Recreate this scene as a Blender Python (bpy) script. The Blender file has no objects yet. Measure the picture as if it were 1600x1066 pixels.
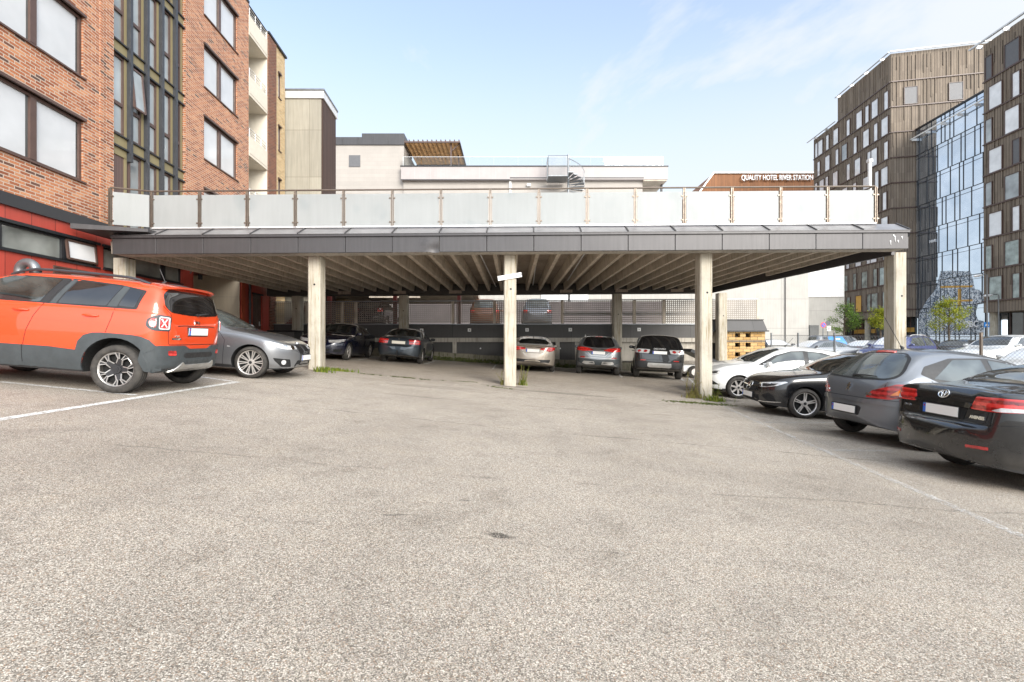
import bpy, bmesh, math, random
from math import sin, cos, pi, radians, sqrt, atan2, tan
from mathutils import Vector, Matrix
from mathutils.bvhtree import BVHTree
from mathutils.geometry import delaunay_2d_cdt
random.seed(7)
SC = bpy.context.scene
COL = SC.collection
F = 740.0; CX = 800.0; HY = 535.0; CAMZ = 1.23

def at(px, py, D):
    "photo pixel + distance -> world point (used to measure the place)"
    return Vector(((px - CX) * D / F, D, CAMZ + (HY - py) * D / F))

def sstep(a, b, v):
    t = max(0.0, min(1.0, (v - a) / (b - a)))
    return t * t * (3 - 2 * t)

def gz(x, y):
    "height of the sloping car park"
    k = sqrt(x * x + 1.0) - 1.0
    base = -0.0785 * x + 0.0125 * k
    s = sstep(10, 19, y)
    z = base * (1 - 0.25 * s) + 0.10 * s
    r = sstep(10.6, 12.6, x)
    z = z * (1 - r) + (-0.05) * r
    l = sstep(-10.5, -12.5, x)
    z = z * (1 - l) + 0.95 * l
    return z

# ---------------------------------------------------------------- objects
def tag(o, label=None, cat=None, group=None, kind=None):
    if label: o['label'] = label
    if cat: o['category'] = cat
    if group: o['group'] = group
    if kind: o['kind'] = kind
    return o

BASE = {}
def thing(name, label, cat, loc=(0, 0, 0), group=None, rot=None):
    o = bpy.data.objects.new(name, None)
    o.empty_display_size = 0.3
    COL.objects.link(o)
    o.location = loc
    if rot: o.rotation_euler = rot
    BASE[o.name] = Vector(loc)
    return tag(o, label, cat, group)

def link(name, me, parent=None):
    o = bpy.data.objects.new(name, me)
    COL.objects.link(o)
    if parent is not None:
        o.parent = parent
        BASE[o.name] = BASE.get(parent.name, Vector((0, 0, 0)))
    return o

class MB:
    "mesh builder: verts/faces in world (or local) metres, one mesh object out"
    def __init__(s):
        s.v = []; s.f = []; s.m = []; s.uv = None
    def add(s, vs, fs, m=0):
        o = len(s.v)
        s.v += [tuple(p) for p in vs]
        for f in fs:
            s.f.append(tuple(i + o for i in f)); s.m.append(m)
        return s
    def quad(s, a, b, c, d, m=0):
        return s.add([a, b, c, d], [(0, 1, 2, 3)], m)
    def hexa(s, p, m=0):
        "p: 4 bottom + 4 top, counter-clockwise seen from above"
        return s.add(p, [(3, 2, 1, 0), (4, 5, 6, 7), (0, 1, 5, 4), (1, 2, 6, 5), (2, 3, 7, 6), (3, 0, 4, 7)], m)
    def box(s, x0, x1, y0, y1, z0, z1, m=0):
        return s.hexa([(x0, y0, z0), (x1, y0, z0), (x1, y1, z0), (x0, y1, z0),
                       (x0, y0, z1), (x1, y0, z1), (x1, y1, z1), (x0, y1, z1)], m)
    def obox(s, c, ax, ay, az, m=0):
        "oriented box from centre and three half-axis vectors"
        c = Vector(c); ax = Vector(ax); ay = Vector(ay); az = Vector(az)
        if ax.cross(ay).dot(az) < 0: ay = -ay
        return s.hexa([c - ax - ay - az, c + ax - ay - az, c + ax + ay - az, c - ax + ay - az,
                       c - ax - ay + az, c + ax - ay + az, c + ax + ay + az, c - ax + ay + az], m)
    def beam(s, a, b, w, h, m=0, up=(0, 0, 1)):
        a = Vector(a); b = Vector(b); d = (b - a)
        L = d.length; d = d / L
        u = Vector(up)
        sx = d.cross(u)
        if sx.length < 1e-4: sx = d.cross(Vector((1, 0, 0)))
        sx.normalize(); sy = sx.cross(d)
        return s.obox((a + b) / 2, d * (L / 2), sx * (w / 2), sy * (h / 2), m)
    def tube(s, pts, r, n=8, m=0, caps=True):
        pts = [Vector(p) for p in pts]
        rs = r if isinstance(r, (list, tuple)) else [r] * len(pts)
        rings = []; prev = None
        for i, p in enumerate(pts):
            if i == 0: d = pts[1] - p
            elif i == len(pts) - 1: d = p - pts[i - 1]
            else: d = (pts[i + 1] - pts[i - 1])
            d.normalize()
            if prev is None:
                u = Vector((0, 0, 1)) if abs(d.z) < .9 else Vector((1, 0, 0))
                a = d.cross(u).normalized()
            else:
                a = (prev - d * prev.dot(d)).normalized()
            prev = a; b = d.cross(a)
            rings.append([p + (a * cos(2 * pi * k / n) + b * sin(2 * pi * k / n)) * rs[i] for k in range(n)])
        vs = [q for rg in rings for q in rg]; fs = []
        for i in range(len(pts) - 1):
            for k in range(n):
                fs.append((i * n + k, i * n + (k + 1) % n, (i + 1) * n + (k + 1) % n, (i + 1) * n + k))
        if caps:
            fs.append(tuple(range(n - 1, -1, -1)))
            fs.append(tuple((len(pts) - 1) * n + k for k in range(n)))
        return s.add(vs, fs, m)
    def prism(s, outline, d, m=0):
        "extrude a planar outline (list of 3-D points) by vector d"
        d = Vector(d); a = [Vector(p) for p in outline]; n = len(a)
        nrm = Vector((0, 0, 0))
        for i in range(n): nrm += a[i].cross(a[(i + 1) % n])
        if nrm.dot(d) > 0: a.reverse()
        b = [p + d for p in a]
        fs = [tuple(range(n)), tuple(range(2 * n - 1, n - 1, -1))]
        for i in range(n):
            j = (i + 1) % n
            fs.append((j, i, n + i, n + j))
        return s.add(a + b, fs, m)
    def build(s, name, mats, parent=None, smooth=False, bevel=0, angle=35, local=False):
        me = bpy.data.meshes.new(name)
        base = Vector((0, 0, 0)) if (local or parent is None) else BASE.get(parent.name, Vector((0, 0, 0)))
        me.from_pydata([(p[0] - base.x, p[1] - base.y, p[2] - base.z) for p in s.v], [], s.f)
        if not isinstance(mats, (list, tuple)): mats = [mats]
        for mt in mats: me.materials.append(mt)
        for p, mi in zip(me.polygons, s.m): p.material_index = mi
        if bevel:
            bm = bmesh.new(); bm.from_mesh(me)
            bmesh.ops.remove_doubles(bm, verts=bm.verts, dist=1e-5)
            es = [e for e in bm.edges if len(e.link_faces) == 2 and e.calc_face_angle(0) > radians(30)]
            bmesh.ops.bevel(bm, geom=es, offset=bevel, segments=1, affect='EDGES', clamp_overlap=True)
            bm.to_mesh(me); bm.free()
        # metre UVs, box projected: u along the wall, v up
        uvl = me.uv_layers.new(name='UVMap')
        for p in me.polygons:
            n = p.normal
            if abs(n.z) > .75: fu = lambda c: (c.x, c.y)
            else:
                t = Vector((-n.y, n.x, 0)).normalized()
                if abs(t.x) >= abs(t.y):
                    if t.x < 0: t = -t
                elif t.y < 0: t = -t
                fu = lambda c, t=t: (c.x * t.x + c.y * t.y, c.z)
            for li in p.loop_indices:
                c = me.vertices[me.loops[li].vertex_index].co + base
                uvl.data[li].uv = fu(c)
        if smooth:
            me.polygons.foreach_set('use_smooth', [True] * len(me.polygons))
            if angle: me.set_sharp_from_angle(angle=radians(angle))
        me.update()
        return link(name, me, parent)

def copy_tree(o, parent=None):
    c = o.copy(); COL.objects.link(c)
    if parent is not None: c.parent = parent
    BASE[c.name] = BASE.get(o.name, Vector((0, 0, 0)))
    for ch in list(o.children): copy_tree(ch, c)
    return c

def text_mesh(name, body, size, mat, parent, origin, xdir, ydir, depth=0.01, align='CENTER', bold=0.0, local=False):
    cu = bpy.data.curves.new(name, 'FONT')
    cu.body = body; cu.size = size; cu.extrude = depth; cu.align_x = align; cu.align_y = 'CENTER'; cu.offset = bold
    tmp = bpy.data.objects.new('lettering_source', cu); COL.objects.link(tmp)
    dg = bpy.context.evaluated_depsgraph_get()
    me = bpy.data.meshes.new_from_object(tmp.evaluated_get(dg))
    bpy.data.objects.remove(tmp); bpy.data.curves.remove(cu)
    x = Vector(xdir).normalized(); y = Vector(ydir).normalized(); z = x.cross(y)
    base = Vector((0, 0, 0)) if local else BASE.get(parent.name, Vector((0, 0, 0)))
    o = Vector(origin) - base
    for v in me.vertices: v.co = o + x * v.co.x + y * v.co.y + z * v.co.z
    me.materials.clear(); me.materials.append(mat)
    me.name = name
    return link(name, me, parent)

# ---------------------------------------------------------------- materials
MATS = {}
class NT:
    def __init__(s, name):
        s.m = bpy.data.materials.new(name); s.m.use_nodes = True
        s.t = s.m.node_tree; s.n = s.t.nodes; s.l = s.t.links
        s.b = s.n['Principled BSDF']; s.out = s.n['Material Output']
        s._uv = None; s._pos = None
    def new(s, typ, **kw):
        nd = s.n.new(typ)
        for k, v in kw.items(): setattr(nd, k, v)
        return nd
    def put(s, sock, v):
        if isinstance(v, bpy.types.NodeSocket): s.l.new(v, sock)
        elif v is not None:
            if isinstance(v, (tuple, list)) and len(v) == 3 and sock.type == 'RGBA': v = (*v, 1)
            sock.default_value = v
    def uv(s):
        if not s._uv: s._uv = s.new('ShaderNodeUVMap').outputs[0]
        return s._uv
    def pos(s):
        if not s._pos: s._pos = s.new('ShaderNodeNewGeometry').outputs['Position']
        return s._pos
    def obj(s):
        return s.new('ShaderNodeTexCoord').outputs['Object']
    def sep(s, v):
        nd = s.new('ShaderNodeSeparateXYZ'); s.put(nd.inputs[0], v); return nd.outputs
    def comb(s, x, y, z=0.0):
        nd = s.new('ShaderNodeCombineXYZ')
        for i, a in enumerate((x, y, z)): s.put(nd.inputs[i], a)
        return nd.outputs[0]
    def scale(s, v, sc):
        nd = s.new('ShaderNodeVectorMath', operation='MULTIPLY'); s.put(nd.inputs[0], v)
        nd.inputs[1].default_value = sc if isinstance(sc, tuple) else (sc, sc, sc)
        return nd.outputs[0]
    def vadd(s, a, b):
        nd = s.new('ShaderNodeVectorMath', operation='ADD'); s.put(nd.inputs[0], a); s.put(nd.inputs[1], b); return nd.outputs[0]
    def noise(s, v, sc, det=4, rough=.55, dist=0, col=False):
        nd = s.new('ShaderNodeTexNoise'); s.put(nd.inputs['Vector'], v)
        nd.inputs['Scale'].default_value = sc; nd.inputs['Detail'].default_value = det
        nd.inputs['Roughness'].default_value = rough; nd.inputs['Distortion'].default_value = dist
        return nd.outputs['Color' if col else 'Fac']
    def voro(s, v, sc, feature='F1', out='Distance', rnd=1):
        nd = s.new('ShaderNodeTexVoronoi', feature=feature); s.put(nd.inputs['Vector'], v)
        nd.inputs['Scale'].default_value = sc; nd.inputs['Randomness'].default_value = rnd
        return nd.outputs[out]
    def math(s, op, a, b=None, c=None, clamp=False):
        nd = s.new('ShaderNodeMath', operation=op, use_clamp=clamp)
        s.put(nd.inputs[0], a)
        if b is not None: s.put(nd.inputs[1], b)
        if c is not None: s.put(nd.inputs[2], c)
        return nd.outputs[0]
    def mr(s, v, a, b, c=0.0, d=1.0, smooth=True):
        nd = s.new('ShaderNodeMapRange', interpolation_type='SMOOTHSTEP' if smooth else 'LINEAR')
        s.put(nd.inputs[0], v)
        for i, k in enumerate((a, b, c, d)): nd.inputs[i + 1].default_value = k
        return nd.outputs[0]
    def ramp(s, v, stops, interp='LINEAR'):
        nd = s.new('ShaderNodeValToRGB'); s.put(nd.inputs[0], v)
        r = nd.color_ramp; r.interpolation = interp
        while len(r.elements) < len(stops): r.elements.new(.5)
        for e, (p, c) in zip(r.elements, stops):
            e.position = p; e.color = (*c, 1) if len(c) == 3 else c
        return nd.outputs[0]
    def mix(s, f, a, b, blend='MIX'):
        nd = s.new('ShaderNodeMix', data_type='RGBA', blend_type=blend)
        s.put(nd.inputs[0], f); s.put(nd.inputs[6], a); s.put(nd.inputs[7], b)
        return nd.outputs[2]
    def bump(s, h, strength=.3, dist=.01):
        nd = s.new('ShaderNodeBump'); s.put(nd.inputs['Height'], h)
        nd.inputs['Strength'].default_value = strength; nd.inputs['Distance'].default_value = dist
        s.l.new(nd.outputs[0], s.b.inputs['Normal'])
    def fin(s, color=None, rough=None, metal=None, spec=None, coat=None):
        if color is not None: s.put(s.b.inputs['Base Color'], color)
        if rough is not None: s.put(s.b.inputs['Roughness'], rough)
        if metal is not None: s.put(s.b.inputs['Metallic'], metal)
        if spec is not None: s.put(s.b.inputs['Specular IOR Level'], spec)
        if coat is not None:
            s.b.inputs['Coat Weight'].default_value = coat; s.b.inputs['Coat Roughness'].default_value = .03
        MATS[s.m.name] = s.m
        return s.m

def plain(name, col, rough=.5, metal=0, spec=.5, coat=None, var=.12, sc=6, bump=0):
    "base colour with dirt-like variation so nothing is a dead flat tone"
    t = NT(name); P = t.obj()
    n = t.noise(P, sc, 5, .6)
    lo = tuple(c * (1 - var) for c in col); hi = tuple(min(1, c * (1 + var)) for c in col)
    c = t.ramp(n, [(.3, lo), (.7, hi)])
    if bump: t.bump(t.noise(P, sc * 12, 4), bump, .01)
    r = t.mr(t.noise(P, sc * 3, 3), .3, .7, max(.02, rough * .85), min(1, rough * 1.15))
    return t.fin(c, r, metal, spec, coat)
def m_asphalt():
    t = NT('asphalt'); P = t.pos()
    P2 = t.scale(P, (1, 1, .0))
    big = t.noise(P2, .35, 5, .6)
    mid = t.noise(P2, 2.3, 6, .65)
    wob = t.vadd(P2, t.scale(t.noise(P2, 40, 2, col=True), .012))
    cell = t.voro(wob, 185, out='Color')          # worn-open stones
    cr = t.sep(cell)
    cell2 = t.voro(wob, 390, out='Color')
    cr2 = t.sep(cell2)
    d1 = t.voro(wob, 185)
    stone = t.ramp(cr[0], [(0, (.05, .045, .04)), (.14, (.16, .144, .125)), (.38, (.37, .342, .305)), (.72, (.51, .478, .432)), (.92, (.70, .67, .62)), (1, (.86, .83, .78))])
    warm = t.mix(t.mr(cr[1], .86, .95), stone, (.34, .235, .165))
    fine = t.ramp(cr2[0], [(0, (.12, .11, .097)), (.5, (.36, .336, .30)), (1, (.56, .53, .49))])
    c = t.mix(.26, warm, fine)
    bind = t.mr(d1, .5, .72)
    c = t.mix(t.math('MULTIPLY', bind, .62), c, (.105, .095, .08))
    # broad tone: polished, dusty and darker worn zones
    tone = t.ramp(big, [(.3, (.89, .835, .77)), (.5, (1.11, 1.055, .985)), (.72, (1.26, 1.2, 1.12))])
    c = t.mix(1, c, tone, 'MULTIPLY')
    tone2 = t.ramp(mid, [(.28, (.74, .725, .70)), (.46, (1, 1, 1)), (.75, (1.1, 1.08, 1.04))])
    c = t.mix(.8, c, tone2, 'MULTIPLY')
    s = t.sep(P)
    # paver joints and settled ruts run across the yard, drifting towards the right front
    wig = t.math('MULTIPLY', t.math('SUBTRACT', t.noise(P2, .9, 6, .65), .5), .42)
    for k, (y0, sl, w, amt) in enumerate(((9.35, 0, .04, .7), (6.75, .10, .03, .62), (4.25, .0, .03, .42), (2.9, .05, .015, .25), (11.2, -.03, .05, .5))):
        u = t.math('ADD', t.math('ADD', s[1], t.math('MULTIPLY', s[0], sl)), wig)
        dd = t.math('ABSOLUTE', t.math('SUBTRACT', u, y0))
        line = t.mr(dd, w, 0)
        line = t.math('MULTIPLY', line, t.mr(t.noise(t.vadd(P2, (k * 7.1, 3, 0)), .8, 5, .8), .43, .55))
        c = t.mix(t.math('MULTIPLY', line, amt), c, (.075, .066, .052))
    # hairline crazing
    vv = t.vadd(P2, t.scale(t.noise(P2, 1.2, 4, col=True), 1.1))
    cz = t.voro(vv, .42, 'DISTANCE_TO_EDGE')
    cz = t.math('MULTIPLY', t.mr(cz, .007, 0), t.mr(t.noise(P2, .45, 3), .56, .68))
    c = t.mix(t.math('MULTIPLY', cz, .5), c, (.08, .07, .058))
    # tracked damp / oil stains under the parked rows and dust under the deck
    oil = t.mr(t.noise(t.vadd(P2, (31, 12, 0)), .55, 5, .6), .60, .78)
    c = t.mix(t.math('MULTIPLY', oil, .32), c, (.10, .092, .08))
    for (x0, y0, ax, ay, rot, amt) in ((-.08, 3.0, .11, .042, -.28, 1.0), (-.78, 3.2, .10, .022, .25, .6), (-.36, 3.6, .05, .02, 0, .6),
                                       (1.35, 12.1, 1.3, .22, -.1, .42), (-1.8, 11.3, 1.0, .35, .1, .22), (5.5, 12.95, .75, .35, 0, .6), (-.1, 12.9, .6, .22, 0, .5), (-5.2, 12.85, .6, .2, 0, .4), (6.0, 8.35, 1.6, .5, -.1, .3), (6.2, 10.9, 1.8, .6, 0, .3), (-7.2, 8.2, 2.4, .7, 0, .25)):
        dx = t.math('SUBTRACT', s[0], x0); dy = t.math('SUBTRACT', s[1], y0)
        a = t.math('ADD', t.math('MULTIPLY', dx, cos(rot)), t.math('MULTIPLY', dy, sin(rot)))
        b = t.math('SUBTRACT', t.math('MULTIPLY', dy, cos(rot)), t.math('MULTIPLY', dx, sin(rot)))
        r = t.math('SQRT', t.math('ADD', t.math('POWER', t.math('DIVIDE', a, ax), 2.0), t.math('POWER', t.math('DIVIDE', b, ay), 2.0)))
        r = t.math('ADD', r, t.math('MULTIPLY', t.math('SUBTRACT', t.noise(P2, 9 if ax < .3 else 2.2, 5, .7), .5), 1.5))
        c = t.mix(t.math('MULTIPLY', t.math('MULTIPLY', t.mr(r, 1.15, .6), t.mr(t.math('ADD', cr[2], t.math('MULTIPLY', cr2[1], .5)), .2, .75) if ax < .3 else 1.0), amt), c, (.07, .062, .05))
    h = t.math('ADD', t.math('MULTIPLY', t.mr(d1, .75, .15), .8), t.math('MULTIPLY', cr2[0], .35))
    h = t.math('ADD', h, t.math('MULTIPLY', mid, .5))
    t.bump(h, .6, .007)
    t.fin(c, t.mr(cr[2], 0, 1, .72, .95), 0, .35)
m_asphalt()

def m_line(name, wear, s0=.05, s1=.07):
    t = NT(name); P = t.pos()
    w = t.math('ADD', t.math('MULTIPLY', t.voro(P, 70, out='Color'), .35), t.math('MULTIPLY', t.noise(P, 14, 6, .75), .9))
    k = t.mr(w, wear - s0, wear + s1)
    st = t.ramp(t.sep(t.voro(P, 78, out='Color'))[0], [(0, (.16, .15, .13)), (1, (.42, .40, .37))])
    t.fin(t.mix(t.math('MULTIPLY', k, .4), (.72, .71, .68), st), .8, 0, .3)
    tr = t.new('ShaderNodeBsdfTransparent'); mx = t.new('ShaderNodeMixShader')
    t.l.new(k, mx.inputs[0]); t.l.new(t.b.outputs[0], mx.inputs[1]); t.l.new(tr.outputs[0], mx.inputs[2]); t.l.new(mx.outputs[0], t.out.inputs[0])
m_line('line_paint', .70); m_line('line_paint_worn', .60, .42, .22)

def m_brick(name, stops, mortar, bw=.25, rh=.078, ms=.011, squash=1, bstr=.6):
    t = NT(name); uv = t.uv()
    uvw = t.vadd(uv, t.scale(t.noise(uv, 9, 2, col=True), .006))
    br = t.new('ShaderNodeTexBrick'); br.offset = .5
    t.put(br.inputs['Vector'], uvw)
    br.inputs['Color1'].default_value = (0, 0, 0, 1); br.inputs['Color2'].default_value = (1, 1, 1, 1); br.inputs['Mortar'].default_value = (.5, .5, .5, 1)
    br.inputs['Scale'].default_value = 1; br.inputs['Mortar Size'].default_value = ms; br.inputs['Mortar Smooth'].default_value = .25
    br.inputs['Bias'].default_value = 0; br.inputs['Brick Width'].default_value = bw; br.inputs['Row Height'].default_value = rh
    c = t.ramp(br.outputs['Color'], stops)
    c = t.mix(.55, c, t.ramp(t.noise(uv, 26, 5, .7), [(.3, (.55, .5, .47)), (.7, (1.3, 1.25, 1.2))]), 'MULTIPLY')
    c = t.mix(.5, c, t.ramp(t.noise(uv, .7, 4, .6), [(.3, (.78, .78, .8)), (.7, (1.12, 1.1, 1.06))]), 'MULTIPLY')
    mc = t.mix(t.noise(uv, 5, 4), tuple(k * .8 for k in mortar), mortar)
    c = t.mix(br.outputs['Fac'], c, mc)
    h = t.math('SUBTRACT', t.math('MULTIPLY', t.noise(uv, 60, 3), .35), br.outputs['Fac'])
    t.bump(h, bstr, .012)
    t.fin(c, .85, 0, .25)
RB = [(0, (.10, .065, .055)), (.04, (.14, .07, .05)), (.08, (.25, .088, .046)), (.4, (.36, .138, .068)), (.7, (.45, .188, .092)), (.9, (.52, .26, .14)), (1, (.34, .13, .07))]
m_brick('red_brick', RB, (.52, .42, .34))
m_brick('brown_brick', [(0, (.10, .035, .022)), (1, (.22, .075, .04))], (.26, .20, .16))
m_brick('yellow_brick', [(0, (.42, .30, .15)), (1, (.60, .45, .25))], (.52, .44, .32))
m_brick('ochre_brick', [(0, (.40, .25, .095)), (.5, (.50, .335, .145)), (1, (.56, .41, .20))], (.16, .12, .08), .36, .15, .014)

def m_panels(name, col, pw, ph, gap=.012, gcol=(.03, .02, .02), rough=.45, var=.1, streak=.15, ox=0, oz=0, bump=.3, metal=0):
    "flat cladding panels with real joints"
    t = NT(name); s = t.sep(t.uv())
    def edge(v, w, o):
        f = t.math('FRACT', t.math('DIVIDE', t.math('ADD', v, o + 1000 * w), w))
        d = t.math('MULTIPLY', t.math('MINIMUM', f, t.math('SUBTRACT', 1.0, f)), w)
        return t.mr(d, gap * .4, gap * .6, 1, 0)
    g = edge(s[0], pw, ox)
    if ph: g = t.math('MAXIMUM', g, edge(s[1], ph, oz))
    idn = t.math('FLOOR', t.math('DIVIDE', t.math('ADD', s[0], ox + 1000 * pw), pw))
    idz = t.math('FLOOR', t.math('DIVIDE', t.math('ADD', s[1], oz), ph or 9.0))
    wn = t.new('ShaderNodeTexWhiteNoise', noise_dimensions='2D'); t.put(wn.inputs['Vector'], t.comb(idn, idz))
    lo = tuple(k * (1 - var) for k in col); hi = tuple(k * (1 + var) for k in col)
    c = t.ramp(wn.outputs['Value'], [(0, lo), (1, hi)])
    st = t.noise(t.comb(t.math('MULTIPLY', s[0], 7.0), t.math('MULTIPLY', s[1], .35)), 1.5, 5, .65)
    c = t.mix(streak * 2, c, t.ramp(st, [(.3, (.6, .6, .6)), (.7, (1.15, 1.15, 1.15))]), 'MULTIPLY')
    c = t.mix(.4, c, t.ramp(t.noise(t.uv(), 1.1, 5), [(.3, (.85, .85, .85)), (.7, (1.1, 1.1, 1.1))]), 'MULTIPLY')
    c = t.mix(g, c, gcol)
    t.bump(t.math('ADD', t.math('SUBTRACT', 1.0, g), t.math('MULTIPLY', t.noise(t.uv(), 2.5, 3), .25)), bump, .012)
    t.fin(c, rough, metal, .4)
m_panels('red_panel', (.42, .065, .045), .62, 0, .012, (.05, .012, .01), .4, .08, .12)
m_panels('fascia_metal', (.076, .073, .075), 200, 0, .0, (.02, .02, .02), .42, .0, .24, bump=.15, metal=.35)
m_panels('dark_metal', (.045, .046, .05), 200, 0, 0, (.02, .02, .02), .4, 0, .08, bump=.1, metal=.3)
m_panels('charcoal_panel', (.075, .072, .07), 3.0, 0, .012, (.012, .012, .012), .55, .06, .15)
m_panels('white_siding', (.36, .33, .30), 400, .36, .025, (.33, .30, .27), .6, .04, .05)
m_panels('white_panel', (.37, .335, .325), 1.42, 0, .03, (.40, .37, .36), .5, .02, .06)
m_panels('cream_render', (.62, .54, .42), 2.1, 1.6, .012, (.40, .34, .26), .8, .02, .12)
m_panels('white_render', (.40, .385, .355), 7.2, 2.35, .04, (.28, .27, .25), .75, .02, .16)
m_panels('dark_wood', (.060, .034, .026), .17, 0, .014, (.015, .01, .008), .7, .22, .2)
m_panels('rust_wood', (.27, .115, .045), .22, 0, .016, (.14, .045, .014), .65, .16, .2)
m_panels('brown_board', (.13, .085, .075), .105, 0, .01, (.05, .03, .026), .5, .10, .1)
m_panels('olive_panel', (.24, .20, .105), 60, 0, 0, (.1, .08, .03), .45, 0, .08)
m_panels('boarded_concrete', (.32, .298, .245), 2.2, 2.55, .02, (.17, .15, .11), .85, .10, .22)

def m_cladding(name, dark, light):
    "grey-brown battens of random tone, weathered"
    t = NT(name); s = t.sep(t.uv())
    w = .31
    q = t.math('DIVIDE', t.math('ADD', s[0], 500.0), w)
    fl = t.math('FLOOR', t.math('DIVIDE', t.math('ADD', s[1], 20.0), 3.36))
    wn = t.new('ShaderNodeTexWhiteNoise', noise_dimensions='2D'); t.put(wn.inputs['Vector'], t.comb(t.math('FLOOR', q), fl))
    c = t.ramp(wn.outputs['Value'], [(0, dark), (1, light)])
    f = t.math('FRACT', q)
    g = t.mr(t.math('MINIMUM', f, t.math('SUBTRACT', 1.0, f)), .05, .1, 1, 0)
    st = t.noise(t.comb(t.math('MULTIPLY', s[0], 9.0), t.math('MULTIPLY', s[1], .5)), 1.3, 5, .7)
    c = t.mix(.6, c, t.ramp(st, [(.25, (.6, .6, .6)), (.75, (1.35, 1.33, 1.3))]), 'MULTIPLY')
    c = t.mix(.6, c, t.ramp(t.noise(t.uv(), .25, 4), [(.3, (.8, .8, .82)), (.7, (1.15, 1.13, 1.1))]), 'MULTIPLY')
    c = t.mix(t.math('MULTIPLY', g, .75), c, (.025, .02, .017))
    t.bump(t.math('SUBTRACT', 1.0, g), .4, .03)
    t.fin(c, .8, 0, .25)
m_cladding('batten_cladding', (.19, .155, .122), (.25, .207, .164))

def m_concrete(name, col, stain, sc=1.0, drip=True, pits=.5, rough=.9):
    t = NT(name); P = t.pos(); s = t.sep(P)
    n = t.noise(P, 1.3 * sc, 6, .62)
    c = t.ramp(n, [(.28, tuple(k * .72 for k in col)), (.5, col), (.75, tuple(min(.9, k * 1.2) for k in col))])
    if drip:
        d = t.noise(t.comb(t.math('MULTIPLY', s[0], 16.0), t.math('MULTIPLY', s[1], 16.0), t.math('MULTIPLY', s[2], .9)), 1, 5, .7)
        c = t.mix(t.math('MULTIPLY', t.mr(d, .47, .68), .85), c, stain)
    pit = t.mr(t.voro(P, 22), .04, .20, 1, 0)
    pit = t.math('MULTIPLY', pit, t.mr(t.noise(P, 5, 4), .46, .56))
    c = t.mix(t.math('MULTIPLY', pit, pits), c, tuple(k * .35 for k in col))
    t.bump(t.math('SUBTRACT', t.noise(P, 22, 6, .7), pit), .35, .012)
    t.fin(c, rough, 0, .25)
m_concrete('pillar_concrete', (.44, .405, .335), (.23, .18, .105), pits=1.0)
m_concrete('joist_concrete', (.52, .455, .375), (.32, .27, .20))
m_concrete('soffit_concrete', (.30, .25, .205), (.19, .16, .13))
m_concrete('pale_concrete', (.45, .42, .37), (.25, .22, .18))
m_concrete('rear_soffit', (.40, .355, .30), (.26, .22, .17), drip=False)
m_concrete('kerb_concrete', (.22, .20, .155), (.06, .075, .03))

plain('brown_frame', (.085, .05, .04), .4, sc=3)
plain('black_metal', (.022, .023, .026), .4, .2)
plain('fin_metal', (.05, .053, .06), .38, .3)
plain('steel', (.20, .165, .135), .4, .7)
plain('grey_metal', (.22, .23, .24), .42, .7)
plain('pale_metal', (.62, .62, .62), .4, .3)
plain('flashing_metal', (.30, .29, .29), .35, .5, sc=1.2, var=.2)
plain('red_steel', (.16, .03, .025), .5)
plain('orange_band', (.42, .075, .03), .5)
plain('cream_paint', (.62, .57, .48), .6, var=.05)
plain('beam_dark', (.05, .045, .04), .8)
plain('bark', (.075, .058, .042), .9, bump=.4)
plain('white_paint', (.80, .80, .78), .4, var=.05)
plain('sign_red', (.55, .02, .02), .4, var=.05)
plain('sign_blue', (.02, .10, .45), .4, var=.05)
plain('sky_blue_panel', (.03, .22, .62), .35, var=.06)
plain('lettering_dark', (.12, .12, .13), .6)
plain('lettering_white', (.85, .85, .85), .4, var=.03)
plain('grey_blind', (.11, .11, .115), .5, var=.08)
plain('ochre_blind', (.58, .33, .07), .6)
plain('pergola_wood', (.62, .36, .15), .7, sc=2, var=.25)
plain('mauve_render', (.16, .14, .14), .8, sc=2)
plain('soil', (.07, .055, .035), 1)
def m_pane(name, col, rough=.04, sc=.5, var=.25, spec=.6, coat=.6):
    "window pane with what hangs behind it (blinds, dim rooms)"
    t = NT(name); s = t.sep(t.uv())
    n = t.noise(t.uv(), sc, 3, .5)
    c = t.ramp(n, [(.3, tuple(k * (1 - var) for k in col)), (.7, tuple(min(.95, k * (1 + var)) for k in col))])
    nn = t.noise(t.uv(), 1.7, 2)
    t.bump(nn, .02, .05)
    t.fin(c, rough, 0, spec, coat)
m_pane('blind_pane', (.50, .51, .52), .10, .9, var=.10)
m_pane('cloudy_pane', (.30, .33, .34), .05, var=.45)
m_pane('green_pane', (.24, .29, .27), .06, 1.2, .5)
m_pane('dark_pane', (.05, .055, .055), .04, .8, .6)
m_pane('ribbon_pane', (.22, .23, .21), .08, 1.1, .4)
m_pane('bright_pane', (.72, .73, .74), .06, .8, .15)
m_pane('atrium_glass', (.035, .042, .05), .02, .6, .5, .9, 1.0)
MATS['atrium_glass'].node_tree.nodes['Principled BSDF'].inputs['Metallic'].default_value = .0

def m_atrium():
    t = NT('mirror_glass'); s = t.sep(t.uv())
    n = t.noise(t.uv(), .35, 3)
    c = t.ramp(n, [(.35, (.52, .60, .70)), (.65, (.66, .73, .82))])
    t.bump(t.noise(t.uv(), .35, 2), .03, .3)
    t.fin(c, .03, .93, .5)
m_atrium()

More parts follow.
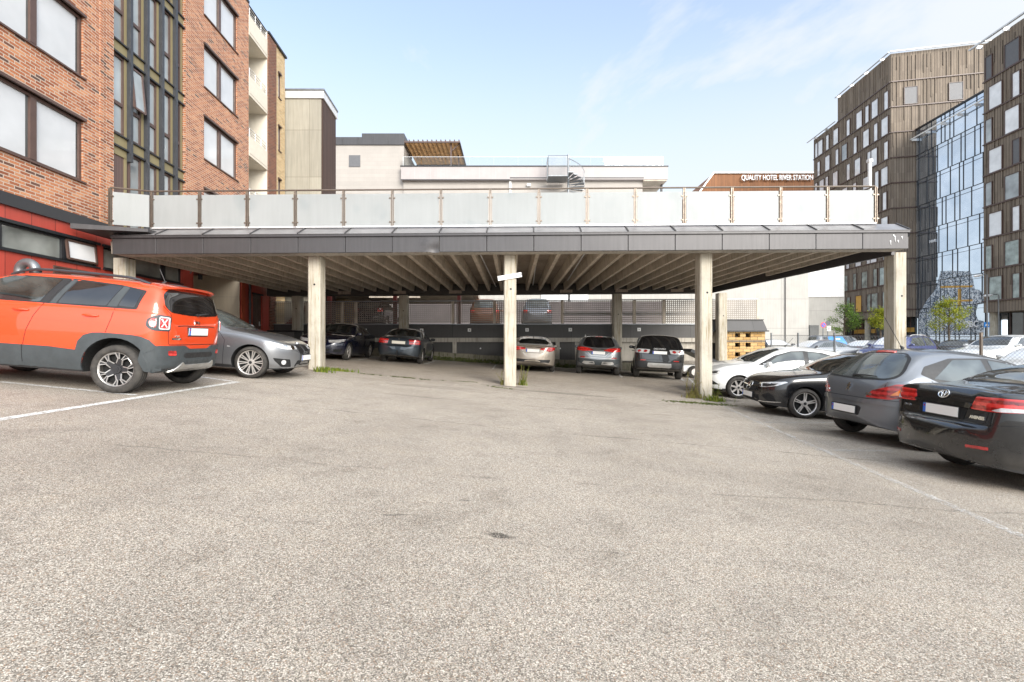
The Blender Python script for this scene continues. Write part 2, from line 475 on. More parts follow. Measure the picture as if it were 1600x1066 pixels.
def m_art():
    "speckled black, white and blue mosaic film"
    t = NT('mosaic_film'); uv = t.uv()
    v = t.voro(uv, 8.5, out='Color'); s = t.sep(v)
    k = t.math('ADD', t.math('MULTIPLY', s[0], .7), t.math('MULTIPLY', t.noise(uv, .55, 3), .5))
    c = t.ramp(k, [(.2, (.05, .065, .09)), (.38, (.16, .20, .26)), (.55, (.32, .38, .45)), (.75, (.66, .70, .74))], 'CONSTANT')
    t.fin(c, .15, 0, .5)
m_art()

def m_frost():
    t = NT('frosted_glass')
    P = t.pos()
    n = t.noise(P, .9, 4, .5)
    s = t.sep(P)
    st = t.noise(t.comb(t.math('MULTIPLY', s[0], 9.0), 0.0, t.math('MULTIPLY', s[2], .8)), 1, 4, .65)
    blot = t.mr(t.noise(t.vadd(P, (4.2, 0, 0)), 1.1, 2), .58, .75)
    c = t.ramp(n, [(.3, (.51, .525, .522)), (.7, (.57, .585, .582))])
    c = t.mix(.5, c, t.ramp(st, [(.35, (.86, .87, .86)), (.65, (1.03, 1.03, 1.03))]), 'MULTIPLY')
    c = t.mix(t.math('MULTIPLY', blot, .35), c, (.30, .36, .38))
    t.fin(c, .32, 0, .45)
    tr = t.new('ShaderNodeBsdfTranslucent'); t.put(tr.inputs[0], (.50, .54, .54))
    mx = t.new('ShaderNodeMixShader'); mx.inputs[0].default_value = .5
    t.l.new(t.b.outputs[0], mx.inputs[1]); t.l.new(tr.outputs[0], mx.inputs[2]); t.l.new(mx.outputs[0], t.out.inputs[0])
m_frost()

def m_clear():
    t = NT('clear_glass')
    g = t.new('ShaderNodeBsdfGlossy'); g.inputs['Roughness'].default_value = .02
    tr = t.new('ShaderNodeBsdfTransparent'); t.put(tr.inputs[0], (.88, .92, .91))
    fr = t.new('ShaderNodeFresnel'); fr.inputs[0].default_value = 1.5
    mx = t.new('ShaderNodeMixShader'); t.l.new(fr.outputs[0], mx.inputs[0])
    t.l.new(tr.outputs[0], mx.inputs[1]); t.l.new(g.outputs[0], mx.inputs[2]); t.l.new(mx.outputs[0], t.out.inputs[0])
    MATS['clear_glass'] = t.m
m_clear()

def m_screen(name, col, pitch, hole):
    "sheet steel punched with square holes"
    t = NT(name); s = t.sep(t.uv())
    def h(v):
        f = t.math('FRACT', t.math('DIVIDE', t.math('ADD', v, 300.0), pitch))
        return t.math('LESS_THAN', f, hole)
    k = t.math('MULTIPLY', h(s[0]), h(s[1]))
    n = t.noise(t.uv(), 1.2, 5)
    c = t.ramp(n, [(.3, tuple(a * .75 for a in col)), (.7, tuple(a * 1.2 for a in col))])
    t.fin(c, .5, .3)
    tr = t.new('ShaderNodeBsdfTransparent'); mx = t.new('ShaderNodeMixShader')
    t.l.new(k, mx.inputs[0]); t.l.new(t.b.outputs[0], mx.inputs[1]); t.l.new(tr.outputs[0], mx.inputs[2]); t.l.new(mx.outputs[0], t.out.inputs[0])
m_screen('punched_sheet', (.21, .185, .16), .10, .55)
m_screen('chain_mesh', (.45, .46, .46), .06, .9)

def m_leaf(name, a, b, c):
    t = NT(name)
    oi = t.new('ShaderNodeNewGeometry').outputs['Random Per Island']
    col = t.ramp(oi, [(0, a), (.5, b), (1, c)])
    t.fin(col, .55, 0, .3)
    tr = t.new('ShaderNodeBsdfTranslucent'); t.put(tr.inputs[0], col)
    mx = t.new('ShaderNodeMixShader'); mx.inputs[0].default_value = .4
    t.l.new(t.b.outputs[0], mx.inputs[1]); t.l.new(tr.outputs[0], mx.inputs[2]); t.l.new(mx.outputs[0], t.out.inputs[0])
m_leaf('leaf_green', (.05, .11, .02), (.11, .20, .035), (.20, .29, .055))
m_leaf('leaf_yellow', (.16, .22, .02), (.30, .34, .03), (.42, .40, .04))
m_leaf('weed_green', (.10, .15, .02), (.19, .25, .035), (.30, .31, .06))
m_leaf('weed_dry', (.16, .13, .05), (.28, .23, .10), (.22, .24, .05))
m_leaf('moss', (.05, .075, .018), (.10, .13, .03), (.18, .18, .06))

# ---- cars
def m_paint(name, col, metal=.0, rough=.35, flake=0, coat=1.0, dirt=.16):
    t = NT(name); P = t.obj(); s = t.sep(P)
    c = t.mix(t.noise(P, 3, 4), tuple(k * .94 for k in col), tuple(k * 1.04 for k in col))
    if flake:
        c = t.mix(flake, c, t.ramp(t.voro(P, 900, out='Color'), [(0, tuple(k * .6 for k in col)), (1, tuple(min(1, k * 1.7) for k in col))]))
    # road dust low on the body
    d = t.math('MULTIPLY', t.mr(s[2], .62, .2), t.mr(t.noise(P, 6, 5, .7), .3, .75))
    c = t.mix(t.math('MULTIPLY', d, dirt), c, (.23, .20, .165))
    t.fin(c, t.math('ADD', t.math('MULTIPLY', d, .3), rough), metal, .5)
    t.b.inputs['Coat Weight'].default_value = coat
    t.put(t.b.inputs['Coat Roughness'], t.math('ADD', t.math('MULTIPLY', d, .35), .012))
m_paint('paint_orange', (.68, .058, .008), .05, .4)
m_paint('paint_grey', (.19, .196, .206), .6, .32, .35)
m_paint('paint_white', (.80, .80, .78), 0, .35)
m_paint('paint_black', (.005, .0055, .007), .1, .25, .1)
m_paint('paint_soft_black', (.008, .0085, .0095), .15, .25, .15)
m_paint('paint_silver_grey', (.20, .21, .22), .65, .33, .35)
m_paint('paint_navy', (.006, .008, .024), .2, .25, .2)
m_paint('paint_steel_blue', (.03, .042, .055), .55, .33, .3)
m_paint('paint_beige', (.36, .315, .265), .55, .33, .3)
m_paint('paint_graphite', (.15, .162, .18), .55, .33, .3)
m_paint('paint_blue', (.05, .065, .19), .3, .32, .2)
m_paint('paint_red', (.38, .025, .02), .2, .35)
m_paint('paint_rust', (.15, .055, .022), .2, .35)
plain('cladding_plastic', (.045, .053, .057), .55, var=.15)
plain('black_plastic', (.018, .018, .019), .5)
plain('arch_liner', (.008, .008, .008), .9)
plain('gap_line', (.006, .006, .007), .6)
plain('chrome', (.80, .80, .80), .08, 1.0, var=.02)
plain('rim_silver', (.62, .59, .56), .32, .55, var=.06)
plain('rim_satin', (.40, .385, .37), .35, .6, var=.06)
plain('rim_dark', (.055, .055, .058), .4, .7)
plain('skid_silver', (.50, .49, .47), .35, .7)


plain('lens_clear', (.62, .62, .62), .08, .25, coat=1.0, var=.25, sc=14)
plain('lens_amber', (.60, .16, .02), .1, coat=1.0)
plain('plate_white', (.82, .81, .78), .4, var=.02)
plain('plate_cream', (.72, .69, .60), .4, var=.04)
plain('plate_blue', (.02, .12, .50), .4)
plain('seat_fabric', (.03, .03, .032), .9)
def m_tyre():
    t = NT('tyre_rubber'); P = t.obj()
    n = t.noise(P, 9, 5, .7)
    c = t.ramp(n, [(.3, (.028, .027, .026)), (.7, (.075, .068, .06))])
    t.bump(t.noise(P, 60, 3), .25, .004)
    t.fin(c, .85, 0, .3)
m_tyre()
def m_cg(name, a, b):
    t = NT(name); P = t.obj()
    n = t.noise(t.vadd(P, (3.1, 1.7, .4)), 2.6, 2, .4, .4)
    c = t.ramp(n, [(.42, a), (.62, b)])
    t.fin(c, .02, 0, .6)
    t.b.inputs['IOR'].default_value = 1.55
    t.b.inputs['Coat Weight'].default_value = .7; t.b.inputs['Coat Roughness'].default_value = .01
m_cg('car_glass', (.010, .012, .012), (.045, .05, .048))
m_cg('privacy_glass', (.006, .006, .007), (.016, .016, .017))
m_cg('light_glass', (.05, .058, .056), (.10, .115, .11))

def m_lens(name, col, dark):
    "moulded lamp lens: facets and bands behind a glossy cover"
    t = NT(name); P = t.obj(); q = t.sep(P)
    v = t.voro(t.scale(P, (1, 1, 1.6)), 24, out='Color')
    band = t.mr(t.math('FRACT', t.math('MULTIPLY', q[2], 13.0)), .42, .58)
    k = t.math('ADD', t.math('MULTIPLY', t.sep(v)[0], .45), t.math('MULTIPLY', band, .55))
    c = t.ramp(k, [(.1, dark), (.55, col), (1, tuple(min(1, a * 1.35 + .02) for a in col))])
    t.bump(t.voro(P, 60), .25, .004)
    t.fin(c, .12, 0, .5, 1.0)
m_lens('lens_red', (.32, .009, .009), (.10, .004, .004)); m_lens('lens_bright_red', (.54, .018, .014), (.22, .006, .006))
M = MATS
def gp(px, py):
    "where the view ray through a photo pixel meets the car park"
    d = 2.0
    for _ in range(4000):
        p = at(px, py, d)
        if p.z <= gz(p.x, p.y): return p
        d += .01
    return p

# ------------------------------------------------------------ ground
def steps(a, b, fine0, fine1, st, far):
    xs = []; x = fine0
    while x <= fine1 + 1e-6: xs.append(x); x += st
    lo = []; d = st; x = fine0
    while x > a: d *= 1.5; x -= d; lo.append(x)
    hi = []; d = st; x = fine1
    while x < b: d *= 1.5; x += d; hi.append(x)
    return lo[::-1] + xs + hi
gx = steps(-300, 400, -13, 14, .4, 1); gy = steps(-200, 500, -4, 26, .5, 1)
mb = MB()
nx = len(gx); ny = len(gy)
mb.add([(x, y, gz(x, y)) for y in gy for x in gx],
       [(j * nx + i, j * nx + i + 1, (j + 1) * nx + i + 1, (j + 1) * nx + i) for j in range(ny - 1) for i in range(nx - 1)])
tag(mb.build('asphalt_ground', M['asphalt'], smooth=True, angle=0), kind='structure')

def ground_strip(name, a, b, w, mat):
    a = Vector((a[0], a[1])); b = Vector((b[0], b[1])); d = (b - a); L = d.length; d /= L
    s = Vector((-d.y, d.x)) * (w / 2); n = max(2, int(L / .25)); mb = MB()
    vs = []
    for i in range(n + 1):
        p = a + d * (L * i / n)
        for q in (p + s, p - s): vs.append((q.x, q.y, gz(q.x, q.y) + .005))
    mb.add(vs, [(2 * i, 2 * i + 1, 2 * i + 3, 2 * i + 2) for i in range(n)])
    return tag(mb.build(name, mat), kind='structure')
LP = M['line_paint']; LW = M['line_paint_worn']
ground_strip('parking_line', gp(0, 656), gp(372, 597), .11, LP)
ground_strip('parking_line', gp(0, 656), gp(0, 656) + (gp(0, 656) - gp(372, 597)) * .6, .11, LP)
ground_strip('parking_line', gp(0, 597), gp(213, 618), .09, LP)
ground_strip('parking_line', gp(200, 573), gp(368, 597), .09, LP)
e0 = gp(1132, 636); e1 = gp(1450, 775)
ground_strip('parking_line', e0, e1, .10, LW)
ground_strip('parking_line', e1, e1 + (e1 - e0) * .4, .10, LW)
ground_strip('parking_line', gp(1172, 660), gp(1310, 661), .09, LW)
ground_strip('parking_line', gp(1276, 704), gp(1395, 705), .09, LW)
ground_strip('parking_line', gp(566, 563), gp(786, 577.5), .09, LW)
ground_strip('parking_line', gp(866, 582), gp(1072, 596), .09, LW)
for (a, b, c, d) in ((664, 569, 679, 565), (770, 577, 775, 570), (865, 582, 860, 574), (972, 590, 962, 580), (1068, 595, 1052, 582), (1072, 588, 1090, 605), (560, 563, 580, 559)):
    ground_strip('parking_line', gp(a, b), gp(c, d), .09, LP)

# ------------------------------------------------------------ brick apartment building
nn_ = sqrt(1 + .0676 ** 2); WN = Vector((1 / nn_, .0676 / nn_, 0))
def Wp(D, z, o=0.0):
    return (-10.46 - .0676 * D + WN.x * o, D + WN.y * o, z)
def wbox(mb, D0, D1, z0, z1, o0, o1, m=0):
    "box on the wall: along D, up z, out o"
    return mb.hexa([Wp(D0, z0, o1), Wp(D1, z0, o1), Wp(D1, z0, o0), Wp(D0, z0, o0),
                    Wp(D0, z1, o1), Wp(D1, z1, o1), Wp(D1, z1, o0), Wp(D0, z1, o0)][::1], m)
def wall_sheet(mb, D0, D1, z0, z1, holes, o=0.0, dep=.14, m=0):
    Ds = sorted({D0, D1} | {h[0] for h in holes} | {h[1] for h in holes}); zs = sorted({z0, z1} | {h[2] for h in holes} | {h[3] for h in holes})
    Ds = [d for d in Ds if D0 <= d <= D1]; zs = [z for z in zs if z0 <= z <= z1]
    for a, b in zip(Ds, Ds[1:]):
        for c, d in zip(zs, zs[1:]):
            if any(h[0] <= a and b <= h[1] and h[2] <= c and d <= h[3] for h in holes): continue
            mb.quad(Wp(a, c, o), Wp(b, c, o), Wp(b, d, o), Wp(a, d, o), m)
    for (a, b, c, d) in holes:
        mb.quad(Wp(a, c, o - dep), Wp(b, c, o - dep), Wp(b, c, o), Wp(a, c, o), m)
        mb.quad(Wp(a, d, o), Wp(b, d, o), Wp(b, d, o - dep), Wp(a, d, o - dep), m)
        mb.quad(Wp(b, c, o - dep), Wp(b, d, o - dep), Wp(b, d, o), Wp(b, c, o), m)
        mb.quad(Wp(a, c, o), Wp(a, d, o), Wp(a, d, o - dep), Wp(a, c, o - dep), m)

bb = thing('brick_apartment_building', 'red brick apartment building with dark framed windows above a red panelled ground floor', 'building', Wp(16, .8))
Z0 = 4.53; ZT = 16.55
SILL = (5.45, 8.19, 10.93, 13.67)
wins = []
for zs in SILL:
    for (a, b, mid) in ((3.9, 6.6, 5.25), (9.79, 12.49, 11.14), (17.95, 20.4, 19.12)):
        wins.append((a, b, zs, zs + 1.6, mid))
mb = MB()
wall_sheet(mb, 1.5, 13.53, Z0, ZT, [w[:4] for w in wins if w[1] < 13], 0)
wall_sheet(mb, 16.83, 21.42, Z0, ZT, [w[:4] for w in wins if w[0] > 16], 0)
# reveals of the glazed stair bay and the parapet return
mb.quad(Wp(13.53, Z0, -.16), Wp(13.53, ZT, -.16), Wp(13.53, ZT, 0), Wp(13.53, Z0, 0))
mb.quad(Wp(16.83, Z0, 0), Wp(16.83, ZT, 0), Wp(16.83, ZT, -.16), Wp(16.83, Z0, -.16))
mb.quad(Wp(1.5, .2, -9), Wp(1.5, ZT, -9), Wp(1.5, ZT, 0), Wp(1.5, .2, 0))
for d0, d1, e in ((13.02, 13.14, .025),):     # shallow vertical rib in the brickwork
    wbox(mb, d0, d1, Z0, ZT, 0, e)
mb.build('wall', M['red_brick'], bb)
mb = MB(); mb.quad(Wp(1.5, ZT - .02, 0), Wp(25.4, ZT - .02, 0), Wp(25.4, ZT - .02, -9), Wp(1.5, ZT - .02, -9))
wbox(mb, 1.5, 21.42, ZT, ZT + .1, -.3, .04)
mb.build('roof', M['black_metal'], bb)
def window(parent, D0, D1, z0, z1, mids, pane, fr='brown_frame', o=-.05, fw=.075, trans=(), hood=True, name='window'):
    mb = MB()
    for (a, b, c, d) in ((D0, D0 + fw, z0, z1), (D1 - fw, D1, z0, z1)): wbox(mb, a, b, c, d, o - .07, o)
    for (c, d) in ((z0, z0 + fw), (z1 - fw, z1)): wbox(mb, D0 + fw, D1 - fw, c, d, o - .07, o)
    for k in mids: wbox(mb, k - .08, k + .08, z0 + fw, z1 - fw, o - .068, o + .012)
    for k in trans: wbox(mb, D0 + fw, D1 - fw, k - .05, k + .05, o - .066, o + .008)
    if hood:
        wbox(mb, D0 - .05, D1 + .03, z1 + .0, z1 + .07, -.1, .07)
        wbox(mb, D0 - .02, D1 + .05, z0 - .035, z0 + .005, -.12, .05)
    f = mb.build(name, M[fr], parent)
    ed = [D0 + fw] + [k for m_ in mids for k in (m_ - .08, m_ + .08)] + [D1 - fw]
    for a, b in zip(ed[::2], ed[1::2]):
        zz = [z0 + fw] + [q for k in trans for q in (k - .05, k + .05)] + [z1 - fw]
        for c, d in zip(zz[::2], zz[1::2]):
            p = MB(); e = b + .01
            if pane == 'blind_pane':      # a slit of dark room shows beside the blind
                e = b - .045 - random.uniform(0, .03)
                p.quad(Wp(e, c - .01, o - .046), Wp(b + .01, c - .01, o - .046), Wp(b + .01, d + .01, o - .046), Wp(e, d + .01, o - .046), 1)
            p.quad(Wp(a - .01, c - .01, o - .045), Wp(e, c - .01, o - .045), Wp(e, d + .01, o - .045), Wp(a - .01, d + .01, o - .045))
            p.build('pane', [M[pane], M['dark_pane']], f)
    return f
for (a, b, c, d, mid) in wins:
    window(bb, a, b, c, d, (mid,), 'blind_pane')
# stair glazing
ed = [13.53, 14.19, 14.9, 15.6, 16.3, 16.83]
SP = ((6.95, 7.25), (9.66, 9.97), (12.4, 12.7), (15.14, 15.44))
mb = MB()
for (a, b) in SP: wbox(mb, 13.53, 16.83, a, b, -.16, -.075)
for k in ed[1:]: wbox(mb, k - .15, k - .05, Z0, ZT, -.16, -.082)
wbox(mb, 13.53, 14.1, 6.68, 6.95, -.16, -.07)
mb.build('spandrel', M['olive_panel'], bb)
for (a, b) in SP:
    for (c, d, e) in ((b, b + .04, -.02), (a - .05, a, -.01)):
        mb = MB(); wbox(mb, 13.53, 16.83, c, d, -.12, e); mb.build('sill_trim', M['black_metal'], bb)
for i, k in enumerate(ed[1:5]):
    f = MB(); wbox(f, k - .05, k + .05, 6.62 if i == 0 else Z0, ZT, -.1, .035)
    f.build('fin', M['fin_metal'], bb)
zz = [4.6, 6.9, 7.3, 9.6, 10.02, 12.34, 12.75, 15.08, 15.5, 16.5]
for i in range(5):
    for k in range(0, 10, 2):
        z0, z1 = zz[k], zz[k + 1]
        if i == 0 and k == 0: continue
        window(bb, ed[i] + (.0 if i == 0 else .05), ed[i + 1] - .15, z0, z1, (), 'cloudy_pane', o=-.09, fw=.06, trans=(z0 + .9,) if z1 - z0 > 1.5 else (), hood=False)
# the tilted-open sash in the second bay
sash = MB(); a0 = Vector(Wp(14.26, 9.05, .02)); 
for (p, q) in (((14.26, 9.5, -.045), (14.7, 9.5, -.04)), ((14.26, 8.3, .07), (14.7, 8.3, .07)), ((14.26, 9.5, -.045), (14.26, 8.3, .07)), ((14.7, 9.5, -.04), (14.7, 8.3, .07))):
    sash.beam(Wp(*p), Wp(*q), .055, .055)
so = sash.build('open_sash', M['brown_frame'], bb)
sp_ = MB(); sp_.quad(Wp(14.26, 8.3, .07), Wp(14.7, 8.3, .07), Wp(14.7, 9.5, -.04), Wp(14.26, 9.5, -.045)); sp_.build('pane', M['cloudy_pane'], so)
mb = MB(); wbox(mb, 13.53, 14.1, 4.5, 6.68, -.16, -.1); mb.build('boarded_door', M['brown_board'], bb)
# dark band and red ground floor
mb = MB(); wbox(mb, 1.5, 16.9, 4.25, Z0, -.2, .07); mb.build('band', M['dark_metal'], bb)
mb = MB()
h1 = [(3.0, 12.95, 3.28, 3.88), (13.15, 16.6, 3.28, 3.88)]
wall_sheet(mb, 1.5, 17.28, .2, 4.25, h1, .0, .1)
mb.quad(Wp(17.28, .2, 0), Wp(17.28, 4.3, 0), Wp(17.28, 4.3, -.35), Wp(17.28, .2, -.35))
mb.build('ground_floor_wall', M['red_panel'], bb); mb = MB()
h2 = [(21.8, 22.77, .9, 3.45)]
wall_sheet(mb, 20.6, 23.5, .2, 6.5, h2, .0, .12)
mb.build('ground_floor_wall', M['red_panel'], bb)
for (a, b, mids) in ((3.0, 12.95, (4.5, 6.0, 7.4, 8.9, 10.3, 11.95)), (13.15, 16.6, (14.3, 15.7))):
    window(bb, a, b, 3.28, 3.88, mids, 'ribbon_pane', 'black_metal', o=-.03, fw=.05)
sash = MB()
for (p, q) in (((11.98, 3.83, .0), (12.86, 3.83, .0)), ((11.98, 3.36, .05), (12.86, 3.36, .05)), ((11.98, 3.83, .0), (11.98, 3.36, .05)), ((12.86, 3.83, 0), (12.86, 3.36, .05))):
    sash.beam(Wp(*p), Wp(*q), .05, .05)
so = sash.build('open_sash', M['brown_frame'], bb)
q = MB(); q.quad(Wp(11.98, 3.36, .045), Wp(12.86, 3.36, .045), Wp(12.86, 3.83, -.005), Wp(11.98, 3.83, -.005)); q.build('pane', M['bright_pane'], so)
mb = MB(); wbox(mb, 11.6, 13.0, 2.85, 3.12, -.02, .02)
for k in range(7): wbox(mb, 11.62, 12.98, 2.87 + k * .035, 2.885 + k * .035, .02, .035)
mb.build('vent_grille', M['brown_frame'], bb)
# recessed carport with cream walls
mb = MB()
mb.quad(Wp(20.6, .2, 0), Wp(20.6, .2, -5), Wp(20.6, 4.4, -5), Wp(20.6, 4.4, 0))
mb.quad(Wp(17.2, .2, -3.0), Wp(20.6, .2, -3.0), Wp(20.6, 4.4, -3.0), Wp(17.2, 4.4, -3.0))
mb.quad(Wp(17.28, .2, -.35), Wp(17.28, 4.4, -.35), Wp(17.28, 4.4, -3), Wp(17.28, .2, -3))
mb.build('recess_wall', M['cream_render'], bb)
mb = MB(); wbox(mb, 17.2, 20.62, 4.12, 4.5, -5, .0); mb.build('recess_soffit', M['red_steel'], bb)
mb = MB(); wbox(mb, 20.75, 21.05, .3, 4.1, -.02, .03); mb.build('corner_post', M['orange_band'], bb)
mb = MB(); mb.tube([Wp(21.35, .6, .09), Wp(21.35, 4.0, .09), Wp(21.3, 4.12, .04)], .05, 10)
for z in (1.6, 2.9, 3.8): mb.tube([Wp(21.35, z, .09), Wp(21.35, z + .06, .09)], .065, 10)
mb.build('downpipe', M['black_metal'], bb, smooth=True)
mb = MB(); wbox(mb, 21.8, 22.77, .9, 3.45, -.12, -.07)
for k in range(5): wbox(mb, 21.86 + k * .18, 22.0 + k * .18, 1.0, 3.3, -.07, -.055)
dr = mb.build('door', M['brown_frame'], bb)
mb = MB(); wbox(mb, 22.52, 22.6, 2.0, 2.22, -.055, -.04); mb.tube([Wp(22.56, 2.05, -.04), Wp(22.56, 2.05, .03), Wp(22.42, 2.05, .03)], .012, 6)
mb.build('handle', M['pale_metal'], dr)
mb = MB(); wbox(mb, 21.75, 22.82, 3.45, 3.53, -.1, .03); mb.build('door_hood', M['black_metal'], bb)
# ragged brick pier at the end of the ground floor
mb = MB(); z = .4; k = 0
while z < 4.1:
    wbox(mb, 23.5 - .0, 24.1 + (.06 if k % 2 else 0), z, z + .07, -.3, .06 + random.uniform(-.02, .02)); z += .078; k += 1
mb.build('brick_pier', M['brown_brick'], bb)
# balcony bay, brown pier, yellow end
mb = MB()
mb.quad(Wp(21.42, Z0, -1.7), Wp(23.3, Z0, -1.7), Wp(23.3, ZT - .4, -1.7), Wp(21.42, ZT - .4, -1.7))
mb.quad(Wp(23.285, Z0, .0), Wp(23.285, Z0, -1.7), Wp(23.285, ZT, -1.7), Wp(23.285, ZT, .0))
mb.quad(Wp(21.42, Z0, .0), Wp(21.42, ZT, .0), Wp(21.42, ZT, -1.7), Wp(21.42, Z0, -1.7))
mb.build('loggia_wall', M['cream_paint'], bb)
for zf in (6.95, 9.69, 12.43, 15.17):
    b = MB(); wbox(b, 21.44, 23.28, zf, zf + .9, -.1, .015); wbox(b, 21.43, 23.28, zf - .02, zf + .12, -1.69, -.1)
    wbox(b, 21.44, 23.28, zf + .12, zf + .15, .0, .03)
    bo = b.build('balcony', M['cream_paint'], bb)
    r = MB()
    for dz in (1.02, 1.14, 1.28): r.tube([Wp(21.46, zf + dz, -.03), Wp(23.26, zf + dz, -.03)], .018, 6)
    for k in range(4): r.tube([Wp(21.55 + k * .56, zf + .9, -.03), Wp(21.55 + k * .56, zf + 1.28, -.03)], .016, 6)
    r.build('railing', M['pale_metal'], bo)
    f = MB(); wbox(f, 21.7, 22.9, zf + .15, zf + 2.25, -1.69, -1.64); f.build('balcony_door', M['cloudy_pane'], bb)
mb = MB(); wbox(mb, 23.3, 24.2, 4.1, ZT - .15, -.4, .06); mb.build('pier', M['brown_brick'], bb)
mb = MB()
yh = [(24.55, 24.85, z, z + 1.25) for z in (5.7, 8.45, 11.2, 13.95)]
wall_sheet(mb, 24.2, 25.4, 4.1, ZT - .1, yh, 0, .1)
mb.quad(Wp(25.4, .3, 0), Wp(25.4, .3, -9), Wp(25.4, ZT, -9), Wp(25.4, ZT, 0))
mb.quad(Wp(24.2, ZT - .1, 0), Wp(25.4, ZT - .1, 0), Wp(25.4, ZT - .1, -1), Wp(24.2, ZT - .1, -1))
mb.build('end_wall', M['yellow_brick'], bb)
for (a, b, c, d) in yh: window(bb, a, b, c, d, (), 'blind_pane', o=-.02, fw=.05)
mb = MB(); wbox(mb, 23.3, 25.45, ZT - .1, ZT, -.5, .1); mb.build('coping', M['black_metal'], bb)
# wall lamp in the loggia
lt = MB(); c = Vector(Wp(21.9, 8.0, -1.5)); lt.tube([c, c + Vector((0, 0, .1)), c + Vector((0, 0, .3)), c + Vector((0, 0, .4))], [.05, .13, .13, .04], 10)
lt.build('wall_lamp', M['black_metal'], bb, smooth=True)

fl = thing('floodlight', 'grey floodlight on an arm at the corner of the red ground floor wall', 'lamp', Wp(17.1, 3.75, .0))
mb = MB(); a = Vector(Wp(17.1, 3.72, .0)); h = at(307, 419, 16.6)
mb.tube([a, a + Vector((.12, -.1, .08)), h], .025, 8); mb.build('arm', M['grey_metal'], fl, smooth=True)
mb = MB(); mb.obox(h + Vector((.05, -.02, .03)), Vector((.17, -.05, .13)), Vector((.06, .16, .0)), Vector((-.02, 0, .035))); mb.build('lamp_head', M['pale_metal'], fl, bevel=.01)
mb = MB(); mb.box(h.x - .02, h.x + .09, h.y + .1, h.y + .2, h.z - .38, h.z - .2); mb.build('sensor_box', M['black_metal'], fl, bevel=.01)

vp = thing('vent_pipe', 'thick grey gooseneck vent pipe in front of the red panelled wall', 'vent pipe', at(27, 560, 9.6))
mb = MB(); c = at(43, 423, 9.6); r = .165
pts = [at(28, 570, 9.6)] + [Vector((c.x - r * cos(t), c.y, c.z + r * 1.0 * sin(t))) for t in [pi * k / 12 for k in range(0, 13)]]
pts[0].x = c.x - r
mb.tube(pts, .085, 16); mb.build('pipe', M['grey_metal'], vp, smooth=True)
mb = MB(); mb.tube([pts[-1], pts[-1] - Vector((0, 0, .05))], .096, 16); mb.build('mouth_collar', M['black_metal'], vp, smooth=True)

# ------------------------------------------------------------ parking deck
def dz(x): return .0071 * x
class SMB(MB):
    "builder that shears z with x: the deck falls gently to the left"
    def build(s, *a, **k):
        s.v = [(p[0], p[1], p[2] + dz(p[0])) for p in s.v]
        return MB.build(s, *a, **k)
dk = thing('parking_deck', 'concrete parking deck on pillars with dark metal fascia over the parked cars', 'parking deck', (0, 18, 0))
XL = -10.56; XR = 10.47
ZB = 3.63; Zl = 4.05; ZR = 4.39
def fascia_piece(x0, x1, dent=False):
    mb = SMB()
    if not dent:
        mb.box(x0 + .006, x1 - .006, 12.5, 12.56, ZB, Zl)
    else:
        n = 14; m = 8; vs = []
        for j in range(m + 1):
            for i in range(n + 1):
                u = i / n; v = j / m
                o = .05 * math.exp(-((u - .93) / .12) ** 2 - ((v - .18) / .3) ** 2) - .018 * math.exp(-((u - .78) / .14) ** 2 - ((v - .5) / .35) ** 2)
                vs.append((x0 + .006 + (x1 - x0 - .012) * u, 12.5 + o, ZB + (Zl - ZB) * v - .02 * math.exp(-((u - .93) / .1) ** 2) * (1 - v)))
        mb.add(vs, [(j * (n + 1) + i, j * (n + 1) + i + 1, (j + 1) * (n + 1) + i + 1, (j + 1) * (n + 1) + i) for j in range(m) for i in range(n)])
    return mb.build('fascia_panel', M['fascia_metal'], dk, bevel=0 if dent else .006, smooth=dent)
seams = [XL] + [(p - 800) * 12.5 / F for p in (244, 317.5, 391.5, 465.5, 539.5, 613, 686.5, 760.5, 834, 908, 981.5, 1055, 1128.5, 1202, 1275, 1348)] + [XR]
for i, (a, b) in enumerate(zip(seams, seams[1:])): fascia_piece(a, b, i == 6 or False)
R7 = random.Random(4)
for (px, py, h) in ((1391, 380, .10), (1398, 374, .14), (1403, 378, .05), (1396, 369, .04), (1409, 372, .06)):
    c = at(px, py, 12.5); b = SMB(); b.tube([(c.x, 12.496, c.z + h / 2 - dz(c.x)), (c.x + .01, 12.494, c.z - h / 2 - dz(c.x))], [.013, .005], 7); b.tube([(c.x, 12.497, c.z + h / 2 - dz(c.x)), (c.x, 12.49, c.z + h / 2 - dz(c.x))], .018, 8)
    b.build('bird_dropping', M['white_paint'], dk, smooth=True)
mb = SMB(); mb.box(XL, XR, 12.45, 12.53, Zl, Zl + .06)
mb.box(XL - .02, XR + .02, 12.44, 12.46, Zl + .055, Zl + .068)
mb.build('drip_edge', M['fascia_metal'], dk)
mb = SMB(); n = len(seams)
for i, (a, b) in enumerate(zip(seams, seams[1:])):
    mb.quad((a, 12.46, Zl + .07), (b, 12.46, Zl + .07), (b + .02, 12.95, ZR), (a + .02, 12.95, ZR))
    mb.beam((b, 12.47, Zl + .075), (b + .02, 12.94, ZR + .005), .03, .05, 1)
mb.quad((XR, 12.46, Zl + .095), (XR, 12.46, Zl - .1), (XR, 12.95, Zl - .1), (XR, 12.95, ZR))
mb.build('flashing', [M['flashing_metal'], M['fascia_metal']], dk)
def edge_x(y): return 10.47 - (y - 12.5) * .075
mb = SMB()
XLb = lambda y: -10.42 - .0676 * y + .02
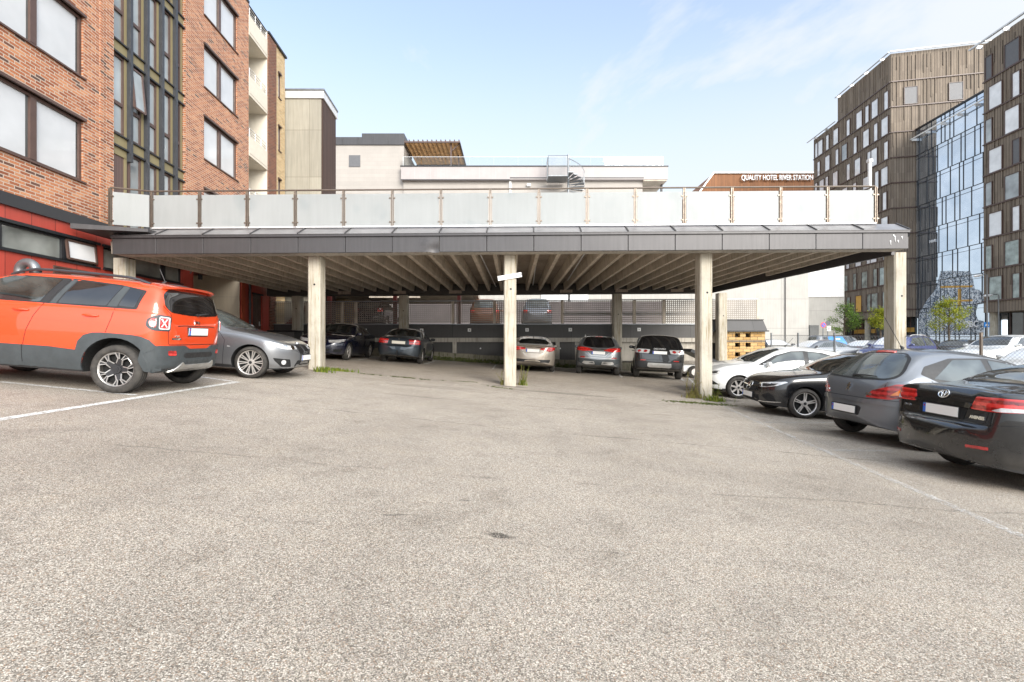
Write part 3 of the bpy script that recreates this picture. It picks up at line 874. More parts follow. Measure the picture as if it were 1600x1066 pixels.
mb.hexa([(XLb(12.98) + .3, 12.98, ZB + .43), (XR - .05, 12.98, ZB + .43), (edge_x(23.6) - .05, 23.6, ZB + .43), (XLb(23.6), 23.6, ZB + .43),
         (XLb(12.98) + .3, 12.98, Zl + .25), (XR - .05, 12.98, Zl + .25), (edge_x(23.6) - .05, 23.6, Zl + .25), (XLb(23.6), 23.6, Zl + .25)])
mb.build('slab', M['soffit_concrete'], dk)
mb = SMB(); mb.box(XL + .05, XR - .05, 12.57, 12.95, ZB - .0, ZB + .50)
mb.build('front_beam', M['pale_concrete'], dk)
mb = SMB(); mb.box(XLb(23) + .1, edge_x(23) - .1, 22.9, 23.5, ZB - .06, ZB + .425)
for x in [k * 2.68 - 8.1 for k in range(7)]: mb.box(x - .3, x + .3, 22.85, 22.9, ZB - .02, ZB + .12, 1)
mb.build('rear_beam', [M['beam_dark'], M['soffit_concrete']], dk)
mb = SMB(); mb.hexa([(edge_x(12.9) - .05, 12.97, ZB - .08), (edge_x(12.9) + .04, 12.97, ZB - .08), (edge_x(23.6) + .04, 23.6, ZB - .08), (edge_x(23.6) - .05, 23.6, ZB - .08),
                     (edge_x(12.9) - .05, 12.97, Zl + .05), (edge_x(12.9) + .04, 12.97, Zl + .05), (edge_x(23.6) + .04, 23.6, Zl + .05), (edge_x(23.6) - .05, 23.6, Zl + .05)])
mb.build('side_fascia', M['fascia_metal'], dk)
x = -10.9
while x < 10.1:
    y0 = 12.96; y1 = 22.89
    xl0 = max(x, XLb(y0) + .5)
    if x > XLb(y1) + .2 and x < edge_x(y0) - .3:
        ys = y0
        if x < XLb(y0) + .3: ys = min(y1 - 1, (x - .3 + 10.42) / -.0676)
        ye = y1 if x < edge_x(y1) - .12 else 12.5 + (10.47 - x - .12) / .075
        j = SMB(); j.hexa([(x - .055, ys, ZB + .10), (x + .055, ys, ZB + .10), (x + .055, ye, ZB + .10), (x - .055, ye, ZB + .10),
                           (x - .09, ys, ZB + .435), (x + .09, ys, ZB + .435), (x + .09, ye, ZB + .435), (x - .09, ye, ZB + .435)])
        j.build('joist', M['joist_concrete'], dk)
    x += .612
for (x0, x1, y0, y1) in ((-.95, -.75, 13.2, 22), (.75, .95, 14, 21.5), (2.1, 2.35, 13, 20)):
    q = SMB(); q.tube([(x0, y0, ZB + .2), (x1, y1, ZB + .2)], .022, 6); q.build('conduit', M['pale_metal'], dk, smooth=True)
def pillar(cx, y, top, w=.34, d=.42):
    mb = MB(); b = gz(cx, y) - .1; c = .035
    hw = w / 2
    ol = [(cx - hw + c, y), (cx + hw - c, y), (cx + hw, y + c), (cx + hw, y + d - c), (cx + hw - c, y + d), (cx - hw + c, y + d), (cx - hw, y + d - c), (cx - hw, y + c)]
    mb.prism([(px, py, b) for px, py in ol], (0, 0, top + dz(cx) - b))
    p = mb.build('pillar', M['pillar_concrete'], dk)
    h = MB(); h.tube([(cx + .02, y - .004, b + .1 + (top - b) * .72), (cx + .02, y + .01, b + .1 + (top - b) * .72)], .028, 10)
    h.build('bolt_hole', M['gap_line'], p)
for px in (185, 490, 797, 1104, 1408): pillar((px - 800) * 13 / F, 13.0, ZB - .003)
for px in (461, 629, 797, 966, 1131): pillar((px - 800) * 23.0 / F, 23.08, ZB - .065, .42, .42)

# glass balustrade on the deck edge
gr = thing('glass_balustrade', 'balustrade of frosted glass panels with steel posts along the deck edge', 'railing', (0, 12.9, 4.3))
gy0 = 12.9
posts = [(p - 800) * gy0 / F for p in (237, 312, 386.5, 461.5, 537, 613, 689, 766, 842, 917.5, 992.5, 1069, 1143.5, 1219.5, 1293, 1368)]
pz0 = ZR; gz0 = pz0 + .04; gz1 = gz0 + .87; hz = pz0 + 1.02
PP = [Vector((-10.65, 12.55, 0))] + [Vector((x, gy0, 0)) for x in posts]
for k, p in enumerate(PP):
    b = SMB(); b.box(p.x - .03, p.x - .013, p.y - .03, p.y + .03, pz0, hz - .02); b.box(p.x + .013, p.x + .03, p.y - .03, p.y + .03, pz0, hz - .02)
    b.box(p.x - .013, p.x + .013, p.y - .01, p.y + .01, hz - .12, hz - .02)
    po = b.build('post', M['steel'], gr)
    c = SMB()
    for z in (gz0 + .1, gz1 - .12):
        for s in (-1, 1):
            c = SMB(); c.box(p.x + s * .058 - .024, p.x + s * .058 + .024, p.y - .025, p.y + .025, z - .018, z + .018); c.build('clamp', M['steel'], po)
for a, b in zip(PP, PP[1:]):
    d = (b - a).normalized(); q = SMB(); n = Vector((-d.y, d.x, 0)) * .006
    a2 = a + d * .055; b2 = b - d * .055
    q.hexa([a2 - n + Vector((0, 0, gz0)), b2 - n + Vector((0, 0, gz0)), b2 + n + Vector((0, 0, gz0)), a2 + n + Vector((0, 0, gz0)),
            a2 - n + Vector((0, 0, gz1)), b2 - n + Vector((0, 0, gz1)), b2 + n + Vector((0, 0, gz1)), a2 + n + Vector((0, 0, gz1))])
    q.build('glass_panel', M['frosted_glass'], gr)
q = SMB(); q.tube([p + Vector((0, 0, hz)) for p in PP], .024, 8)
q.tube([PP[-1] + Vector((-.05, 0, hz)), PP[-1] + Vector((-.05, 1.2, hz)), PP[-1] + Vector((-.05, 9.0, hz))], .024, 8)
q.build('handrail', M['steel'], gr, smooth=True)
q = SMB(); q.box(PP[1].x, PP[-1].x, gy0 - .03, gy0 + .03, pz0 - .005, pz0 + .035); q.build('base_rail', M['pale_metal'], gr)
q = MB(); z = 4.30 + dz(-10.5)
q.hexa([(-11.1, 11.9, z - .13), (-9.55, 12.42, z - .1), (-9.55, 13.0, z - .1), (-11.2, 13.2, z - .13), (-11.1, 11.9, z), (-9.55, 12.42, z - .02), (-9.55, 13.0, z - .02), (-11.2, 13.2, z)])
q.build('edge_canopy', M['fascia_metal'], dk)
# deck surface carries a pole
lp = thing('flue_pole', 'slim white pole rising behind the right end of the glass balustrade', 'pole', (9.87, 13.05, 4.4))
q = MB(); q.tube([(9.88, 13.08, 4.35), (9.88, 13.08, 6.2)], .045, 8); q.build('shaft', M['white_paint'], lp, smooth=True)
q = MB(); q.tube([(9.88, 13.08, 6.2), (9.88, 13.08, 6.28)], .075, 8); q.build('cap', M['pale_metal'], lp, smooth=True)

sg = thing('pillar_sign', 'narrow white sign nailed askew on the middle front pillar', 'sign', at(797, 432, 12.96))
c = at(796.5, 432.3, 12.97); ax = Vector((1, 0, .17)).normalized(); up = Vector((-.17, 0, 1)).normalized()
q = MB(); q.obox(c, ax * .33, Vector((0, .008, 0)), up * .063); q.build('plate', M['white_paint'], sg)
text_mesh('lettering', 'INNKJØRING FORBUDT', .064, M['lettering_dark'], sg, c + Vector((0, -.0095, 0)), ax, up, .0008, bold=.0015)
# ------------------------------------------------------------ upper level behind the deck
q = MB(); q.box(-30, 12.3, 24.12, 70, 1.2, 2.1)
tag(q.build('upper_parking_ground', M['asphalt']), kind='structure')
rw = thing('ramp_wall', 'dark panelled retaining wall with a mossy kerb behind the rear parking bays', 'wall', (0, 24, 0))
q = MB(); q.box(-12.2, 9.9, 23.9, 24.1, 1.46, 2.12); q.build('ramp_fascia', M['charcoal_panel'], rw)
q = MB(); q.box(-12.2, 12.4, 23.82, 24.0, 2.12, 2.17); q.build('edge_rail', M['grey_metal'], rw)
q = MB(); q.box(-12.2, 9.9, 23.86, 24.1, 1.24, 1.455)
q.box(3.2, 9.9, 24.08, 24.1, .3, 1.24)
for x in (-8.4, -5.6, -2.9, -.25, 2.3, 5.0, 7.6): q.box(x - .1, x + .1, 23.88, 24.08, .2, 1.24)
q.build('concrete_frame', M['pale_concrete'], rw)
q = MB(); q.box(-12.2, 3.2, 24.05, 24.1, .0, 1.24); q.build('recess_panel', M['charcoal_panel'], rw)
for x in [-9.7 + k * 1.35 for k in range(10)]:
    d = MB(); d.tube([(x, 24.05, .92), (x, 24.035, .92)], .035, 8); d.build('fixing_disc', M['pale_metal'], rw)
q = MB(); n = 60
for i in range(n):
    x0 = -12 + 22 * i / n; x1 = -12 + 22 * (i + 1) / n
    h0 = gz(x0, 23) + .40 + .012 * sin(i * 1.7); h1 = gz(x1, 23) + .40 + .012 * sin((i + 1) * 1.7)
    q.hexa([(x0, 23.55, gz(x0, 23) - .1), (x1, 23.55, gz(x1, 23) - .1), (x1, 23.88, -.3), (x0, 23.88, -.3), (x0, 23.62, h0), (x1, 23.62, h1), (x1, 23.88, h1), (x0, 23.88, h0)])
q.build('kerb', M['kerb_concrete'], rw)
bs = None
for k, px in enumerate((570.5, 659, 733.5, 823.5, 891, 998.5)):
    c = at(px, 516.5 - k * .3, 23.9)
    s = MB(); s.box(c.x - .085, c.x + .085, 23.885, 23.9, c.z - .085, c.z + .085)
    s.box(c.x - .02, c.x + .02, 23.88, 23.8845, c.z - .035, c.z + .035, 1)
    o = s.build('bay_number_sign', [M['white_paint'], M['lettering_dark']])
    tag(o, 'small white square bay number sign on the dark ramp wall', 'sign', 'bay number signs on the ramp wall')
    BASE[o.name] = Vector((0, 0, 0))
# moss
q = MB()
for _ in range(1600):
    x = random.uniform(-5.5, 3.6); y = 23.55 - abs(random.gauss(0, .16)); z = gz(x, y) + random.uniform(0, .16) * (1 if y > 23.3 else .4)
    a = random.uniform(0, 6.28); r = random.uniform(.03, .08)
    q.add([(x, y, z - .01), (x + r * cos(a), y + r * .4 * sin(a), z + r), (x - r * sin(a), y - r * .3 * cos(a), z + r * .7)], [(0, 1, 2)])
tag(q.build('moss', M['moss']), 'dark green moss along the foot of the rear kerb', 'moss', kind='stuff')

sc_ = thing('punched_screen', 'long fence of punched steel sheets along the upper parking level', 'fence', (0, 24, 2.1))
xs = [-12.2, -10.4, -8.6, -7.9, -5.6, -3.0, -.9, .0, 2.55, 5.1, 6.2, 7.7, 9.9, 12.45]
for a, b in zip(xs, xs[1:]):
    s = MB(); t0 = 3.24 + .006 * (a + 12); t1 = 3.24 + .006 * (b + 12)
    s.quad((a + .07, 23.98, 2.2), (b - .07, 23.98, 2.2), (b - .07, 23.98, t1), (a + .07, 23.98, t0))
    s.build('sheet', M['punched_sheet'], sc_)
for a in xs:
    s = MB(); s.box(a - .07, a + .07, 23.97, 24.05, 2.17, 3.26 + .006 * (a + 12)); s.build('post', M['joist_concrete'], sc_)
s = MB(); s.beam((-12.2, 23.99, 3.27), (12.5, 23.99, 3.42), .06, .05); s.box(2.6, 9.8, 24.0, 24.04, 2.62, 2.74)
s.build('top_rail', M['grey_metal'], sc_)

cn = thing('rear_canopy', 'pale ribbed canopy on red steel posts over the upper parking level', 'canopy', (-8, 25, 2.1))
s = MB(); s.hexa([(-14, 24.6, 3.95), (-1.9, 25.6, 3.95), (-2.2, 33, 3.95), (-14, 33, 3.95), (-14, 24.6, 4.25), (-1.9, 25.6, 4.25), (-2.2, 33, 4.25), (-14, 33, 4.25)])
s.build('roof_slab', M['rear_soffit'], cn)
for k in range(12):
    s = MB(); y = 26 + k * .6; s.box(-13.8, -2.3, y, y + .1, 3.87, 3.945); s.build('rib', M['rear_soffit'], cn)
s = MB(); s.box(-7.6, -4.9, 25.2, 25.3, 3.6, 3.68); s.build('tube_light', M['joist_concrete'], cn)
for px in (515, 617.5, 717.5):
    c = at(px, 480, 24.3); s = MB(); s.box(c.x - .09, c.x + .09, 24.2, 24.4, 2.1, 3.95); s.build('post', M['red_steel'], cn)
st = thing('red_steel_brace', 'sloping red steel stair beam beside the left rear pillar', 'beam', at(455, 520, 24.6))
s = MB(); s.beam(at(437, 518, 24.5), at(483, 478, 24.9), .16, .22); s.build('beam', M['red_steel'], st)
wb = thing('yellow_rear_house', 'pale yellow brick house wall with an orange band behind the ramp', 'building', (-13, 29, 2))
s = MB(); s.box(-17, -10.2, 29, 33, 1, 4.6); s.build('wall', M['yellow_brick'], wb)
s = MB(); s.box(-17.1, -8.5, 28.6, 28.95, 4.3, 4.9); s.build('band', M['orange_band'], wb)
s = MB(); c = at(449, 481, 28.9); s.box(c.x - .5, c.x + .2, 28.6, 29, c.z - .6, c.z + .45); s.build('duct_box', M['grey_metal'], wb)
s = MB(); s.tube([at(446, 478, 28.3), at(470, 470, 27.0), at(482, 467, 26)], .35, 12); s.build('duct', M['pale_metal'], wb, smooth=True)
gb = thing('garbage_bin', 'low dark bin beside the left rear pillar', 'bin', at(443, 535, 22.6))
s = MB(); c = at(443, 520, 22.6); s.hexa([(c.x - .5, 22.4, gz(c.x, 22.5)), (c.x + .55, 22.4, gz(c.x, 22.5)), (c.x + .55, 23.1, gz(c.x, 22.5)), (c.x - .5, 23.1, gz(c.x, 22.5)), (c.x - .6, 22.3, 1.72), (c.x + .65, 22.3, 1.72), (c.x + .65, 23.2, 1.72), (c.x - .6, 23.2, 1.72)])
s.build('body', M['charcoal_panel'], gb, bevel=.03)
s = MB(); s.box(c.x - .65, c.x + .7, 22.25, 23.25, 1.725, 1.8); s.build('lid', M['black_plastic'], gb, bevel=.03)

# white rendered block and white terrace building
wr = thing('white_rendered_block', 'windowless white rendered block behind the upper parking level', 'building', (8, 38, 0))
s = MB(); s.box(-9, 23.8, 38, 50, -.3, 10.3); s.build('wall', M['white_render'], wr)
s = MB(); s.box(21.9, 22.15, 37.85, 38, -.2, 10.2); s.build('pilaster', M['white_render'], wr)
s = MB(); s.box(-9, 12, 37.85, 38, 1.5, 4.5); s.build('plinth', M['mauve_render'], wr)
s = MB(); s.box(-9.1, 23.9, 37.9, 50, 10.3, 10.45); s.build('coping', M['pale_metal'], wr)
for (px, w) in ((868, 2.3), (903, 1.6)):
    c = at(px, 455, 37.98); s = MB(); s.box(c.x - w / 2, c.x + w / 2, 37.9, 37.995, 3.6, 6.4); s.build('shutter', M['pale_metal'], wr)
gbk = thing('grey_rendered_house', 'pale grey rendered house with a dark doorway right of the white block', 'building', (33, 52, 0))
s = MB(); s.box(30, 36.5, 52, 62, -.3, 9.9); s.build('wall', M['white_render'], gbk)
s = MB(); s.box(30, 36.4, 51.9, 52, 6.2, 9.8); s.build('grey_field', M['pale_metal'], gbk)
s = MB(); s.box(32.6, 33.6, 51.85, 52, -.1, 3.1); s.build('doorway', M['dark_pane'], gbk)

tw = thing('concrete_lift_tower', 'board marked concrete tower with dark wood side next to the brick building', 'tower', (-11, 26, 1))
y0 = 25.7; x0 = -12.6; x1 = -10.35; zt = 14.9
def txo(y): return -.0676 * (y - y0)
s = MB(); s.hexa([(x0, y0, .5), (x1, y0, .5), (x1 + txo(28), 28, .5), (x0, 28, .5), (x0, y0, zt - .45), (x1, y0, zt - .45), (x1 + txo(28), 28, zt - .45), (x0, 28, zt - .45)])
s.build('concrete_wall', M['boarded_concrete'], tw)
s = MB(); s.hexa([(x1 + .003, y0 + .02, .5), (x1 + .09, y0 + .02, .5), (x1 + .09 + txo(28), 28, .5), (x1 + txo(28), 28, .5), (x1 + .003, y0 + .02, zt - .45), (x1 + .09, y0 + .02, zt - .45), (x1 + .09 + txo(28), 28, zt - .45), (x1 + txo(28), 28, zt - .45)])
s.build('wood_side', M['dark_wood'], tw)
s = MB(); s.hexa([(x0 - .1, y0 - .08, zt - .45), (x1 + .16, y0 - .08, zt - .45), (x1 + .16 + txo(28), 28.1, zt - .45), (x0 - .1, 28.1, zt - .45), (x0 - .1, y0 - .08, zt - .05), (x1 + .16, y0 - .08, zt - .05), (x1 + .16 + txo(28), 28.1, zt - .05), (x0 - .1, 28.1, zt - .05)])
s.build('cornice', M['pale_metal'], tw)
s = MB(); s.hexa([(x0 - .14, y0 - .12, zt - .05), (x1 + .2, y0 - .12, zt - .05), (x1 + .2 + txo(28), 28.1, zt - .05), (x0 - .14, 28.1, zt - .05), (x0 - .14, y0 - .12, zt + .04), (x1 + .2, y0 - .12, zt + .04), (x1 + .2 + txo(28), 28.1, zt + .04), (x0 - .14, 28.1, zt + .04)])
s.build('cap', M['grey_metal'], tw)

tb = thing('white_terrace_building', 'white panelled building with a roof terrace and pergola behind the deck', 'building', (0, 44, 2))
Y = 42.0
def X(px, d=Y): return (px - 800) * d / F
def Z(py, d=Y): return CAMZ + (HY - py) * d / F
s = MB(); s.box(-24, X(631), Y, Y + 6, 2, Z(227)); s.build('siding_wall', M['white_siding'], tb)
s = MB(); s.box(-24, X(566), Y - .1, Y + 6, Z(227), Z(215)); s.box(X(566), X(632), Y - .12, Y + 3.2, Z(227), Z(209.5))
for px in (536, 560, 583, 607): s.box(X(px) - .02, X(px) + .02, Y - .15, Y - .1, Z(226), Z(216))
s.build('roof_edge', M['fascia_metal'], tb)
s = MB(); s.box(X(545.5), X(563), Y - .05, Y + .2, Z(261), Z(243)); s.build('window', M['grey_blind'], tb)
s = MB(); s.box(X(629), X(1040), Y - .6, Y + 6, Z(284), Z(264.5)); s.build('parapet', M['white_panel'], tb)
s = MB(); s.box(X(629) - .05, X(1040) + .05, Y - .66, Y + 6, Z(264.5), Z(263)); s.box(X(629), X(797), Y - .62, Y - .55, Z(285), Z(284)); s.box(X(797), X(1003), Y - .62, Y - .3, Z(282.5), Z(281))
s.build('trim', M['black_metal'], tb)
s = MB(); s.box(X(631), X(1003), Y - .2, Y + 5, 4, Z(284.2)); s.build('lower_wall', M['white_siding'], tb)
s = MB(); s.box(X(1003), X(1039), Y - .55, Y + 6, Z(284) - .12, Z(284) - .004); s.build('soffit', M['joist_concrete'], tb)
s = MB(); s.box(X(1035), X(1037), Y + .3, Y + .6, 3, Z(284) - .13); s.build('post', M['black_metal'], tb)
s = MB(); s.box(X(795.5), X(799), Y - .3, Y - .2, 8, Z(284.5)); s.box(X(823), X(829), Y - .45, Y - .2, Z(293), Z(289.5)); s.build('wall_light', M['white_paint'], tb)
pg = thing('wooden_pergola', 'slatted wooden pergola on the roof terrace of the white building', 'pergola', (X(675), Y + 2, Z(263)))
zp = Z(222); yb = Y + 5.6
s = MB()
for k in range(13): x = X(632) + (X(717) - X(632)) * k / 12; s.box(x - .04, x + .04, Y, yb, zp + .1, zp + .22)
s.build('rafters', M['brown_frame'], pg)
s = MB()
for k in range(30): y = Y + .05 + k * .185; s.box(X(631) + .05, X(716) + .1, y, y + .12, zp + .05, zp + .095)
s.build('slats', M['pergola_wood'], pg)
s = MB(); s.box(X(631), X(717) + .1, Y - .06, Y + .06, zp - .08, zp + .045); s.box(X(717), X(717) + .12, Y, yb, zp - .08, zp + .045); s.box(X(631), X(717), yb - .1, yb, zp - .08, zp + .045); s.build('edge_beam', M['brown_frame'], pg)
s = MB(); s.box(X(704) - .06, X(704) + .06, Y + .3, Y + .42, Z(264), zp + .04); s.box(X(704) + .3, X(704) + .42, Y + 3, Y + 3.12, Z(264), zp + .04); s.beam((X(706), Y + .36, zp - .6), (X(717), Y + .36, zp), .08, .08); s.build('posts', M['brown_frame'], pg)
tg = thing('terrace_balustrade', 'clear glass balustrade around the roof terrace', 'railing', (X(830), Y, Z(263)))
s = MB(); ex = [632] + [660 + k * 37.3 for k in range(11)]
for a, b in zip(ex, ex[1:]): s.quad((X(a) + .03, Y - .5, Z(263)), (X(b) - .03, Y - .5, Z(263)), (X(b) - .03, Y - .5, Z(249)), (X(a) + .03, Y - .5, Z(249)))
s.quad((X(1033), Y - .5, Z(263)), (X(1033), Y + 4, Z(263)), (X(1033), Y + 4, Z(249)), (X(1033), Y - .5, Z(249)))
s.build('glass', M['clear_glass'], tg)
s = MB(); s.box(X(632), X(1033), Y - .515, Y - .485, Z(249), Z(249) + .03); s.box(X(1033) - .02, X(1033) + .02, Y - .52, Y - .48, Z(263), Z(249)); s.box(X(632) - .02, X(632) + .02, Y - .52, Y - .48, Z(263), Z(249))
s.build('rail', M['pale_metal'], tg)
ss = thing('spiral_stair', 'grey steel spiral stair climbing to the roof terrace', 'stair', (X(888, 41), 40.4, 4))
yc = 40.3; xc = X(888, yc); ztop = Z(242, yc); zl = Z(277, yc); R = 1.36
s = MB(); s.tube([(xc, yc, 9), (xc, yc, ztop)], .09, 10); s.build('pole', M['grey_metal'], ss, smooth=True)
s = MB(); s.hexa([(xc - 1.75, yc - .5, zl - .08), (xc - .1, yc - .5, zl - .08), (xc - .1, yc + 1.2, zl - .08), (xc - 1.75, yc + 1.2, zl - .08), (xc - 1.75, yc - .5, zl), (xc - .1, yc - .5, zl), (xc - .1, yc + 1.2, zl), (xc - 1.75, yc + 1.2, zl)])
s.build('landing', M['grey_metal'], ss)
s = MB()
for k in range(20):
    x = xc - 1.75 + 1.65 * k / 19
    s.tube([(x, yc - .5, zl), (x, yc - .5, zl + 1.62)], .016, 5)
for k in range(6): s.tube([(xc - 1.75, yc - .5 + k * .3, zl), (xc - 1.75, yc - .5 + k * .3, zl + 1.62)], .016, 5)
s.tube([(xc - 1.75, yc + 1.2, zl + 1.62), (xc - 1.75, yc - .5, zl + 1.62), (xc - .05, yc - .5, zl + 1.62)], .03, 6)
s.build('landing_railing', M['grey_metal'], ss)
hr = MB()
for k in range(22):
    a = -pi / 2 - .1 + k * .3; z = zl - .16 * k; a2 = a + .33
    if z < 10: break
    t = MB(); t.prism([(xc + .08 * cos(a), yc + .08 * sin(a), z), (xc + R * cos(a), yc + R * sin(a), z), (xc + R * cos(a2), yc + R * sin(a2), z), (xc + .08 * cos(a2), yc + .08 * sin(a2), z)], (0, 0, -.06))
    t.build('tread', M['grey_metal'], ss)
    for e in (0, .1, .2): hr.tube([(xc + R * cos(a + e), yc + R * sin(a + e), z), (xc + R * cos(a + e), yc + R * sin(a + e), z + 1.05 - e * .5)], .014, 5)
hr.tube([(xc + R * cos(-pi / 2 - .1 + k * .15), yc + R * sin(-pi / 2 - .1 + k * .15), zl + 1.05 - .08 * k) for k in range(44)], .028, 6)
hr.build('stair_railing', M['grey_metal'], ss)

# ------------------------------------------------------------ hotel
ht = thing('hotel', 'rust coloured hotel block with white rooftop lettering beyond the deck', 'building', (50, 92, 0))
s = MB(); D = 92
s.prism([((1086 - 800) * D / F, D, -.2), (62, D, -.2), (62, D, Z(271, D)), ((1115 - 800) * D / F, D, Z(271, D)), ((1086 - 800) * D / F, D, Z(310, D))], (0, 20, 0))
s.build('wall', M['rust_wood'], ht)
s = MB(); s.beam(((1114.5 - 800) * D / F, D - .1, Z(270.6, D)), (62, D - .1, Z(270.6, D)), .5, .25); s.beam(((1114.5 - 800) * D / F, D - .1, Z(270.6, D)), ((1085.5 - 800) * D / F, D - .1, Z(310, D)), .5, .25)
s.build('coping', M['pale_metal'], ht)
lt = text_mesh('rooftop_lettering', 'QUALITY HOTEL RIVER STATION', 1.42, M['lettering_white'], ht, ((1212.5 - 800) * D / F, D - .4, Z(279.3, D)), (1, 0, 0), (0, 0, 1), .12, bold=.004)
w = max(v.co.x for v in lt.data.vertices) - min(v.co.x for v in lt.data.vertices); cxm = (max(v.co.x for v in lt.data.vertices) + min(v.co.x for v in lt.data.vertices)) / 2
for v in lt.data.vertices: v.co.x = cxm + (v.co.x - cxm) * (111 * D / F) / w
s = MB(); s.tube([((1145 - 800) * D / F, D + 3, Z(271, D)), ((1145 - 800) * D / F, D + 3, Z(262, D))], .05, 5); s.build('mast', M['grey_metal'], ht)

# ------------------------------------------------------------ brown clad buildings on the right
def Face(ox, oy, dx, dy):
    L = sqrt(dx * dx + dy * dy); dx /= L; dy /= L
    def f(t, z, o=0): return (ox + dx * t + dy * o, oy + dy * t - dx * o, z)
    return f
def fbox(mb, f, t0, t1, z0, z1, o0, o1, m=0):
    return mb.hexa([f(t0, z0, o1), f(t1, z0, o1), f(t1, z0, o0), f(t0, z0, o0), f(t0, z1, o1), f(t1, z1, o1), f(t1, z1, o0), f(t0, z1, o0)], m)
JO = [5.6 + 3.36 * k for k in range(12)]
R2 = random.Random(11)
def batten_ribs(mb, f, t0, t1, z0, z1):
    t = t0 + .2
    while t < t1:
        a = z0 + (z1 - z0) * R2.choice((0, 0, 0, .25, .45)); 
        if R2.random() < .75: fbox(mb, f, t, t + .1, a, z1 - .02, 0, .08)
        t += R2.choice((.44, .44, .88))
def clad_window(parent, f, t0, t1, z0, z1, pane, lit=None):
    mb = MB()
    fbox(mb, f, t0 - .055, t1 + .055, z0 - .06, z0, 0, .15, 0); fbox(mb, f, t0 - .055, t1 + .055, z1, z1 + .06, 0, .15, 0)
    fbox(mb, f, t0 - .055, t0, z0, z1, 0, .15, 0); fbox(mb, f, t1, t1 + .055, z0, z1, 0, .15, 0)
    mb.quad(f(t0, z0, .095), f(t1, z0, .095), f(t1, z1, .095), f(t0, z1, .095), 1)
    return mb.build('window', [M['brown_frame'], M[pane]], parent)
mid = thing('brown_office_tower', 'tall brown batten clad office tower with scattered narrow windows', 'building', (52, 70, 0))
# side face seen obliquely (t grows away from the viewer) and front face
zt1 = 39.6; zt2 = 35.9
kx = .0743
f1 = Face(45.7 + kx * 81.2, 81.2, -kx, -1)            # from far corner towards the viewer
L1 = 18.2 * sqrt(1 + kx * kx)
f2 = Face(45.7 + kx * 63, 63, 4.73, -1); L2 = 12.5
P = lambda f, t: Vector(f(t, 0, 0))
tstep = (81.2 - 74.5) * sqrt(1 + kx * kx)
s = MB()
def slab(poly, z0, z1): s.prism([(p[0], p[1], z0) for p in poly], (0, 0, z1 - z0))
A = P(f1, 0); B = P(f1, tstep); C = P(f1, L1); Dd = P(f2, L2)
slab([A, B, B + Vector((25, 4, 0)), A + Vector((25, 4, 0))], 4.6, zt2)
slab([B, C, Dd, Dd + Vector((4, 12, 0)), B + Vector((25, 4, 0))], 4.6, zt1)
s.build('wall', M['batten_cladding'], mid)
s = MB()
for z0 in JO:
    if z0 < zt2 - 1: fbox(s, f1, 0, L1, z0 - .06, z0 + .06, 0, .14)
    elif z0 < zt1 - 1: fbox(s, f1, tstep, L1, z0 - .06, z0 + .06, 0, .14)
    if z0 < zt1 - 1: fbox(s, f2, 0, L2, z0 - .06, z0 + .06, 0, .14)
s.build('floor_strip', M['brown_frame'], mid)
s = MB()
for i in range(10):
    z0 = JO[i] + .06; z1 = JO[i + 1] - .06
    if z0 < zt2 - 1: batten_ribs(s, f1, 0 if z0 < zt2 - 1 else tstep, L1, z0, z1)
    elif z0 < zt1 - 1: batten_ribs(s, f1, tstep, L1, z0, zt1 - .1)
    batten_ribs(s, f2, 0, L2, z0, min(z1, zt1 - .1))
batten_ribs(s, f1, 0, L1, 4.62, 5.5)
s.build('batten', M['batten_cladding'], mid)
for i in range(9):
    z0 = JO[i] + .08
    base = [64.2, 65.6, 67.8, 70.2, 72.5, 74.7, 77.0, 79.7] if i % 2 else [63.9, 66.1, 67.3, 69.4, 71.6, 74.8, 77.1, 78.9, 80.4]
    for k, d in enumerate(base):
        t = (81.2 - d + R2.uniform(-.25, .25)) * sqrt(1 + kx * kx); w = (.36, .62)[(k + i) % 2]
        pane = 'ochre_blind' if (i == 0 and k == 3) else ('green_pane' if i < 2 else ('bright_pane' if R2.random() < .85 else 'cloudy_pane'))
        clad_window(mid, f1, max(.3, t - w), min(L1 - .3, t + w), z0, z0 + 2.35, pane)
for (a, b) in ((1.55, 3.0), (6.6, 8.1)): clad_window(mid, f2, a, b, 32.7, 34.9, 'grey_blind')
s = MB(); fbox(s, f1, -.2, L1 + .05, zt1 + .0, zt1 + .12, -.3, .9) if 0 else None
fbox(s, f1, tstep, L1 + .2, zt1 + .02, zt1 + .12, .35, .5); fbox(s, f2, -.3, L2, zt1 + .02, zt1 + .12, .35, .5); fbox(s, f1, -1.3, tstep, zt2 + .02, zt2 + .12, .35, .5)
for k in range(6): t = 1 + k * 3.2; z = zt2 if t < tstep else zt1; fbox(s, f1, t, t + .12, z - .25, z + .05, 0, .6)
s.build('eaves_rail', M['pale_metal'], mid)
s = MB(); fbox(s, f1, -1, L1 + .1, -.2, 4.6, -3.2, -3.0); fbox(s, f2, -.2, L2, -.2, 4.6, -3.2, -3.0); s.build('shopfront', M['dark_pane'], mid)
s = MB()
for t in [k * 1.35 for k in range(14)]: fbox(s, f1, t, t + .1, -.2, 4.6, -3.0, -2.9)
s.build('shopfront_mullion', M['brown_frame'], mid)
s = MB(); fbox(s, f2, .6, L2, 1.4, 2.2, -2.98, -2.9); fbox(s, f1, 6, L1, 2.6, 3.2, -2.98, -2.9); s.build('shop_shelf', M['ochre_blind'], mid)
for t in (1.0, 6.4, 12.5, 17.6):
    c = Vector(f1(t, 0, -.8)); s = MB(); s.tube([(c.x, c.y, -.2), (c.x, c.y, 4.6)], .38, 14); s.build('column', M['pillar_concrete'], mid, smooth=True)

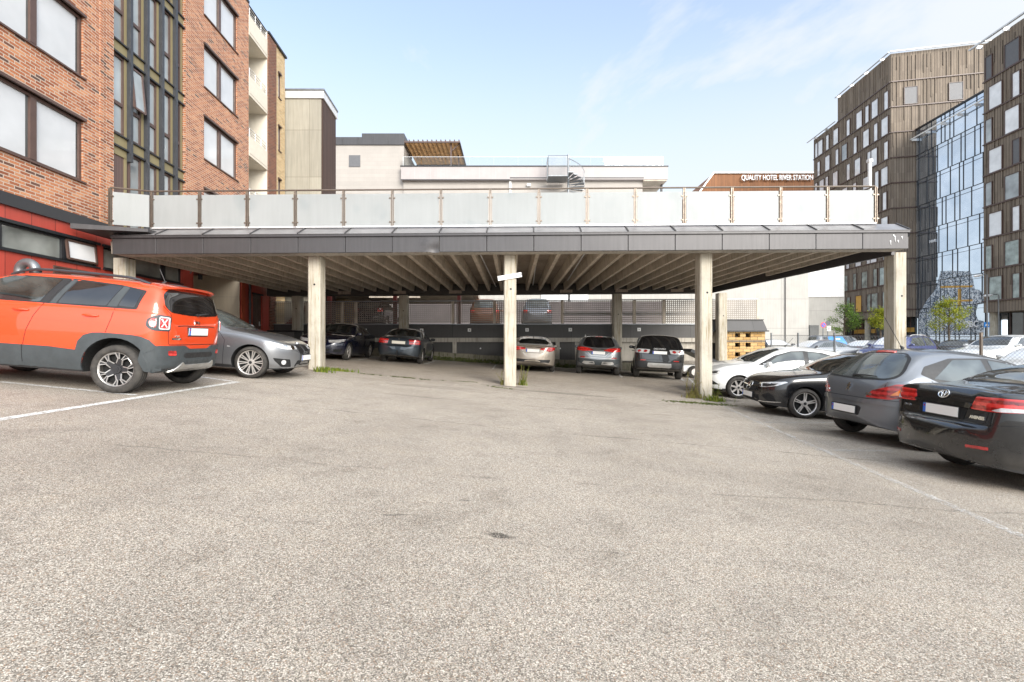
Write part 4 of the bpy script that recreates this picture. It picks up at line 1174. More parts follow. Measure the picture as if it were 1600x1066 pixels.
at_ = thing('glass_atrium', 'tall glass curtain wall between the two brown office buildings', 'building', (51, 56, 0))
f3 = Face(48.57 + kx * 62.5, 62.5, -kx, -1); L3 = 11.2
s = MB(); s.prism([f3(0, 0, 0), f3(L3, 0, 0), f3(L3, 0, -8), f3(0, 0, -8)], (0, 0, 29.2)); s.build('glass', [M['mirror_glass']], at_)
s = MB(); R3 = random.Random(5)
for z0 in JO[:8]:
    fbox(s, f3, 0, L3, z0 - .04, z0 + .02, 0, .06); fbox(s, f3, 0, L3, z0 - .53, z0 - .5, 0, .05)
fbox(s, f3, 0, L3, 29.1, 29.3, -.2, .12)
zz = [0] + JO[:8]
for i, (z0, z1) in enumerate(zip(zz, zz[1:])):
    t = R3.uniform(.2, .8)
    while t < L3:
        fbox(s, f3, t, t + .045, z0 + .02, z1 - .04, 0, .055); t += R3.choice((.55, 1.55, 1.25, .7, 1.5))
s.build('mullion', M['black_metal'], at_)
s = MB(); fbox(s, f3, -.3, L3, 27.9, 28.02, .55, .67)
for k in range(5): fbox(s, f3, .2 + k * 2.3, .3 + k * 2.3, 27.7, 28.0, 0, .6)
s.build('canopy_rail', M['white_paint'], at_)
s = MB()
def tz(px, py):
    u = (px - 800) / F; d = 48.57 / (u - kx); return f3((62.5 - d) * sqrt(1 + kx * kx), CAMZ + (HY - py) * d / F, .008)
ol = [(1436, 524), (1436, 490), (1448, 470), (1462, 452), (1466, 438), (1470, 424), (1486, 423), (1500, 424), (1516, 424), (1520, 436), (1523, 452), (1530, 453), (1537, 460), (1538, 474), (1528, 476), (1524, 490), (1528, 500), (1537, 502), (1537, 524)]
s.prism([tz(*p) for p in ol], Vector(f3(0, 0, .006)) - Vector(f3(0, 0, 0)))
s.build('mosaic_film', M['mosaic_film'], at_)
s = MB()
for (a, b, c, d) in ((1470, 447, 1520, 450), (1475, 469, 1520, 472), (1497, 452, 1502, 480)):
    p = [tz(a, b), tz(c, b - 1), tz(c, d - 1), tz(a, d)]
    s.prism([Vector(q) + Vector((-.012, 0, 0)) for q in p], Vector(f3(0, 0, .006)) - Vector(f3(0, 0, 0)))
s.build('ochre_beam', M['ochre_blind'], at_)
c = Vector(tz(1519, 507)); dx = (Vector(f3(1, 0, 0)) - Vector(f3(0, 0, 0)))
text_mesh('shop_lettering', 'OBC', .95, M['lettering_white'], at_, c + Vector((-.15, 0, 0)), dx, (0, 0, 1), .03, bold=.02)
text_mesh('company_lettering', 'MAR', .5, M['lettering_white'], at_, Vector(tz(1458, 377)) + Vector((-.05, 0, 0)), dx, (0, 0, 1), .02)

nb = thing('brown_office_wing', 'brown batten clad office wing with large windows at the right edge', 'building', (49, 46, 0))
f4 = Face(47.0 + kx * 51, 51.0, -kx, -1); L4 = 26; zt4 = 33.2
s = MB(); s.prism([f4(0, 4.4, 0), f4(L4, 4.4, 0), f4(L4, 4.4, -18), f4(0, 4.4, -18)], (0, 0, zt4 - 4.4)); s.build('wall', M['batten_cladding'], nb)
s = MB()
for z0 in JO[:8]: fbox(s, f4, 0, L4, z0 - .06, z0 + .06, 0, .14)
s.build('floor_strip', M['brown_frame'], nb)
s = MB()
for i in range(8): batten_ribs(s, f4, .1, L4, JO[i] + .06, min(JO[i + 1], zt4) - .06)
s.build('batten', M['batten_cladding'], nb)
for i in range(8):
    z0 = JO[i] + .1; row = ((.35, 1.05), (2.5, 3.95), (5.6, 6.3), (8, 9.4), (11.4, 12.1)) if i % 2 else ((.75, 2.15), (3.3, 4.0), (5.4, 6.8), (9, 9.7), (11, 12.5))
    for k, (a, b) in enumerate(row):
        pane = 'grey_blind' if (i == 7 or (i == 4 and k == 1)) else ('green_pane' if i < 2 else ('cloudy_pane' if R2.random() < .25 else 'bright_pane'))
        clad_window(nb, f4, a, b, z0, z0 + 2.4, pane)
s = MB(); fbox(s, f4, -1.0, L4, zt4 + .02, zt4 + .18, .5, .7)
for k in range(5): fbox(s, f4, -.2 + k * 3, -.08 + k * 3, zt4 - .3, zt4 + .05, 0, .6)
s.build('eaves_rail', M['pale_metal'], nb)
s = MB(); fbox(s, f4, 0, L4, -.2, 4.4, -2.6, -2.4); s.build('shopfront', M['dark_pane'], nb)
s = MB()
for k in range(9): fbox(s, f4, .3 + k * 1.5, .42 + k * 1.5, -.2, 4.4, -2.4, -2.3)
s.build('shopfront_mullion', M['brown_frame'], nb)
for t in (.5, 8.2): c = Vector(f4(t, 0, -.6)); s = MB(); s.tube([(c.x, c.y, -.2), (c.x, c.y, 4.4)], .36, 14); s.build('column', M['pillar_concrete'], nb, smooth=True)

# yellow brick hut with a metal roof at the right end of the ramp
hu = thing('ochre_brick_hut', 'ochre brick enclosure with square holes under a dark metal roof at the ramp end', 'hut', (11, 23.5, 0))
x0 = X(1130, 23.6); x1 = X(1195.5, 23.6); yh = 23.6; s = MB()
holes = []
for hx in (1152.5, 1169):
    for hy in (524, 539, 554): holes.append((X(hx - 4, yh), X(hx + 4, yh), Z(hy + 3.2, yh), Z(hy - 3.2, yh)))
xs = sorted({x0, x1} | {h[0] for h in holes} | {h[1] for h in holes}); zs = sorted({-.6, Z(518, yh)} | {h[2] for h in holes} | {h[3] for h in holes})
for a, b in zip(xs, xs[1:]):
    for c, d in zip(zs, zs[1:]):
        if any(h[0] <= a and b <= h[1] and h[2] <= c and d <= h[3] for h in holes): continue
        s.quad((a, yh, c), (b, yh, c), (b, yh, d), (a, yh, d))
for (a, b, c, d) in holes:
    s.quad((a, yh, c), (b, yh, c), (b, yh + .22, c), (a, yh + .22, c)); s.quad((a, yh + .22, d), (b, yh + .22, d), (b, yh, d), (a, yh, d))
    s.quad((a, yh, c), (a, yh + .22, c), (a, yh + .22, d), (a, yh, d)); s.quad((b, yh + .22, c), (b, yh, c), (b, yh, d), (b, yh + .22, d))
s.quad((x1, yh, -.6), (x1, yh + 3, -.6), (x1, yh + 3, Z(518, yh)), (x1, yh, Z(518, yh)))
s.quad((x0, yh + .25, -.6), (x0, yh, -.6), (x0, yh, Z(518, yh)), (x0, yh + .25, Z(518, yh)))
s.build('wall', M['ochre_brick'], hu)
s = MB(); s.box(x0 + .1, x1 - .1, yh + 1.6, yh + 1.7, -.6, 1.7); s.build('back_wall', M['charcoal_panel'], hu)
s = MB(); s.box(x0, x1, yh - .03, yh, Z(533, yh) - .03, Z(533, yh) + .02); s.build('band', M['fascia_metal'], hu)
s = MB(); s.hexa([(x0 - .6, yh - .15, Z(517.5, yh)), (x1 + .05, yh - .15, Z(517.5, yh)), (x1 + .05, yh + 1.2, Z(517.5, yh)), (x0 - .6, yh + 1.2, Z(517.5, yh)), (x0 - .6, yh + .1, Z(500, yh)), (x1 - .05, yh + .1, Z(500, yh)), (x1 - .05, yh + 1.2, Z(500, yh)), (x0 - .6, yh + 1.2, Z(500, yh))])
s.build('roof', M['charcoal_panel'], hu)
s = MB(); s.box(x0 - .6, x1 + .1, yh - .2, yh - .152, Z(518.5, yh), Z(516.5, yh)); s.box(x0 - .6, x1 - .03, yh + .05, yh + 1.2, Z(500, yh) + .002, Z(499, yh)); s.build('roof_trim', M['black_metal'], hu)
# ------------------------------------------------------------ cars
def pchip(pts):
    xs = [p[0] for p in pts]; ys = [p[1] for p in pts]; n = len(xs)
    h = [xs[i + 1] - xs[i] for i in range(n - 1)]; d = [(ys[i + 1] - ys[i]) / h[i] for i in range(n - 1)]
    m = [0.0] * n; m[0] = d[0]; m[-1] = d[-1]
    for i in range(1, n - 1):
        if d[i - 1] * d[i] > 0:
            w1 = 2 * h[i] + h[i - 1]; w2 = h[i] + 2 * h[i - 1]
            m[i] = (w1 + w2) / (w1 / d[i - 1] + w2 / d[i])
    def f(x):
        if x <= xs[0]: return ys[0]
        if x >= xs[-1]: return ys[-1]
        i = max(k for k in range(n - 1) if xs[k] <= x)
        t = (x - xs[i]) / h[i]
        return (ys[i] * (1 + 2 * t) * (1 - t) ** 2 + h[i] * m[i] * t * (1 - t) ** 2 + ys[i + 1] * t * t * (3 - 2 * t) + h[i] * m[i + 1] * t * t * (t - 1))
    return f

def crom(P, sub):
    out = []
    n = len(P)
    for i in range(n - 1):
        p0 = P[max(0, i - 1)]; p1 = P[i]; p2 = P[i + 1]; p3 = P[min(n - 1, i + 2)]
        for k in range(sub):
            t = k / sub
            out.append(tuple(.5 * ((2 * b) + (-a + c) * t + (2 * a - 5 * b + 4 * c - d) * t * t + (-a + 3 * b - 3 * c + d) * t ** 3) for a, b, c, d in zip(p0, p1, p2, p3)))
    out.append(P[-1])
    return out

def rounded(poly, r, seg=4):
    if not r: return [tuple(p) for p in poly]
    out = []; n = len(poly)
    for i in range(n):
        p = Vector(poly[i]); a = Vector(poly[i - 1]); b = Vector(poly[(i + 1) % n])
        ra = min(r, (a - p).length * .45); rb = min(r, (b - p).length * .45)
        A = p + (a - p).normalized() * ra; B = p + (b - p).normalized() * rb
        for k in range(seg + 1):
            t = k / seg
            q = A * (1 - t) ** 2 + p * 2 * t * (1 - t) + B * t * t
            out.append((q.x, q.y))
    return out

def sym(half):
    return list(half) + [(-y, z) for y, z in reversed(half)]

class Car:
    def __init__(s, name, label, spec, group=None):
        s.sp = spec; s.L = spec['L']; s.W = spec['W'] / 2; s.name = name
        s.root = thing(name, label, 'car', (0, 0, 0), group)
        s.body()
    # -- body shell
    def body(s):
        sp = s.sp; L = s.L; W = s.W
        T = pchip(sp['T']); B = pchip(sp.get('B', [(0, .42), (.12, .30), (.45, .24), (1.0, .19), (L - 1.0, .19), (L - .4, .21), (L - .1, .25), (L, .36)]))
        S = pchip(sp['S']); th = tan(radians(sp.get('tumble', 24)))
        rr = sp.get('rr', .38); rf = sp.get('rf', .5); ne = sp.get('ne', 2.6)
        def g(x, r, n=ne):
            if x >= r: return 1.0
            u = 1 - max(0, x + .004) / r
            return (1 - u ** n) ** (1 / n)
        tp = pchip(sp.get('taper', [(0, .95), (L * .2, .985), (L * .5, 1), (L * .78, .99), (L, .94)]))
        xs = []
        n = 22
        for i in range(n): xs.append(.62 * (i / n) ** 2)
        x = .62
        while x < L - .62: xs.append(x); x += .075
        for i in range(n + 1): xs.append(L - .62 * (1 - i / n) ** 2)
        rings = []
        cr = sp.get('crown', .035)
        for x in xs:
            t = T(x); b = min(B(x), t - .03); sv = min(S(x), t - .035)
            if sv < b + .02: sv = b + (t - b) * .6
            w = W * tp(x) * min(g(x, rr), g(L - x, rf))
            ws = w * sp.get('sw', .965); hh = sv - b
            H = t - sv
            c = min(.10, H * .42)
            zE = t - c - min(cr, H * .2)
            yE = max(ws - th * (zE - sv) - min(.03, H * .3), ws * .5)
            bul = .018 * min(1, H / .3)
            P = [(0, b), (w * .84, b), (w * .93, b + .03 * min(1, hh / .3)), (w * .975, b + hh * .22), (w * .995, b + hh * .45), (w, b + hh * .66), (w * .99, b + hh * .86), (ws, sv),
                 (ws - .012 * min(1, H / .1), sv + min(.03, H * .18)),
                 ((ws + yE) / 2 + bul, (sv + zE) / 2), (yE, zE), (yE - min(.05, w * .2), t - c * .42 - min(cr, H * .2)), (max(yE - .17, yE * .6), t - c * .10 - min(cr, H * .2) * .75), (yE * .4, t - min(cr, H * .2) * .16), (0, t)]
            R = crom(P, 3)
            rings.append([(x, y, z) for y, z in R] + [(x, -y, z) for y, z in R[-2:0:-1]])
        m = len(rings[0]); bm = bmesh.new()
        vs = [[bm.verts.new(p) for p in rg] for rg in rings]
        for i in range(len(rings) - 1):
            for k in range(m):
                bm.faces.new((vs[i][k], vs[i + 1][k], vs[i + 1][(k + 1) % m], vs[i][(k + 1) % m]))
        bm.faces.new(vs[0][::1]); bm.faces.new(vs[-1][::-1])
        bmesh.ops.recalc_face_normals(bm, faces=bm.faces)
        s.bvh = BVHTree.FromBMesh(bm)
        for f in bm.faces: f.smooth = True
        me = bpy.data.meshes.new('body'); bm.to_mesh(me); bm.free()
        me.materials.append(M[sp['paint']]); me.materials.append(M['arch_liner'])
        o = bpy.data.objects.new('body', me); COL.objects.link(o)
        if sp.get('arches', True):
            cb = bmesh.new()
            for xa in (s.xr(), s.xf()):
                for sg in (1, -1):
                    r = sp['R'] + sp.get('gap', .045)
                    res = bmesh.ops.create_cone(cb, cap_ends=True, segments=40, radius1=r, radius2=r, depth=.46)
                    mt = Matrix.Translation((xa, sg * (W - .23 + .17), sp['R'] + .005)) @ Matrix.Rotation(pi / 2, 4, 'X')
                    bmesh.ops.transform(cb, matrix=mt, verts=res['verts'])
            for f in cb.faces: f.material_index = 1
            cme = bpy.data.meshes.new('cutter'); cb.to_mesh(cme); cb.free()
            cme.materials.append(M[sp['paint']]); cme.materials.append(M['arch_liner'])
            co = bpy.data.objects.new('cutter', cme); COL.objects.link(co)
            md = o.modifiers.new('b', 'BOOLEAN'); md.operation = 'DIFFERENCE'; md.object = co; md.solver = 'EXACT'
            dg = bpy.context.evaluated_depsgraph_get()
            nm = bpy.data.meshes.new_from_object(o.evaluated_get(dg))
            o.modifiers.clear(); o.data = nm
            bpy.data.objects.remove(co); bpy.data.meshes.remove(cme); bpy.data.meshes.remove(me)
            nm.name = 'body'
        me = o.data
        me.materials.append(M['black_plastic'])
        for p in me.polygons:
            if p.center.z < sp.get('low', .25) and p.material_index == 0: p.material_index = 2
        for p in me.polygons: p.use_smooth = True
        me.set_sharp_from_angle(angle=radians(42))
        for v in me.vertices: v.co.x -= L / 2
        o.parent = s.root
        s.bodyo = o
    def xr(s): return s.L - s.sp['fo'] - s.sp['wb']
    def xf(s): return s.L - s.sp['fo']
    # -- projection of 2-D drawings on to the shell
    def ray(s, view, a, b):
        L, W = s.L, s.W; q = .70710678
        if view in ('L', 'R'):
            sg = 1 if view == 'L' else -1; o = Vector((a, sg * 3, b)); d = Vector((0, -sg, 0))
        elif view == 'B': o = Vector((-3, a, b)); d = Vector((1, 0, 0))
        elif view == 'F': o = Vector((L + 3, a, b)); d = Vector((-1, 0, 0))
        elif view == 'T': o = Vector((a, b, 4)); d = Vector((0, 0, -1))
        elif view in ('BL', 'BR'):
            sg = 1 if view == 'BL' else -1
            o = Vector((q * a - q * 3, sg * (W + q * a + q * 3), b)); d = Vector((q, -sg * q, 0))
        else:
            sg = 1 if view == 'FL' else -1
            o = Vector((L - q * a + q * 3, sg * (W + q * a + q * 3), b)); d = Vector((-q, -sg * q, 0))
        hit, nrm, i, dist = s.bvh.ray_cast(o, d)
        if hit is None:
            hit, nrm, i, dist = s.bvh.find_nearest(o + d * 3)
        if nrm.dot(d) > 0: nrm = -nrm
        return hit, nrm
    def views(s, v):
        if v == 'S': return ('L', 'R')
        if v == 'BQ': return ('BL', 'BR')
        if v == 'FQ': return ('FL', 'FR')
        return (v,)
    def patch(s, name, view, poly, mat, off=.004, r=.02, grid=.06, parent=None, skirt=.02, mirror=False):
        objs = []
        for vw in s.views(view):
            for mm in ((1, -1) if mirror else (1,)):
                pl = rounded(poly, r)
                if mm < 0: pl = [(-a, b) if vw in ('B', 'F') else (a, -b) for a, b in pl]
                bd = []
                for i in range(len(pl)):
                    a = Vector(pl[i]); b = Vector(pl[(i + 1) % len(pl)]); k = max(1, int((b - a).length / (grid * .6)))
                    for j in range(k): bd.append(a + (b - a) * j / k)
                nb_ = len(bd)
                x0 = min(p.x for p in bd); x1 = max(p.x for p in bd); y0 = min(p.y for p in bd); y1 = max(p.y for p in bd)
                def inside(x, y):
                    c = False; j = nb_ - 1
                    for i in range(nb_):
                        if (bd[i].y > y) != (bd[j].y > y) and x < (bd[j].x - bd[i].x) * (y - bd[i].y) / (bd[j].y - bd[i].y) + bd[i].x: c = not c
                        j = i
                    return c
                inner = []
                ny_ = max(1, int((y1 - y0) / grid)); nx_ = max(1, int((x1 - x0) / grid))
                for j in range(1, ny_):
                    for i in range(1, nx_):
                        x = x0 + (x1 - x0) * i / nx_; y = y0 + (y1 - y0) * j / ny_
                        if inside(x, y) and min((bd[k] - Vector((x, y))).length for k in range(nb_)) > grid * .3: inner.append(Vector((x, y)))
                allp = bd + inner
                ov, oe, of, *_ = delaunay_2d_cdt(allp, [], [list(range(nb_))], 1, 1e-6)
                P = []; N = []
                for v in ov:
                    h, n = s.ray(vw, v.x, v.y); P.append(h + n * off); N.append(n)
                mb = MB(); mb.add(P, [tuple(f) for f in of])
                bm = bmesh.new()
                bv = [bm.verts.new(p) for p in P]
                for f in of:
                    try: bm.faces.new([bv[i] for i in f])
                    except ValueError: pass
                c, nr = s.ray(vw, sum(p.x for p in bd) / nb_, sum(p.y for p in bd) / nb_)
                if sum((f.normal for f in bm.faces), Vector()).dot(Vector()) == 0: pass
                bm.normal_update()
                an = sum((f.normal * f.calc_area() for f in bm.faces), Vector((0, 0, 0)))
                if an.dot(sum(N, Vector((0, 0, 0)))) < 0: bmesh.ops.reverse_faces(bm, faces=bm.faces)
                for f in bm.faces: f.smooth = True
                if skirt:
                    nm = {bv[i]: N[i] for i in range(len(bv))}
                    es = [e for e in bm.edges if e.is_boundary]
                    rg = bmesh.ops.extrude_edge_only(bm, edges=es)
                    new = [g for g in rg['geom'] if isinstance(g, bmesh.types.BMVert)]
                    org = {tuple(round(q, 6) for q in v.co): nm[v] for v in bv}
                    for v in new: v.co -= org.get(tuple(round(q, 6) for q in v.co), Vector((0, 0, 0))) * (skirt + off)
                    bmesh.ops.recalc_face_normals(bm, faces=bm.faces)
                    bm.normal_update()
                    an = sum((f.normal * f.calc_area() for f in bm.faces), Vector((0, 0, 0)))
                    if an.dot(sum(N, Vector((0, 0, 0)))) < 0: bmesh.ops.reverse_faces(bm, faces=bm.faces)
                me = bpy.data.meshes.new(name); bm.to_mesh(me); bm.free()
                for v in me.vertices: v.co.x -= s.L / 2
                me.materials.append(M[mat]); me.set_sharp_from_angle(angle=radians(50))
                objs.append(link(name, me, parent[len(objs)] if isinstance(parent, list) else (parent or s.root)))
        return objs
    def line(s, name, view, pts, w=.008, mat='gap_line', off=.0015, parent=None, close=False, mirror=False):
        for vw in s.views(view):
            for mm in ((1, -1) if mirror else (1,)):
                pp = [Vector((a * (mm if vw in ('B', 'F') else 1), b * (mm if vw == 'T' else 1))) for a, b in pts]
                if close: pp.append(pp[0])
                q = []
                for a, b in zip(pp, pp[1:]):
                    k = max(1, int((b - a).length / .04))
                    for j in range(k): q.append(a + (b - a) * j / k)
                q.append(pp[-1])
                mb = MB(); vs = []
                for i, p in enumerate(q):
                    d = (q[min(len(q) - 1, i + 1)] - q[max(0, i - 1)]).normalized(); n2 = Vector((-d.y, d.x)) * w / 2
                    for e in (p + n2, p - n2):
                        h, n = s.ray(vw, e.x, e.y); h = h + n * off; vs.append((h.x - s.L / 2, h.y, h.z))
                mb.add(vs, [(2 * i, 2 * i + 1, 2 * i + 3, 2 * i + 2) for i in range(len(q) - 1)])
                mb.build(name, M[mat], parent or s.root, local=True)
    def plate(s, view, z, w=.52, h=.112, y=0.0, off=.012, blue=True, mat='plate_white', tilt=0):
        sg = -1 if view == 'B' else 1
        hit, n = s.ray(view, y, z)
        x = hit.x - s.L / 2 + sg * off
        mb = MB(); th = .006
        def bx(y0, y1, z0, z1, d0, d1, m):
            mb.box(min(x + sg * d0, x + sg * d1), max(x + sg * d0, x + sg * d1), y0, y1, z0, z1, m)
        bx(y - w / 2 - .012, y + w / 2 + .012, z - h / 2 - .018, z + h / 2 + .01, -.03, 0, 2)
        bx(y - w / 2, y + w / 2, z - h / 2, z + h / 2, 0, th, 0)
        if blue:
            lft = -1 if view == 'F' else 1     # left end as read
            yy = (y + lft * (w / 2 - .042), y + lft * w / 2); bx(min(yy), max(yy), z - h / 2, z + h / 2, th, th + .002, 1)
            yy = (y + lft * (w / 2 - .03), y + lft * (w / 2 - .012)); bx(min(yy), max(yy), z + .015, z + .038, th + .002, th + .003, 3)
        p = mb.build('number_plate', [M[mat], M['plate_blue'], M['black_plastic'], M['lens_bright_red']], s.root, local=True)
        return p
    def text(s, view, body, y, z, size, mat='chrome', off=.004, name='badge_lettering'):
        sg = -1 if view == 'B' else 1
        hit, n = s.ray(view, y, z)
        ydir = Vector((0, -1, 0)) if view == 'B' else Vector((0, 1, 0))
        up = Vector((0, 0, 1)) - n * n.z; up.normalize(); xd = up.cross(n)
        p = hit + n * off; p.x -= s.L / 2
        return text_mesh(name, body, size, M[mat], s.root, p, xd, up, .004, local=True, bold=size * .02)
    def badge(s, view, y, z, r, kind='ring', mat='chrome'):
        hit, n = s.ray(view, y, z)
        up = Vector((0, 0, 1)) - n * n.z; up.normalize(); xd = up.cross(n); c = hit + n * .008; c.x -= s.L / 2
        mb = MB()
        def ring(cx, cz, rx, rz, t):
            mb.tube([c + xd * (cx + rx * cos(a)) + up * (cz + rz * sin(a)) for a in [2 * pi * k / 24 for k in range(25)]], t, 6, caps=False)
        if kind == 'ovals':
            ring(0, 0, r, r * .68, r * .09); ring(0, 0, r * .3, r * .62, r * .08); ring(0, r * .26, r * .68, r * .36, r * .08)
        elif kind == 'star':
            ring(0, 0, r, r, r * .08)
            for k in range(3):
                a = pi / 2 + k * 2 * pi / 3; d = xd * cos(a) + up * sin(a); e = xd * -sin(a) + up * cos(a)
                mb.prism([c + e * r * .14 - n * .004, c + d * r * .98 - n * .004, c - e * r * .14 - n * .004], n * .01)
        elif kind == 'roundel':
            ring(0, 0, r, r, r * .14)
            for k in range(4):
                a0 = k * pi / 2
                mb.prism([c] + [c + xd * r * .75 * cos(a0 + e) + up * r * .75 * sin(a0 + e) for e in (0, .4, .8, 1.2, pi / 2)], n * .003, 1 if k % 2 else 0)
        elif kind == 'lion':
            pts = [(-.2, 1), (.25, .95), (.35, .6), (.15, .45), (.75, .3), (.8, .05), (.25, .15), (.3, -.2), (.75, -.55), (.65, -.95), (.35, -.9), (.4, -.6), (0, -.35), (-.25, -.6), (-.2, -.95), (-.5, -.95), (-.55, -.5), (-.35, -.1), (-.35, .2), (-.7, .35), (-.75, .15), (-.9, .2), (-.8, .55), (-.4, .55), (-.45, .8)]
            mb.prism([c + xd * a * r * .8 + up * b * r for a, b in pts], n * .008)
        elif kind == 'oval':
            mb.prism([c + xd * r * cos(a) + up * r * .5 * sin(a) for a in [2 * pi * k / 20 for k in range(20)]], n * .006)
        else:
            ring(0, 0, r, r, r * .14)
        return mb.build('badge', [M[mat], M['sign_blue']], s.root, smooth=True, local=True)
    def wheel(s, style='ten', only=None, rim='rim_silver', rimr=.68):
        R = s.sp['R']; wd = s.sp.get('tw', .215)
        for xa in (s.xr(), s.xf()):
            for sg in (1, -1):
                c = Vector((xa - s.L / 2, sg * (s.W * .985 - wd / 2 - s.sp.get('inset', .012)), R))
                rr = R * rimr
                prof = [(rr - .01, -wd / 2 + .02), (rr + .01, -wd / 2 + .005), (R - .06, -wd / 2), (R - .02, -wd / 2 + .016), (R - .004, -wd / 2 + .04), (R, -wd / 4), (R, 0), (R, wd / 4), (R - .004, wd / 2 - .04), (R - .02, wd / 2 - .016), (R - .06, wd / 2), (rr + .01, wd / 2 - .005), (rr - .004, wd / 2 - .02), (rr - .02, wd / 2 - .05), (rr - .03, 0)]
                n = 48; mb = MB(); vs = []
                for k in range(n):
                    a = 2 * pi * k / n
                    for (r, y) in prof: vs.append((c.x + r * cos(a), c.y + sg * y, c.z + r * sin(a)))
                m = len(prof); fs = []
                for k in range(n):
                    for i in range(m - 1):
                        f = (k * m + i, ((k + 1) % n) * m + i, ((k + 1) % n) * m + i + 1, k * m + i + 1)
                        fs.append(f if sg > 0 else f[::-1])
                mb.add(vs, fs)
                # tread grooves
                mb.add(*disc(c + Vector((0, sg * (wd / 2 - .11), 0)), rr - .005, sg, 32), 1)
                for gy in (-.045, 0, .045):
                    mb.tube([(c.x + (R + .0005) * cos(2 * pi * k / 40), c.y + gy, c.z + (R + .0005) * sin(2 * pi * k / 40)) for k in range(41)], .004, 4, 1, caps=False)
                w = mb.build('wheel', [M['tyre_rubber'], M['arch_liner']], s.root, smooth=True, local=True, angle=40)
                rb = MB(); yo = c.y + sg * (wd / 2 - .028)
                def pt(r, a, dy=0): return Vector((c.x + r * cos(a), yo - sg * dy, c.z + r * sin(a)))
                # outer lip
                for (r0, r1, d0, d1) in ((rr - .004, rr - .022, .0, .012), (rr - .022, rr - .024, .012, .07)):
                    vs = []; fs = []
                    for k in range(40):
                        a = 2 * pi * k / 40; vs += [pt(r0, a, d0), pt(r1, a, d1)]
                    for k in range(40):
                        f = (2 * k, 2 * ((k + 1) % 40), 2 * ((k + 1) % 40) + 1, 2 * k + 1); fs.append(f if sg > 0 else f[::-1])
                    rb.add(vs, fs)
                def spoke(a0, a1, w0, w1, r0=.05, r1=None, m=0, d=.022, dd0=.03, dd1=.012):
                    r1 = r1 or rr - .016
                    p = pt(r0, a0, dd0); q = pt(r1, a1, dd1); e = (q - p).normalized(); t = Vector((0, 1, 0)).cross(e).normalized()
                    rb.prism([p - t * w0 / 2, q - t * w1 / 2, q + t * w1 / 2, p + t * w0 / 2], Vector((0, -sg * d, 0)), m)
                if style == 'ten':       # double spokes
                    for k in range(10):
                        a = 2 * pi * k / 10 + .1; de = .1
                        spoke(a - de * .6, a - de, .014, .02); spoke(a + de * .6, a + de, .014, .02)
                elif style == 'five':    # five split spokes
                    for k in range(5):
                        a = 2 * pi * k / 5 + pi / 2
                        spoke(a - .25, a - .10, .03, .016); spoke(a + .25, a + .10, .03, .016)
                elif style == 'jeep':
                    for k in range(5):
                        a = 2 * pi * k / 5 + pi / 2 + .3
                        spoke(a, a, .10, .055, .05, rr * .62, 1, .03, .03, .02)
                        for e in (-1, 1):
                            spoke(a + e * .50, a + e * .20, .012, .014, .085, rr * .62, 0, .012, .028, .010)
                            spoke(a + e * .16, a + e * .30, .02, .05, rr * .58, rr - .018, 1, .03, .02, .016)
                            spoke(a + e * .10, a + e * .19, .012, .013, rr * .60, rr - .018, 0, .012, .012, .008)
                            spoke(a + e * .20, a + e * .42, .012, .014, rr * .60, rr - .018, 0, .012, .012, .008)
                        p0 = a + .42; p1 = a + 2 * pi / 5 - .42
                        rb.tube([pt(rr - .03, p0 + (p1 - p0) * j / 4, .008) for j in range(5)], .008, 5)
                elif style == 'seven':
                    for k in range(7):
                        a = 2 * pi * k / 7 + .2; spoke(a, a, .05, .045, m=0)
                else:
                    for k in range(5):
                        a = 2 * pi * k / 5 + .3; spoke(a, a, .075, .055)
                rb.tube([c + Vector((0, sg * (wd / 2 - .075), 0)), c + Vector((0, sg * (wd / 2 - .042), 0))], [.075, .06], 16, 1 if style == 'jeep' else 0)
                rb.tube([c + Vector((0, sg * (wd / 2 - .05), 0)), c + Vector((0, sg * (wd / 2 - .036), 0))], .032, 12, 1)
                rb.build('rim', [M[rim], M['rim_dark']], w, smooth=True, local=True, angle=30)
    def mirrors(s, x, z, mat=None, w=.20):
        for sg in (1, -1):
            hit, n = s.ray('L' if sg > 0 else 'R', x, z - .03)
            mb = MB(); y = hit.y
            me = bmesh.new(); bmesh.ops.create_uvsphere(me, u_segments=14, v_segments=9, radius=1)
            vs = []
            for v in me.verts:
                p = v.co; vs.append((x - s.L / 2 + .075 * (abs(p.x) ** .7) * (1 if p.x > 0 else -.55), y + sg * (.10 + .105 * (abs(p.y) ** .75) * (1 if p.y * sg > 0 else -1) * sg), z + .065 * (abs(p.z) ** .7) * (1 if p.z > 0 else -1)))
            me.verts.index_update()
            mb.add(vs, [tuple(v.index for v in f.verts) for f in me.faces]); me.free()
            o = mb.build('side_mirror', M[mat or s.sp['paint']], s.root, smooth=True, local=True, angle=70)
            a = MB(); a.beam((x - s.L / 2, y - sg * .02, z - .05), (x - s.L / 2, y + sg * .09, z - .03), .05, .03); a.build('mirror_arm', M['black_plastic'], o, local=True)
    def handles(s, xs, z, mat=None):
        for x in xs:
            for vw in ('L', 'R'):
                sg = 1 if vw == 'L' else -1
                h, n = s.ray(vw, x, z); mb = MB()
                pts = []
                for k in range(7):
                    xx = x - .1 + .2 * k / 6; hh, nn = s.ray(vw, xx, z); o = .006 + .03 * sin(pi * k / 6) ** .5
                    pts.append((xx - s.L / 2, hh.y + sg * o, z + .004))
                mb.tube(pts, [.010, .014, .016, .016, .016, .014, .010], 8)
                mb.build('door_handle', M[mat or s.sp['paint']], s.root, smooth=True, local=True)
